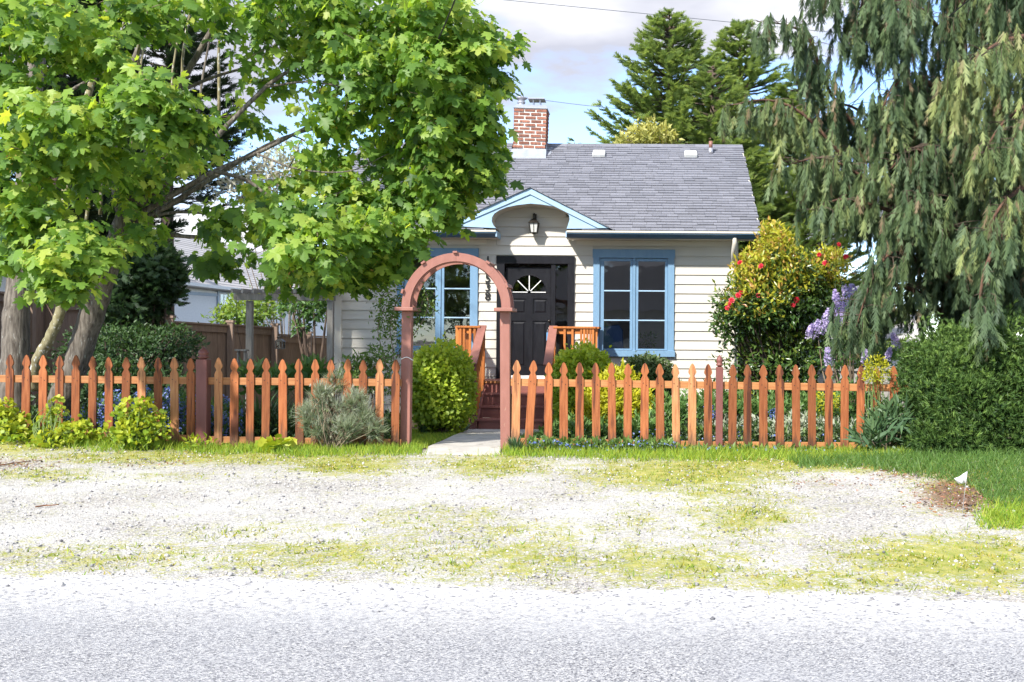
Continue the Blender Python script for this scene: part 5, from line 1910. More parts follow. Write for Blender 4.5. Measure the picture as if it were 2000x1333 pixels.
limb([(52, 380, 12.8), (0, 420, 12.4), (-40, 440, 12.2)], .04, .02)
limb([(58, 250, 13), (100, 210, 12.6), (150, 170, 12.3), (250, 120, 11.9)], .045, .015)
limb([(60, 300, 12.9), (10, 220, 12.4), (-30, 100, 12.0)], .04, .02)
for a in ((180, 330, 12.1), (205, 250, 12.3), (330, 240, 12.5), (390, 200, 12.7), (360, 90, 12.8), (260, 230, 12.6), (430, 60, 12.9)):
    x, y, Y = a
    limb([(x + random.uniform(-25, 5), y + 170, Y), (x, y, Y), (x + random.uniform(5, 40), y - 150, Y + .2), (x + random.uniform(20, 70), y - 290, Y + .3)], .028, .010, random.choice(['bark', 'mossbark']), rough=.003)

# clumps of foliage: px, py, rx, ry, Y, half depth, number of twig ends
CL = [(40, 50, 120, 90, 10.9, .7, 34), (150, 90, 100, 70, 10.7, .6, 24), (30, 180, 90, 60, 11.2, .6, 12), (150, 235, 130, 50, 10.4, .5, 26), (285, 195, 85, 55, 10.2, .5, 26), (340, 240, 70, 45, 10.3, .5, 16),
      (60, 290, 110, 50, 10.8, .6, 16), (190, 310, 110, 45, 10.9, .6, 14), (40, 400, 80, 60, 10.9, .5, 18), (100, 430, 70, 40, 11.2, .5, 7), (40, 490, 70, 40, 11.0, .4, 15), (120, 530, 75, 48, 10.4, .4, 26), (160, 480, 60, 40, 10.6, .4, 14),
      (215, 370, 80, 45, 11.8, .5, 9), (310, 345, 60, 35, 12.0, .5, 7), (265, 455, 40, 30, 11.5, .4, 5), (350, 20, 110, 60, 11.6, .7, 16), (470, 60, 80, 60, 12.0, .7, 9), (230, 20, 90, 50, 11.4, .6, 12),
      (560, 20, 110, 60, 11.8, .8, 26), (700, 20, 120, 70, 11.7, .8, 36), (830, 40, 110, 80, 11.6, .8, 38), (915, 95, 65, 70, 11.8, .6, 24), (600, 105, 80, 45, 12.2, .7, 12), (720, 120, 110, 60, 11.9, .8, 26), (850, 150, 95, 70, 11.7, .7, 30),
      (905, 200, 70, 55, 11.8, .6, 20), (760, 210, 110, 50, 12.1, .7, 20), (645, 225, 60, 35, 12.4, .6, 8), (860, 255, 105, 50, 11.9, .7, 28), (935, 270, 48, 45, 12.0, .5, 12), (760, 290, 90, 40, 12.3, .6, 15), (625, 300, 60, 30, 12.4, .6, 7),
      (870, 335, 95, 45, 12.1, .6, 25), (945, 330, 30, 36, 12.3, .4, 7), (770, 370, 95, 40, 12.4, .6, 17), (850, 410, 65, 42, 12.3, .5, 17), (910, 385, 35, 36, 12.5, .4, 6), (690, 400, 75, 40, 12.4, .6, 12),
      (560, 425, 85, 38, 11.4, .5, 20), (460, 430, 60, 30, 11.6, .5, 9), (600, 480, 85, 48, 11.0, .5, 28), (700, 455, 75, 45, 11.7, .5, 18), (790, 450, 45, 32, 12.1, .5, 10), (650, 540, 65, 26, 12.2, .5, 12), (715, 525, 55, 34, 12.2, .5, 14), (555, 535, 50, 26, 12.7, .5, 6),
      (425, 505, 55, 26, 12.9, .4, 8), (520, 375, 60, 22, 12.6, .5, 5), (470, 225, 60, 24, 12.8, .6, 4), (430, 300, 40, 30, 12.6, .6, 3), (560, 185, 60, 30, 12.7, .6, 7), (350, 300, 50, 30, 11.3, .4, 5),
      (990, 95, 24, 18, 12.0, .25, 3), (955, 150, 30, 38, 12.0, .4, 6), (770, 505, 32, 28, 12.2, .3, 6), (580, 350, 60, 24, 12.9, .5, 5), (660, 345, 60, 26, 12.6, .5, 6)]
# the crown goes on above the picture, and shades the left of the cottage
HIGH = [(-8.7, 12.4, 6.4, 1.4, 60), (-9.6, 12.0, 8.0, 1.6, 90), (-8.6, 12.4, 8.6, 1.0, 60), (-9.2, 12.4, 10.2, 1.3, 60), (-10.8, 12.2, 9.4, 1.4, 60), (-10.6, 12.4, 6.8, 1.4, 60), (-7.4, 12.8, 6.2, .8, 24), (-8.0, 12.4, 7.4, .9, 40)]
ends, vig = [], []
for px, py, rx_, ry_, Y, dy, n in CL:
    c = P(px, py, Y)
    p_, n_ = ell(int(n * 1.25), c, (rx_ / S(Y), dy, ry_ / S(Y)), .15)
    ends.append(p_)
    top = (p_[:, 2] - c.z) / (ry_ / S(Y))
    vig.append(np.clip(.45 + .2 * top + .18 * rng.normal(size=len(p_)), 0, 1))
for x, y, z, r, n in HIGH:
    p_, n_ = ell(n, (x, y, z), (r, r * .9, r * .8), .2)
    ends.append(p_)
    vig.append(np.full(n, .5))
limb([(95, -80, 13.4), (110, -300, 13.2), (90, -600, 12.9), (60, -900, 12.7)], .10, .03, rough=.003)
limb([(320, -60, 12.8), (360, -250, 12.8), (380, -500, 12.7)], .04, .012, rough=.003)
limb([(220, -60, 12.6), (180, -300, 12.5), (150, -560, 12.4)], .035, .012, rough=.003)
ends, vig = np.concatenate(ends), np.concatenate(vig)
# twigs grow tip to tip: each end hooks on to the nearest wood already there
ok_l = [(tuple(p), r) for p, r in limbs if r < .08]
node = np.array([p for p, r in ok_l])
nrad = np.minimum(np.array([r for p, r in ok_l]), .02)
dist0 = np.array([np.min(np.linalg.norm(node - e, axis=1)) for e in ends])
tw = MB()
allp, allr = list(map(tuple, node)), list(nrad)
arr = np.array(allp)
for j in np.argsort(dist0):
    e = ends[j]
    dd_ = np.linalg.norm(arr - e, axis=1)
    k_ = int(np.argmin(dd_ + .25 * np.maximum(0, arr[:, 2] - e[2])))
    a, b_ = Vector(arr[k_].tolist()), Vector(e.tolist())
    ln = (b_ - a).length
    r0 = min(allr[k_] * .75, .012)
    mid = a.lerp(b_, .5) + Vector((random.gauss(0, .06) * ln, random.gauss(0, .06) * ln, .10 * ln))
    q_ = interp([a, mid, b_], 3)
    rr = [r0 + (.003 - r0) * (i / (len(q_) - 1)) for i in range(len(q_))]
    if ln < 2.0:
        tw.tube(q_, rr, 4, cap=False)
    new = np.array([tuple(q_[3]), tuple(q_[-1])])
    allr += [rr[3], .005]
    arr = np.concatenate([arr, new])
tw.build('twigs', M['twig'], mpl, smooth=True, kind='stuff')
K = 11
n = len(ends) * K
base = np.repeat(ends, K, 0)
az = rng.random(n) * 2 * math.pi
hz = np.stack([np.cos(az), np.sin(az), np.zeros(n)], 1)
off = hz * rng.uniform(.02, .24, (n, 1)) + np.array([0, 0, 1]) * rng.uniform(-.14, .13, (n, 1))
pos = base + off
d = hz * rng.uniform(.2, .9, (n, 1)) + np.array([0, 0, -1]) * rng.uniform(.35, 1.15, (n, 1)) + np.array([.25, -.05, 0])
nn = np.array([0, -.25, .8]) + hz * .5 + rng.normal(size=(n, 3)) * .35
R = basis(d, nn)
sz = rng.uniform(.085, .20, n) * (1 - .25 * rng.random(n))
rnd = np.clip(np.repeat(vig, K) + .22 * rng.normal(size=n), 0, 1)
pxx, pyy = pix(pos[:, 0], pos[:, 1], pos[:, 2])
inview = (pxx > 10) & (pxx < 1990) & (pyy > 10) & (pyy < 1300)
order = np.argsort(-(sz / pos[:, 1]) * inview)
near = order[:300]
rest = np.ones(n, bool)
rest[near] = False
TM = T_maple()
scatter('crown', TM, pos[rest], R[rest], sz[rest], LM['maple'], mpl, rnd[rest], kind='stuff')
vars_ = []
for i in range(6):
    me = bpy.data.meshes.new('leaf')
    me.from_pydata(TM[0], [], TM[1])
    at = me.attributes.new('rnd', 'FLOAT', 'FACE')
    at.data.foreach_set('value', np.full(len(TM[1]), i / 5, np.float32))
    me.materials.append(LM['maple'])
    vars_.append(me)
org = WL[mpl.name]
for i in near:
    o = bpy.data.objects.new('leaf', vars_[int(round(rnd[i] * 5))])
    COL.objects.link(o)
    o.parent = mpl
    mt_ = Matrix([[*R[i][r] * sz[i], 0] for r in range(3)] + [[0, 0, 0, 1]])
    o.matrix_basis = Matrix.Translation(Vector(pos[i].tolist()) - org) @ mt_
# young leaves at the shoot tips
m5 = len(ends) * 5
yb = np.repeat(ends, 5, 0) + rng.normal(size=(m5, 3)) * [.11, .11, .09]
yd = rng.normal(size=(m5, 3)) * .7 + [.15, 0, -.25]
scatter('young_leaves', TM, yb, basis(yd, rng.normal(size=(m5, 3)) * .6 + [0, -.3, .7]), rng.uniform(.045, .10, m5), LM['maple'], mpl, np.clip(.72 + .2 * rng.normal(size=m5), 0, 1), kind='stuff')
# hanging seed clusters
kk = rng.choice(len(ends), 130, replace=False)
kp = np.repeat(ends[kk], 7, 0) + rng.normal(size=(910, 3)) * [.035, .035, .06] + [0, 0, -.1]
scatter('seed_keys', T_leaf(.3), kp, basis(rng.normal(size=(910, 3)) * .5 + [0, 0, -1], rvec(910)), rng.uniform(.03, .055, 910), LM['samara'], mpl, kind='stuff')


# ================================================================== conifers
def conifer(name, label, px, py_top, Y, base_w, lm, bark, nb=150, per=34, z0=.4, tmpl=None, size=.42, pw=.85, lean=0, group=None, upl=.28):
    top = P(px, py_top, Y)
    e = empty(name, (top.x, Y, -.6), label, 'tree', group)
    H = top.z + .6
    MB().tube([(top.x, Y, -.8), (top.x + lean * .3, Y, H * .5), (top.x + lean, Y, top.z - .1)], [.28, .17, .015], 10).build('trunk', M[bark], e, smooth=True)
    Ps, Ds, Ns, Ss, Rn = [], [], [], [], []
    bm_ = MB()
    for i in range(nb):
        t_ = (i + random.random()) / nb
        z = -.6 + H * (z0 + (1 - z0) * t_ ** .9)
        f_ = (z + .6) / H
        f_ = (f_ - z0) / (1 - z0)
        Lb = base_w * (1 - f_) ** pw * random.uniform(.72, 1.12) + .10
        az = random.random() * 2 * math.pi
        o_ = Vector((top.x + lean * f_, Y, z))
        h = Vector((math.cos(az), math.sin(az), 0))
        a = o_
        b_ = o_ + h * Lb * .6 + Vector((0, 0, Lb * upl * .35))
        c = o_ + h * Lb + Vector((0, 0, Lb * upl * 1.2))
        q_ = interp([a, b_, c], 4)
        bm_.tube(q_, [.03, .028, .025, .022, .018, .015, .012, .008, .004], 4, cap=False)
        m_ = max(5, int(per * (Lb / base_w) ** .8))
        u = rng.random(m_) ** .7
        idx = np.clip(u * 8, 0, 7.99)
        pa = np.array([tuple(p) for p in q_])
        lo = idx.astype(int)
        fr = (idx - lo)[:, None]
        p_ = pa[lo] * (1 - fr) + pa[lo + 1] * fr
        side = rng.choice([-1, 1], m_)[:, None] * np.array([-h.y, h.x, 0])[None, :]
        d_ = np.array(h)[None, :] * rng.uniform(.5, 1.1, (m_, 1)) + side * rng.uniform(.1, .9, (m_, 1)) + np.array([0, 0, 1]) * rng.uniform(-.15, .55, (m_, 1))
        Ps.append(p_)
        Ds.append(d_)
        Ns.append(np.array([0, 0, 1]) + rng.normal(size=(m_, 3)) * .4)
        Ss.append(size * rng.uniform(.6, 1.15, m_) * (0.75 + .25 * (1 - f_)))
        Rn.append(np.clip(.25 + .55 * u + .15 * rng.normal(size=m_), 0, 1))
    bm_.build('branches', M[bark], e, kind='stuff')
    scatter('crown', tmpl or T_fern(6, 42, .42, .12, .1, False), np.concatenate(Ps), basis(np.concatenate(Ds), np.concatenate(Ns)), np.concatenate(Ss), lm, e, np.concatenate(Rn), kind='stuff')
    return e


TF = T_feather(5, 36, .52, .15, -.10)
conifer('conifer_tree', 'tallest pointed green conifer rising behind the cottage roof', 1308, 26, 27, 3.9, LM['fir'], 'darkbark', 440, 92, .18, TF, .33, .76, group='conifers behind the cottage')
conifer('conifer_tree', 'second green conifer standing right of the tallest behind the roof', 1448, 48, 29, 3.9, LM['fir'], 'darkbark', 360, 84, .15, TF, .36, .72, group='conifers behind the cottage')
conifer('conifer_tree', 'broad green conifer behind the camellia, half hidden by the weeping cedar', 1560, 150, 27, 2.9, LM['fir'], 'darkbark', 260, 70, .05, TF, .36, .62, group='conifers behind the cottage')
conifer('conifer_tree', 'shorter green conifer filling the space between the two tallest behind the roof', 1392, 130, 25.5, 2.5, LM['fir'], 'darkbark', 260, 66, .05, TF, .34, .62, group='conifers behind the cottage')
conifer('conifer_tree', 'very dark conifer behind the maple trunks at far left', 120, -160, 24, 2.7, LM['darkfir'], 'darkbark', 260, 60, .30, TF, .5, .6)
conifer('conifer_tree', 'dark slim conifer just right of the maple stems', 330, -60, 34, 3.0, LM['darkfir'], 'darkbark', 200, 50, .42, TF, .5, .7)
conifer('conifer_tree', 'tiny far conifer tip beside the chimney on the ridge', 1122, 274, 46, 1.0, LM['fir'], 'darkbark', 60, 16, .2, TF, .5, .8)


def broad(name, label, cat, stems, blobs, lm, tmpl, size, bark, n_per=None, droop=.3, group=None, shell=.35, up=.5, lumpy=.1, stem_r=.02, base=None, boxy=False):
    """a shrub or small tree: stems from the base and leaves filling several blobs
    blobs: (px,py,rx,ry,Y,depth,n)"""
    c0 = base or Vector((P(blobs[0][0], 800, blobs[0][4]).x, blobs[0][4], gzf(P(blobs[0][0], 800, blobs[0][4]).x, blobs[0][4])))
    e = empty(name, c0, label, cat, group)
    Ps, Ns, Rn = [], [], []
    sm = MB()
    for px, py, rx_, ry_, Y, dy, n in blobs:
        c = P(px, py, Y)
        p_, n_ = ell(n, c, (rx_ / S(Y), dy, ry_ / S(Y)), shell)
        if boxy:
            q4 = (p_ - np.array(c)) / np.array((rx_ / S(Y), dy, ry_ / S(Y)))
            r2_ = np.linalg.norm(q4, axis=1)
            r4_ = (np.abs(q4) ** 4).sum(1) ** .25
            p_ = np.array(c) + (p_ - np.array(c)) * (.25 + .75 * r2_ / r4_)[:, None] * .95
        p_ = lump(lump(p_, c, lumpy, 7.0), c, lumpy * .7, 19.0)
        g_ = gz(p_[:, 0], p_[:, 1]) + .02
        k = p_[:, 2] > g_
        p_, n_ = p_[k], n_[k]
        Ps.append(p_)
        Ns.append(n_)
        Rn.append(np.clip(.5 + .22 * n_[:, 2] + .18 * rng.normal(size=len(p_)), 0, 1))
        for i in range(stems):
            t_ = c + Vector((random.gauss(0, .4) * rx_ / S(Y), random.gauss(0, .3) * dy, random.uniform(0, .7) * ry_ / S(Y)))
            bq = c0 + Vector((random.gauss(0, .06), random.gauss(0, .06), 0))
            md = bq.lerp(t_, .5) + Vector((random.gauss(0, .06), random.gauss(0, .06), .05))
            sm.tube(interp([bq, md, t_], 3), [stem_r, stem_r * .9, stem_r * .8, stem_r * .7, stem_r * .55, stem_r * .4, stem_r * .25], 5, cap=False)
    if stems:
        sm.build('stems', M[bark], e, smooth=True)
    p_, n_, rn = np.concatenate(Ps), np.concatenate(Ns), np.concatenate(Rn)
    n = len(p_)
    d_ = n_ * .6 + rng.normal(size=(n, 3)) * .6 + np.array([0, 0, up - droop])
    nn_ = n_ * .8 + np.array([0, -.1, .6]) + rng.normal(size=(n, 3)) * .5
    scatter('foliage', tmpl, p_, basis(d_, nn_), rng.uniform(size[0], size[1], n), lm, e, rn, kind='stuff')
    return e


LEAF = T_leaf()
ROUND = ([(0, 0, 0), (.30, .30, .05), (.28, .75, .05), (0, 1, -.05), (-.28, .75, .05), (-.30, .30, .05)], [(0, 1, 2, 3), (0, 3, 4, 5)])
SPRIG = T_fern(5, 45, .5, .22, .15, False)
NEED = T_star(8, 1.0, .16)
# pale gold young tree behind the ridge
broad('young_tree', 'pale yellow-green young tree showing over the roof ridge', 'tree', 9, [(1265, 262, 42, 30, 24.5, .5, 420), (1225, 278, 30, 16, 24.5, .4, 160), (1300, 270, 25, 25, 24.5, .4, 180)], LM['palegold'], LEAF, (.10, .20), 'twig', up=.8, shell=.1)
# pale blossom tree far left behind the maple gap, hazy with bloom
broad('blossom_tree', 'pale flowering tree far behind the maple branches', 'tree', 8, [(560, 330, 90, 55, 34, 1.2, 900), (480, 360, 70, 40, 34, 1, 500), (640, 330, 60, 50, 34, 1, 500)], LM['blossom'], LEAF, (.14, .28), 'twig', shell=.1)
# shrubs and small trees beyond the board fence
broad('small_tree', 'bright green leafy young tree against the white neighbour house', 'tree', 6, [(478, 612, 50, 38, 24.0, .6, 700), (440, 620, 30, 22, 24, .4, 200), (520, 600, 40, 26, 24, .4, 260)], LM['pale'], LEAF, (.10, .18), 'twig', shell=.2)
broad('small_tree', 'small crooked dark-stemmed tree right of the grey pergola post', 'tree', 2, [(612, 600, 34, 30, 23.5, .5, 420), (640, 585, 28, 26, 23.5, .4, 240), (570, 590, 30, 22, 23.5, .4, 200), (585, 640, 18, 12, 23.5, .3, 80)], LM['green'], LEAF, (.11, .20), 'darkbark', shell=.2, stem_r=.05)
broad('dark_shrub', 'dark feathery evergreen shrub between the maple trunk and white house', 'shrub', 6, [(285, 545, 62, 75, 17.2, .7, 2600), (250, 590, 70, 55, 17, .7, 1500), (320, 530, 30, 50, 17.2, .5, 700)], LM['holly'], T_feather(6, 40, .5, .16, .1), (.10, .20), 'darkbark', shell=.3, lumpy=.16)
broad('dark_shrub', 'dark small-leaved spreading shrub behind the left picket fence', 'shrub', 10, [(250, 690, 110, 62, 15.2, .8, 4200), (340, 670, 48, 34, 15, .5, 1000), (200, 760, 130, 60, 14.2, .6, 3000), (310, 760, 80, 50, 14.2, .6, 1500), (170, 690, 50, 60, 15.4, .5, 900)], LM['holly'], LEAF, (.05, .10), 'darkbark', shell=.25, lumpy=.16)

# clipped bushes by the steps
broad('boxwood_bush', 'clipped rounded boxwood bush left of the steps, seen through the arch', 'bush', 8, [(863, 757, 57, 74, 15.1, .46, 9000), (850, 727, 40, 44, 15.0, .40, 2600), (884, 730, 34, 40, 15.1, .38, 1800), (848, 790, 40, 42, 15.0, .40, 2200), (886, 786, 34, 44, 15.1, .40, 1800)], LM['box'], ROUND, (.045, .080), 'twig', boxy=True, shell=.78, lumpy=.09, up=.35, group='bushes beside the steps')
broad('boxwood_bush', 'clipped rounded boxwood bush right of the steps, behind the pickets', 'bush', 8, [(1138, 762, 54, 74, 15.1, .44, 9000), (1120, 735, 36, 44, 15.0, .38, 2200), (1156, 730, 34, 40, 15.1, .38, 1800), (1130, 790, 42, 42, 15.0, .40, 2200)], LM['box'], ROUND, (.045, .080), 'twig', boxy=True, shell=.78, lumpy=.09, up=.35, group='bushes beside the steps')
broad('dark_box_bush', 'lower darker box bush under the right-hand window', 'bush', 6, [(1262, 742, 54, 44, 16.6, .45, 8000)], LM['darkbox'], ROUND, (.04, .07), 'twig', shell=.65, lumpy=.06)
broad('golden_shrub', 'feathery golden yellow shrub behind the right pickets', 'shrub', 8, [(1200, 782, 62, 54, 13.6, .4, 4600), (1165, 800, 36, 38, 13.4, .35, 1300), (1245, 790, 36, 34, 13.6, .35, 1200), (1218, 745, 22, 26, 13.7, .3, 500), (1195, 735, 12, 20, 13.7, .2, 160)], LM['gold'], LEAF, (.045, .095), 'greentwig', shell=.3, lumpy=.15, up=.9)

# camellia against the house corner
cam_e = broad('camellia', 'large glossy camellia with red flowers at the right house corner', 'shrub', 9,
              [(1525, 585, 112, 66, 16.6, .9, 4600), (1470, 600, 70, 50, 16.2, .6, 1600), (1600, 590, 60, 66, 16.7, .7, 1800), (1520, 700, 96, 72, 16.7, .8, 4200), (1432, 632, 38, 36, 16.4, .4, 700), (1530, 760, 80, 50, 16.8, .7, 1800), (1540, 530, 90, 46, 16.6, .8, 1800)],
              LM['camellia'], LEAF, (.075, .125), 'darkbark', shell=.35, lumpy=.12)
nB = [(1515, 490, 52, 44, 16.4, .6, 1000), (1470, 525, 44, 36, 16.3, .5, 700), (1620, 520, 42, 40, 16.4, .5, 700), (1565, 530, 60, 30, 16.2, .5, 420), (1500, 560, 90, 30, 15.9, .4, 260), (1505, 458, 26, 26, 16.6, .4, 320), (1480, 590, 70, 40, 15.8, .3, 200)]
Ps = []
for px, py, rx_, ry_, Y, dy, n in nB:
    p_, n_ = ell(n, P(px, py, Y), (rx_ / S(Y), dy, ry_ / S(Y)), .4)
    Ps.append(lump(p_, P(px, py, Y), .12, 7))
p_ = np.concatenate(Ps)
n = len(p_)
scatter('sunlit_new_leaves', LEAF, p_, basis(rng.normal(size=(n, 3)) * .6 + [0, 0, .5], rng.normal(size=(n, 3)) * .6 + [0, -.3, .7]), rng.uniform(.07, .12, n), LM['camtop'], cam_e, kind='stuff')


def rosette(n_pet, r):
    """many-petalled bloom"""
    v, f = [], []
    for ring, (k, rad_, lift) in enumerate(((7, 1.0, .05), (6, .72, .28), (4, .42, .45))):
        for i in range(k):
            a = 2 * math.pi * i / k + ring * .5
            b0 = len(v)
            ca, sa = math.cos(a), math.sin(a)
            w_ = .42 * rad_
            for (u, s, z) in ((.05, 0, lift * .3), (.6 * rad_, -w_, lift + .05), (rad_, 0, lift), (.6 * rad_, w_, lift + .05)):
                v.append((ca * u - sa * s, sa * u + ca * s, z))
            f.append((b0, b0 + 1, b0 + 2, b0 + 3))
    return v, f


RO = rosette(3, 1)
ro_me = None
for i, (px, py) in enumerate([(1429, 587), (1425, 594), (1448, 571), (1442, 577), (1481, 577), (1556, 586), (1612, 514), (1638, 478), (1445, 513), (1421, 602), (1600, 498), (1549, 596), (1652, 502), (1486, 520)]):
    Y = 15.75 if px < 1600 else 16.0
    p = P(px, py, Y)
    if ro_me is None:
        o = scatter('flower', RO, np.array([[p.x, p.y, p.z]]), basis(np.array([[0., 0.3, 1]]), np.array([[-.2, -1., .2]])), [.055], LM['red'], cam_e, np.array([.4]))
        ro_me = o.data
        ro_me.transform(Matrix.Translation(WL[cam_e.name] - p))
        o.location = p - WL[cam_e.name]
    else:
        o = bpy.data.objects.new('flower', ro_me)
        COL.objects.link(o)
        o.parent = cam_e
        o.location = p - WL[cam_e.name]
        o.rotation_euler = (random.uniform(-.4, .4), random.uniform(-.5, .5), random.uniform(-.5, .5))
        s = random.uniform(.75, 1.1)
        o.scale = (s, s, s)

# lilac
lil = broad('lilac', 'lilac bush with pale purple flower heads beside the camellia', 'shrub', 10,
            [(1660, 640, 50, 50, 15.3, .5, 420), (1700, 690, 60, 36, 15.3, .5, 420), (1630, 690, 36, 36, 15.4, .4, 200)], LM['green'], LEAF, (.06, .11), 'twig', shell=.2)
for i, (px, py, l) in enumerate([(1655, 578, 34), (1668, 570, 26), (1640, 592, 34), (1650, 610, 28), (1628, 606, 26), (1614, 618, 22), (1594, 640, 26), (1582, 645, 18), (1612, 636, 22), (1627, 648, 20), (1618, 694, 24), (1664, 590, 24), (1672, 600, 20), (1748, 664, 22), (1690, 696, 22), (1640, 625, 20), (1632, 578, 18), (1736, 690, 18)]):
    Y = 14.0 + random.uniform(-.15, .15)
    c = P(px, py, Y)
    k = 150
    L_ = 1.15 * l / S(Y)
    ax = Vector((random.uniform(-.5, .5), -.2, 1)).normalized()
    t_ = rng.random(k)
    p_ = np.array(c)[None, :] + np.array(ax)[None, :] * ((t_ - .5) * L_)[:, None] + rvec(k) * (L_ * .36 * (1 - .65 * t_))[:, None]
    scatter('flower_cluster', T_FLOWER5, p_, basis(rvec(k), p_ - np.array(c) + rng.normal(size=(k, 3)) * .02 + [0, -.02, 0]), rng.uniform(.024, .042, k), LM['lilac'], lil, kind='stuff')

# ================================================================== weeping cedar
ced = empty('weeping_cedar', (P(1870, 850, 14.3).x, 14.3, 0), 'huge weeping cedar with curtains of drooping sprays at the right', 'tree')
CTR = [(1878, 900, 14.4), (1876, 650, 14.4), (1872, 400, 14.4), (1868, 100, 14.4), (1866, -200, 14.4)]
MB().tube(interp([P(*p) for p in CTR], 5), [.30 - .20 * i / 20 for i in range(21)], 12).build('trunk', M['redbark'], ced, smooth=True)
BR = [  # polyline, strands, strand length min/max, spread, colour bias (sunlit right side painted paler, shaded inside darker)
    ([(1868, 430, 14.4), (1740, 320, 14.0), (1660, 235, 13.8), (1610, 160, 13.6), (1585, 85, 13.5), (1545, 52, 13.4), (1478, 42, 13.3)], 62, .35, 1.0, .22, .25),
    ([(1868, 520, 14.4), (1740, 400, 13.8), (1650, 310, 13.5), (1570, 225, 13.3), (1500, 196, 13.2), (1425, 206, 13.1)], 66, .35, .95, .22, .35),
    ([(1868, 330, 14.4), (1770, 275, 14.1), (1700, 230, 14.0), (1650, 205, 13.9), (1600, 215, 13.8)], 40, .5, 1.3, .25, .2),
    ([(1868, 560, 14.4), (1780, 430, 13.6), (1690, 350, 13.3), (1610, 310, 13.1), (1545, 320, 13.0)], 66, .4, 1.0, .3, .3),
    ([(1868, 600, 14.4), (1790, 510, 13.3), (1735, 500, 12.8), (1700, 555, 12.6), (1672, 640, 12.5)], 50, .35, .85, .22, .15),
    ([(1868, 480, 14.4), (1780, 430, 13.4), (1700, 400, 13.0), (1640, 390, 12.9), (1590, 410, 12.9)], 40, .3, .6, .25, .35),
    ([(2090, 380, 11.6), (1990, 430, 11.3), (1935, 500, 11.0), (1915, 580, 10.9), (1925, 660, 10.8)], 46, .25, .6, .14, .15),
    ([(2120, 60, 12.2), (2010, 70, 12.0), (1950, 85, 11.9), (1900, 120, 11.8), (1848, 150, 11.7)], 66, .5, 1.35, .22, .55),
    ([(2120, 180, 11.8), (2020, 200, 11.6), (1960, 240, 11.5), (1920, 300, 11.4)], 56, .4, 1.0, .2, .5),
    ([(2120, 330, 11.6), (2010, 360, 11.4), (1950, 410, 11.3), (1930, 470, 11.2)], 40, .4, .9, .2, .45),
    ([(1866, -120, 14.4), (1790, -80, 13.8), (1730, -50, 13.5), (1690, -10, 13.3), (1676, 40, 13.2)], 56, .5, 1.5, .25, .15),
    ([(1866, -150, 14.4), (1940, -90, 13.4), (2040, -40, 12.8)], 60, .6, 1.5, .4, .2),
    ([(1760, -120, 13.4), (1680, -70, 13.2), (1620, -40, 13.0), (1590, 0, 13.0)], 24, .25, .7, .15, .1),
    ([(1868, 250, 14.4), (1830, 180, 13.6), (1790, 150, 13.2), (1745, 170, 13.0), (1720, 220, 13.0)], 50, .5, 1.3, .2, .25),
    ([(1868, 420, 14.4), (1830, 330, 13.3), (1780, 290, 12.9), (1740, 330, 12.8)], 56, .5, 1.2, .25, .2),
    ([(1868, 520, 14.4), (1840, 420, 13.0), (1800, 380, 12.6), (1770, 420, 12.5)], 50, .5, 1.2, .25, .2),
    ([(1868, 620, 14.4), (1860, 500, 13.0), (1850, 440, 12.6), (1840, 480, 12.5)], 44, .4, 1.0, .3, .15),
    ([(1868, 330, 14.4), (1910, 230, 13.2), (1960, 200, 12.9), (2020, 230, 12.8)], 56, .5, 1.3, .3, .2),
    ([(1868, 540, 14.4), (1930, 420, 13.0), (1990, 390, 12.7), (2040, 420, 12.6)], 56, .5, 1.2, .3, .15),
    ([(1868, 650, 14.4), (1930, 540, 12.8), (1990, 520, 12.4), (2040, 560, 12.3)], 44, .4, .8, .3, .15),
    ([(1868, 640, 14.4), (1790, 570, 13.2), (1720, 560, 12.9), (1700, 600, 12.8)], 40, .35, .75, .25, .1),
    ([(1868, 100, 14.4), (1800, 20, 13.4), (1750, 0, 13.1), (1715, 50, 13.0)], 50, .5, 1.4, .25, .15),
    ([(1868, 200, 14.4), (1830, 160, 14.5), (1780, 190, 14.6), (1730, 260, 14.6)], 60, .6, 1.4, .3, -.05),
    ([(1868, 380, 14.4), (1820, 330, 14.6), (1770, 360, 14.7), (1720, 430, 14.7)], 60, .6, 1.3, .3, -.05),
    ([(1868, 480, 14.4), (1900, 420, 14.6), (1960, 430, 14.6), (2020, 470, 14.6)], 60, .6, 1.3, .3, -.05),
    ([(2150, 280, 12.6), (2040, 300, 12.4), (1990, 330, 12.3), (1960, 390, 12.2)], 60, .5, 1.2, .3, .3),
    ([(2150, 420, 12.8), (2050, 430, 12.6), (1990, 450, 12.5), (1950, 500, 12.4)], 60, .5, 1.1, .3, .2),
    ([(2150, 520, 13.2), (2050, 540, 13.0), (1990, 560, 12.9), (1940, 590, 12.8)], 50, .4, .8, .3, .1),
    ([(1868, 300, 14.4), (1920, 330, 13.8), (1980, 340, 13.6), (2060, 380, 13.5)], 60, .5, 1.3, .3, .1),
    ([(1868, 60, 14.4), (1900, -20, 13.3), (1960, -30, 13.0), (2020, 20, 12.9)], 56, .6, 1.5, .35, .2),
]
Ps, Ds, Ns, Ss, Rn = [], [], [], [], []
rt = MB()
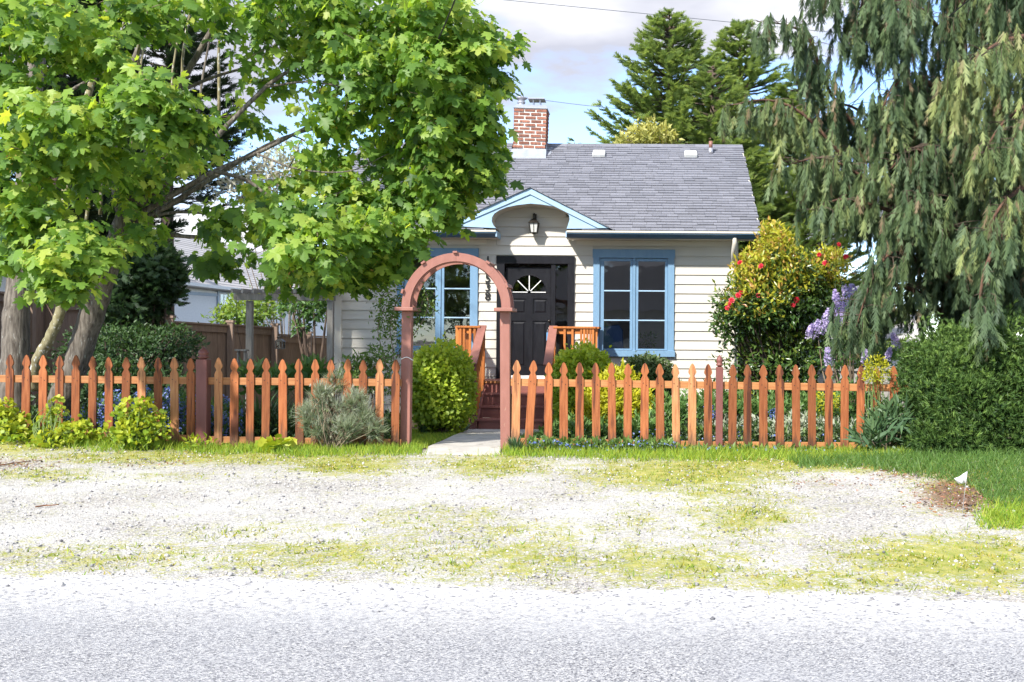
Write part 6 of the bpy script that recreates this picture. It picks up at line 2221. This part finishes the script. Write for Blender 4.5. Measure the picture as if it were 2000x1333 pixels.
for pts, ns, l0, l1, spr, bias in BR:
    wp = [P(*p) for p in pts]
    q_ = interp(wp, 7)
    m_ = len(q_)
    MB().tube(q_, [.036 * (1 - i / m_) + .005 for i in range(m_)], 7).build('branch', M['redbark'], ced, smooth=True)
    for s in range(int(ns * 1.25)):
        t_ = random.random() ** .75
        i = min(m_ - 2, int(t_ * (m_ - 1)))
        p = q_[i].lerp(q_[i + 1], random.random())
        tip = t_ ** 2
        a = p + Vector((random.gauss(0, spr * .6), random.gauss(0, spr), random.uniform(-.06, .03)))
        ln = random.uniform(l0, l1) * (1 - .45 * tip)
        dirn = Vector((random.gauss(-.04, .10), random.gauss(-.05, .10), -1)).normalized()
        if (a - p).length > .12:
            rt.tube([p, a.lerp(p, .4) + Vector((0, 0, .02)), a, a + dirn * ln * .5], [.006, .005, .004, .002], 3, cap=False)
        step = .13
        k = max(2, int(ln / step))
        tone = np.clip(bias + random.gauss(.05, .14), 0, .92)
        for j in range(k):
            b_ = a + dirn * (step * j) + Vector((random.gauss(0, .025), random.gauss(0, .025), random.gauss(0, .03)))
            for _ in range(4 if j < k - 1 else 3):
                az = random.random() * 2 * math.pi
                sp = random.uniform(.05, .50)
                Ps.append(tuple(b_))
                Ds.append((dirn.x + math.cos(az) * sp, dirn.y + math.sin(az) * sp, dirn.z))
                na = az + random.uniform(-.9, .9)
                Ns.append((math.cos(na), math.sin(na), random.uniform(-.3, .4)))
                Ss.append(random.uniform(.16, .36) * (1.0 - .25 * j / k))
                Rn.append(min(.97, max(0, tone + random.gauss(0, .10))) if random.random() > .04 else 1.0)
rt.build('twigs', M['darkbark'], ced, kind='stuff')
CF = T_feather(8, 27, .36, .062, .12, .6)
Ps = np.array(Ps)
print('cedar sprays', len(Ps))
scatter('crown', CF, Ps, basis(np.array(Ds), np.array(Ns)), np.array(Ss), LM['cedar'], ced, np.array(Rn), kind='stuff')

# dark dense hedge shrub at the lower right
broad('yew_bush', 'large dense dark green yew bush at the right end of the fence', 'bush', 10,
      [(1885, 800, 118, 118, 11.3, .7, 9000), (1980, 780, 110, 140, 11.3, .7, 8000), (1830, 740, 80, 90, 11.8, .6, 5000), (1900, 700, 110, 70, 12.0, .6, 5000), (2050, 800, 80, 130, 11.2, .7, 2200), (1860, 860, 90, 50, 11.0, .5, 3000), (1980, 865, 90, 45, 10.9, .5, 3000)],
      LM['yew'], T_star(7, 1.0, .24), (.035, .075), 'darkbark', shell=.6, lumpy=.15, up=.5)

# ================================================================== garden plants
# lime shrubs outside the left fence
LB = T_lobed()
broad('lime_shrub', 'bright lime-green currant shrub at the far left end of the fence', 'shrub', 12, [(0, 822, 40, 36, 11.2, .22, 640), (30, 850, 30, 26, 11.1, .2, 220), (-40, 820, 30, 40, 11.2, .2, 160)], LM['lime'], LB, (.032, .062), 'greentwig', shell=.2, stem_r=.006, group='lime shrubs in front of the left fence', lumpy=.15)
broad('lime_shrub', 'sprawling lime-green currant shrub before the fifth visible picket', 'shrub', 14, [(100, 868, 42, 26, 11.0, .22, 640), (140, 850, 34, 24, 11.15, .2, 360), (108, 800, 12, 24, 11.2, .1, 70), (84, 825, 14, 18, 11.2, .1, 60), (165, 845, 14, 20, 11.2, .1, 70)], LM['lime'], LB, (.032, .060), 'greentwig', shell=.2, stem_r=.006, group='lime shrubs in front of the left fence', lumpy=.18)
broad('lime_shrub', 'tall lime-green currant shrub left of the brown fence post', 'shrub', 16, [(262, 845, 46, 34, 11.15, .22, 800), (252, 805, 30, 22, 11.2, .15, 160), (285, 812, 26, 22, 11.2, .15, 140), (312, 835, 16, 20, 11.2, .1, 60), (278, 792, 12, 14, 11.2, .1, 50), (208, 850, 14, 20, 11.2, .1, 50)], LM['lime'], LB, (.032, .060), 'greentwig', shell=.2, stem_r=.006, group='lime shrubs in front of the left fence', lumpy=.18)
broad('leafy_plant', 'small broad-leaved plant in the grass before the left fence', 'plant', 6, [(545, 872, 22, 16, 11.2, .12, 46), (520, 878, 16, 8, 11.2, .1, 24)], LM['lime'], LB, (.07, .12), 'greentwig', shell=.3, stem_r=.005)
broad('leafy_plant', 'low weedy plant at the foot of the brown fence post', 'plant', 5, [(388, 868, 26, 12, 11.3, .12, 60)], LM['lime'], LEAF, (.05, .10), 'greentwig', shell=.2, stem_r=.004)
# lavender through the fence
lavb = [(628, 780, 20, 24, 11.5, .08, 130), (600, 815, 18, 22, 11.42, .08, 110), (676, 838, 26, 22, 11.42, .1, 190), (694, 790, 18, 24, 11.5, .08, 110), (658, 750, 15, 24, 11.64, .08, 70), (732, 838, 15, 18, 11.46, .08, 70), (626, 836, 22, 18, 11.42, .1, 110), (712, 818, 14, 20, 11.46, .08, 70), (655, 800, 24, 22, 11.5, .1, 60)]
lav = broad('lavender_bush', 'silver-green lavender bush growing through the left picket fence', 'bush', 18, lavb, LM['sage'], T_star(9, 1.0, .055), (.06, .14), 'twig', shell=.2, up=1.2, stem_r=.006, base=Vector((P(655, 870, 11.5).x, 11.5, gzf(P(655, 870, 11.5).x, 11.5))))
p_, n_ = ell(26, P(650, 800, 11.4), (.5, .1, .4), .3)
scatter('spent_flowers', T_star(9, 1.0, .3), p_, basis(rng.normal(size=(26, 3)) * .3 + [0, 0, 1], rvec(26)), rng.uniform(.03, .05, 26), LM['blossom'], lav, kind='stuff')

# vine on the arch and the shrub behind it
vn = empty('climbing_vine', (P(780, 870, 11.9).x, 11.95, 0), 'loose green climbing vine beside the left arch post', 'vine')
vb = MB()
vpos = []
for pts in ([(776, 870), (772, 760), (768, 690), (762, 640), (775, 590), (800, 560)], [(778, 870), (760, 740), (745, 680), (738, 640), (752, 600)], [(780, 700), (800, 640), (818, 610), (830, 580), (838, 598)],
            [(776, 690), (812, 650), (836, 600), (828, 566), (812, 556)], [(770, 640), (748, 612), (744, 584), (770, 566)], [(764, 760), (735, 740), (700, 735), (680, 742)], [(775, 760), (748, 748), (724, 760)], [(770, 700), (748, 700), (728, 716)]):
    q_ = interp([P(x, y, 11.95 + random.uniform(-.1, .1)) for x, y in pts], 6)
    vb.tube(q_, .005, 5)
    vpos += [tuple(p) for p in q_]
vb.build('stems', M['twig'], vn, smooth=True)
vp = np.array(vpos)
vp = np.repeat(vp, 7, 0) + rng.normal(size=(len(vp) * 7, 3)) * [.07, .06, .07]
pc_, _ = ell(520, P(772, 615, 12.0), (.24, .2, .36), .1)
vp = np.concatenate([vp, pc_])
scatter('leaves', LEAF, vp, basis(rng.normal(size=(len(vp), 3)) + [0, -.2, -.2], rng.normal(size=(len(vp), 3)) * .6 + [0, -.5, .6]), rng.uniform(.03, .065, len(vp)), LM['vine'], vn, kind='stuff')
broad('garden_shrub', 'loose pale green shrub behind the pickets left of the arch', 'shrub', 10, [(715, 740, 50, 30, 12.6, .3, 300), (690, 720, 30, 30, 12.6, .3, 130), (740, 700, 26, 30, 12.6, .2, 120)], LM['vine'], LEAF, (.06, .11), 'redbark', shell=.1, stem_r=.006)
broad('garden_shrub', 'broad-leaved green plants behind the pickets near the lantern', 'shrub', 8, [(610, 735, 44, 24, 13.2, .3, 130), (560, 745, 34, 22, 13.2, .3, 90), (500, 740, 30, 26, 13.4, .3, 110)], LM['green'], LEAF, (.12, .22), 'greentwig', shell=.1, stem_r=.006, up=1.0)


def straps(name, label, px, py, Y, n, l, w_, lm, spread=.8, cat='plant', up=1.0, par=None):
    c = P(px, py, Y)
    c.z = gzf(c.x, Y)
    e = empty(name, c, label, cat)
    az = rng.random(n) * 6.283
    h = np.stack([np.cos(az), np.sin(az), np.zeros(n)], 1)
    d_ = h * spread * rng.uniform(.2, 1.0, (n, 1)) + np.array([0, 0, up])
    scs = np.stack([np.full(n, w_) * rng.uniform(.7, 1.2, n), l * rng.uniform(.6, 1.1, n), l * rng.uniform(.6, 1.1, n)], 1)
    p_ = np.array(c)[None, :] + h * rng.uniform(0, .06, (n, 1)) * [1, 1, 0]
    scatter('leaves', T_STRAP, p_, basis(d_, h * -1 + np.array([0, 0, .9])), scs, lm, e)
    return e


straps('strap_plant', 'narrow blue-green leaved plant beside the bottom step', 905, 838, 15.9, 40, .24, .022, LM['strap'], 1.2, up=.6)
for k, (px, py, Y, l) in enumerate([(1008, 880, 11.3, .2), (830, 842, 14.8, .2), (505, 860, 12.6, .7), (560, 860, 12.4, .6), (600, 860, 12.7, .6), (535, 860, 13.4, .8)]):
    straps('strap_plant', ['strappy green tuft at the foot of the right arch post', 'grassy tuft under the left boxwood bush', 'tall narrow-leaved plant just right of the brown fence post', 'narrow-leaved plant behind the fence left of the lavender', 'dark narrow-leaved plant behind the lavender', 'tall back row strap-leaved plant below the wooden feeder'][k], px, py, Y, 70, l, .018, LM['strap'], .7)
# willowy plant at the right end
wl = broad('willowy_plant', 'spiky narrow-leaved plant in front of the last right pickets', 'plant', 16, [(1730, 840, 40, 38, 11.2, .25, 240), (1700, 862, 30, 22, 11.1, .2, 90), (1748, 812, 22, 22, 11.3, .2, 80)], LM['strap'], ([(-.06, 0, 0), (.06, 0, 0), (.075, .5, .02), (-.075, .5, .02), (0, 1, -.12)], [(0, 1, 2, 3), (3, 2, 4)]), (.15, .24), 'twig', shell=.1, stem_r=.006, up=.8)
# euphorbia ball over the fence
broad('euphorbia', 'round lime-yellow flower head leaning over the right fence', 'plant', 5, [(1712, 722, 26, 24, 11.45, .15, 560), (1700, 735, 16, 12, 11.45, .12, 150)], LM['gold'], LEAF, (.02, .045), 'greentwig', shell=.5, stem_r=.007)
# right-hand border
broad('border_plant', 'white-edged low plant along the right border behind the pickets', 'plant', 6, [(1560, 840, 130, 26, 13.0, .5, 2000), (1400, 838, 90, 26, 13.2, .5, 1100)], LM['sage'], LEAF, (.05, .10), 'greentwig', shell=.1, stem_r=.004, up=.7, lumpy=.2)
broad('border_plant', 'feathery mid-green plants behind the right pickets by the post', 'plant', 10, [(1395, 790, 50, 40, 13.4, .4, 700), (1340, 800, 40, 44, 13.2, .4, 700), (1300, 820, 40, 40, 13.2, .4, 700)], LM['green'], LEAF, (.05, .11), 'greentwig', shell=.1, stem_r=.005, up=1, lumpy=.25)
broad('border_plant', 'tall green border plants below the lilac', 'plant', 10, [(1660, 790, 70, 46, 13.8, .5, 900), (1580, 800, 60, 36, 13.8, .5, 700), (1500, 800, 60, 30, 14, .5, 700), (1440, 800, 40, 34, 13.8, .4, 450)], LM['green'], LEAF, (.05, .12), 'greentwig', shell=.1, stem_r=.005, up=1, lumpy=.25)
broad('spurge_plant', 'lime-yellow spurge clump between the right border pickets', 'plant', 6, [(1612, 790, 30, 30, 13.3, .25, 400), (1450, 780, 22, 18, 14.5, .2, 240)], LM['gold'], LEAF, (.03, .06), 'greentwig', shell=.3, stem_r=.005)
broad('border_plant', 'leafy green plants behind the first pickets right of the arch', 'plant', 8, [(1120, 845, 60, 24, 12.4, .3, 600), (1200, 850, 60, 26, 12.4, .3, 700), (1260, 840, 40, 30, 12.6, .3, 400)], LM['green'], LEAF, (.06, .12), 'greentwig', shell=.1, stem_r=.004, up=.9, lumpy=.2)
sp = empty('salvia', (P(1380, 830, 13).x, 13.0, -.05), 'dark blue flower spikes among the right border plants', 'plant')
for px, py in ((1382, 812), (1390, 806), (1377, 806), (1398, 815), (1520, 806), (1512, 812), (1505, 815)):
    c = P(px, py, 13.0)
    k = 60
    t_ = rng.random(k)
    p_ = np.array(c)[None, :] + np.stack([rng.normal(size=k) * .012, rng.normal(size=k) * .012, (t_ - .5) * .18], 1)
    scatter('flower_spike', T_FLOWER5, p_, basis(rvec(k), rvec(k) + [0, -.5, 0]), rng.uniform(.012, .022, k), LM['forget'], sp, np.zeros(k))
    MB().tube([(c.x, 13.0, -.05), (c.x, 13.0, c.z)], .004, 5).build('stem', M['greentwig'], sp)

# forget-me-nots: a haze of tiny blue flowers
def carpet(name, label, boxes, lm_f, lm_l, nf, nl, cat='flowers'):
    Pf, Pl = [], []
    for px0, px1, y0, y1, h, wgt in boxes:
        k = int(nf * wgt)
        Y = rng.uniform(y0, y1, k)
        X = (rng.uniform(px0, px1, k) - XV) / (F / Y)
        cl_ = .75 + .25 * np.sin(X * 9 + Y * 4) * np.sin(X * 4.3 - Y * 7)
        Z = gz(X, Y) + h * (1 - .75 * rng.random(k) ** 1.5) * cl_
        Pf.append(np.stack([X, Y, Z], 1))
        k = int(nl * wgt)
        Y = rng.uniform(y0, y1, k)
        X = (rng.uniform(px0, px1, k) - XV) / (F / Y)
        Z = gz(X, Y) + h * .85 * rng.random(k)
        Pl.append(np.stack([X, Y, Z], 1))
    Pf, Pl = np.concatenate(Pf), np.concatenate(Pl)
    o = scatter(name, LEAF, Pl, basis(rng.normal(size=(len(Pl), 3)) * .6 + [0, 0, .9], rng.normal(size=(len(Pl), 3)) + [0, -.6, .3]), rng.uniform(.04, .09, len(Pl)), lm_l, None, kind='stuff', label=label)
    f_ = scatter('blossoms', T_FLOWER5, Pf, basis(rng.normal(size=(len(Pf), 3)) * .5 + [0, .5, .6], rng.normal(size=(len(Pf), 3)) * .5 + [0, -.8, .6]), rng.uniform(.018, .034, len(Pf)), lm_f, o, kind='stuff')
    return o


carpet('forget_me_nots', 'haze of blue forget-me-nots behind the left picket fence', [(190, 475, 11.9, 13.3, .55, .75), (280, 380, 11.9, 13.2, .62, .25), (100, 190, 12, 12.8, .3, .06)], LM['forget'], LM['green'], 9500, 5200)
carpet('meadow_flowers', 'small pale blue flowers and leaves at the foot of the right fence', [(1030, 1320, 11.3, 11.55, .15, .7), (1320, 1640, 11.35, 11.55, .08, .15), (1100, 1700, 11.9, 12.8, .25, .5)], LM['forget'], LM['vine'], 420, 1500)
carpet('undergrowth', 'mixed green undergrowth in the bed behind the left fence', [(0, 480, 12.0, 14.0, .34, .5), (480, 790, 11.9, 13.6, .40, .7), (1300, 1760, 12.4, 15, .30, .6)], LM['whitepetal'], LM['holly'], 60, 6000)


# ================================================================== grass
def blades(name, label, P_, h0, h1, w_, lm, rnd=None, lean=.35):
    n = len(P_)
    d_ = np.array([0, 0, 1.0]) + rng.normal(size=(n, 3)) * [lean, lean, 0]
    az = rng.random(n) * 6.283
    nn_ = np.stack([np.cos(az), np.sin(az), np.zeros(n)], 1)
    h = rng.uniform(h0, h1, n)
    scs = np.stack([np.full(n, w_) * rng.uniform(.7, 1.3, n), h, h], 1)
    return scatter(name, T_BLADE, P_, basis(d_, nn_), scs, lm, None, rnd, kind='stuff', label=label)


def on_ground(X, Y, dz=-.004):
    return np.stack([X, Y, gz(X, Y) + dz], 1)


def rect(n, x0, x1, y0, y1):
    return rng.uniform(x0, x1, n), rng.uniform(y0, y1, n)


def clump(X, Y):
    return .5 + .5 * np.sin(X * 5.3 + 1.7 * np.sin(Y * 3.1)) * np.sin(Y * 6.1 + 1.3 * np.sin(X * 4.2))


# strip along the fence
X, Y = rect(60000, -7.6, 3.2, 10.2, 11.75)
px_ = XV + X * F / Y
edge = 10.98 + .13 * np.sin(X * 2.3) + .09 * np.sin(X * 6.1 + 1) - np.where((px_ > 1180), .12, 0) - np.where((px_ > 1240) & (px_ < 1480), .28, 0)
k = (Y > edge + rng.normal(size=len(X)) * .10) & ~((px_ > 826) & (px_ < 984) & (Y > 11.0)) & (rng.random(len(X)) < .35 + .55 * clump(X * 1.7, Y * 1.5))
k &= ~((px_ < 70) & (Y < 11.2))
X, Y = X[k][:22000], Y[k][:22000]
hm = .65 + .5 * clump(X * 1.3, Y)
blades('grass', 'strip of bright grass along the foot of the picket fence', on_ground(X, Y), .035, .125, .008, LM['grass'])
# tufts and moss in the gravel
X, Y = rect(420000, -8.2, 4.2, 5.4, 11.3)
v = vegmask(X, Y)
pr = np.clip(v - .12, 0, 1.2) * clump(X * 2.6, Y * 3.1) ** 2.2 * (.4 + .6 * clump(X * 9, Y * 11))
k = rng.random(len(X)) < pr * .9
X, Y = X[k][:90000], Y[k][:46000]
print('moss', len(X))
blades('weeds', 'low yellow-green weeds and moss growing through the gravel', on_ground(X, Y), .012, .046, .0085, LM['drygrass'], lean=.8)
v = vegmask(X, Y)
cc = clump(X * 3.1 + 2, Y * 4.3 + 1)
k = (cc > .60) & (rng.random(len(X)) < .75)
blades('grass_tufts', 'short green grass tufts dotted over the gravel', on_ground(X[k] + rng.normal(size=k.sum()) * .012, Y[k] + rng.normal(size=k.sum()) * .012), .015, .055, .007, LM['grass'], lean=.55)
# lawn inside the gate
X, Y = rect(26000, -4.0, -1.4, 11.7, 16.2)
pe_x = np.interp(Y, [a for a, b, c in pe], [(b - XV) / S(a) for a, b, c in pe])
k = X < pe_x - .02 + .02 * np.sin(Y * 14)
blades('lawn', 'small bright lawn inside the gate beside the garden path', on_ground(X[k], Y[k]), .03, .07, .008, LM['grass'])
X, Y = rect(30000, -1.9, 3.4, 11.75, 16)
pe_x = np.interp(Y, [a for a, b, c in pe], [(c - XV) / S(a) for a, b, c in pe])
k = (X > pe_x + .02) & (rng.random(len(X)) < .5)
blades('grass', 'grass between the border plants behind the right fence', on_ground(X[k], Y[k]), .04, .12, .008, LM['shadegrass'])
# lawn at right under the cedar
X, Y = rect(90000, 1.6, 6.5, 7.2, 10.9)
px_, py_ = pix(X, Y, gz(X, Y))
bnd = np.interp(px_, [1690, 1760, 1850, 1900, 1930, 1960, 2100], [912, 925, 940, 950, 985, 992, 998])
k = (py_ < bnd + rng.normal(size=len(X)) * 4) & (rng.random(len(X)) < .6)
blades('lawn', 'longer lawn grass coloured dark for the shade under the cedar at right', on_ground(X[k], Y[k]), .04, .13, .007, LM['shadegrass'], lean=.6)
k = (py_ > 992 + rng.normal(size=len(X)) * 6 - (px_ - 1950) * .1) & (py_ < 1035) & (px_ > 1915 + rng.normal(size=len(X)) * 12) & (rng.random(len(X)) < .5)
blades('grass', 'sunny grass patch at the right edge below the marker flag', on_ground(X[k], Y[k]), .04, .12, .008, LM['grass'], lean=.5)

# loose stones on the gravel and the road edge
OCT = ([(1, 0, 0), (.3, .9, .1), (-.8, .5, 0), (-.7, -.6, .1), (.4, -.9, 0), (0, 0, .75), (.1, .1, -.6)], [(0, 1, 5), (1, 2, 5), (2, 3, 5), (3, 4, 5), (4, 0, 5), (1, 0, 6), (2, 1, 6), (3, 2, 6), (4, 3, 6), (0, 4, 6)])
X, Y = rect(17000, -8, 4.4, 4.4, 11.2)
re_ = road_edge(X)
k = (Y > re_) | (rng.random(len(X)) < np.exp(-np.maximum(0, re_ - Y) / .22) * .5)
X, Y = X[k], Y[k]
n = len(X)
s = rng.gamma(2.0, .0024, n) + .0025
s = np.minimum(s, .022)
stm = leafmat('loose_stone', [(0.12, 0.12, 0.13), (0.32, 0.31, 0.31), (0.52, 0.50, 0.48), (0.62, 0.60, 0.57)], 0.0, rough=.9, spec=.15)
zz = np.where(Y > road_edge(X) - .05, gz(X, Y), -.146)
scatter('gravel', OCT, np.stack([X, Y, zz + s * .2], 1), basis(rng.normal(size=(n, 3)) * [1, 1, .25], rng.normal(size=(n, 3)) * .3 + [0, 0, 1]), s, stm, None, kind='stuff', label='loose pale stones scattered over the parking strip')
# bark chips near the flag and along the bed edge
X, Y = rect(70000, -7.5, 4.4, 7.0, 11.4)
mk = pmask(X, Y, gz(X, Y), MULCH)
k = rng.random(len(X)) < np.clip(mk - .15, 0, 1) * .8
X, Y = X[k], Y[k]
n = len(X)
chm = leafmat('bark_mulch', [(0.06, 0.04, 0.03), (0.16, 0.085, 0.05), (0.34, 0.13, 0.06), (0.38, 0.27, 0.19)], 0.0, rough=.9, spec=.15)
scatter('mulch', ([(-.5, -.15, 0), (.5, -.2, 0), (.55, .15, .1), (-.45, .2, .1), (0, 0, .2)], [(0, 1, 4), (1, 2, 4), (2, 3, 4), (3, 0, 4)]), on_ground(X, Y, .003), basis(rng.normal(size=(n, 3)) * [1, 1, .15], rng.normal(size=(n, 3)) * .3 + [0, 0, 1]), rng.uniform(.012, .04, n), chm, None, kind='stuff', label='scattered bark mulch and dead needles on the gravel edge')

# trees across the road (mirrored in the panes)
for i, (x, y, r, lab) in enumerate(((-9.5, -17, 2.4, 'round tree left of the bungalow across the road'), (6.5, -16, 2.2, 'round tree right of the bungalow across the road'), (-2.5, -15.5, 1.0, 'low shrub before the bungalow across the road'))):
    e = empty('street_tree', (x, y, -.15), lab, 'tree')
    h = 3.6 if r > 1.5 else 1.0
    MB().tube([(x, y, -.2), (x + .1, y, h * .5), (x, y, h)], [.18, .14, .08], 8).build('trunk', M['bark'], e, smooth=True)
    p_, n_ = ell(1500, (x, y, h), (r, r, r * .9), .4)
    p_ = lump(p_, (x, y, h), .15, 2)
    scatter('crown', LEAF, p_, basis(rng.normal(size=(len(p_), 3)) + [0, 0, -.3], n_ + rvec(len(p_)) * .7), rng.uniform(.25, .45, len(p_)), LM['green'], e, kind='stuff')
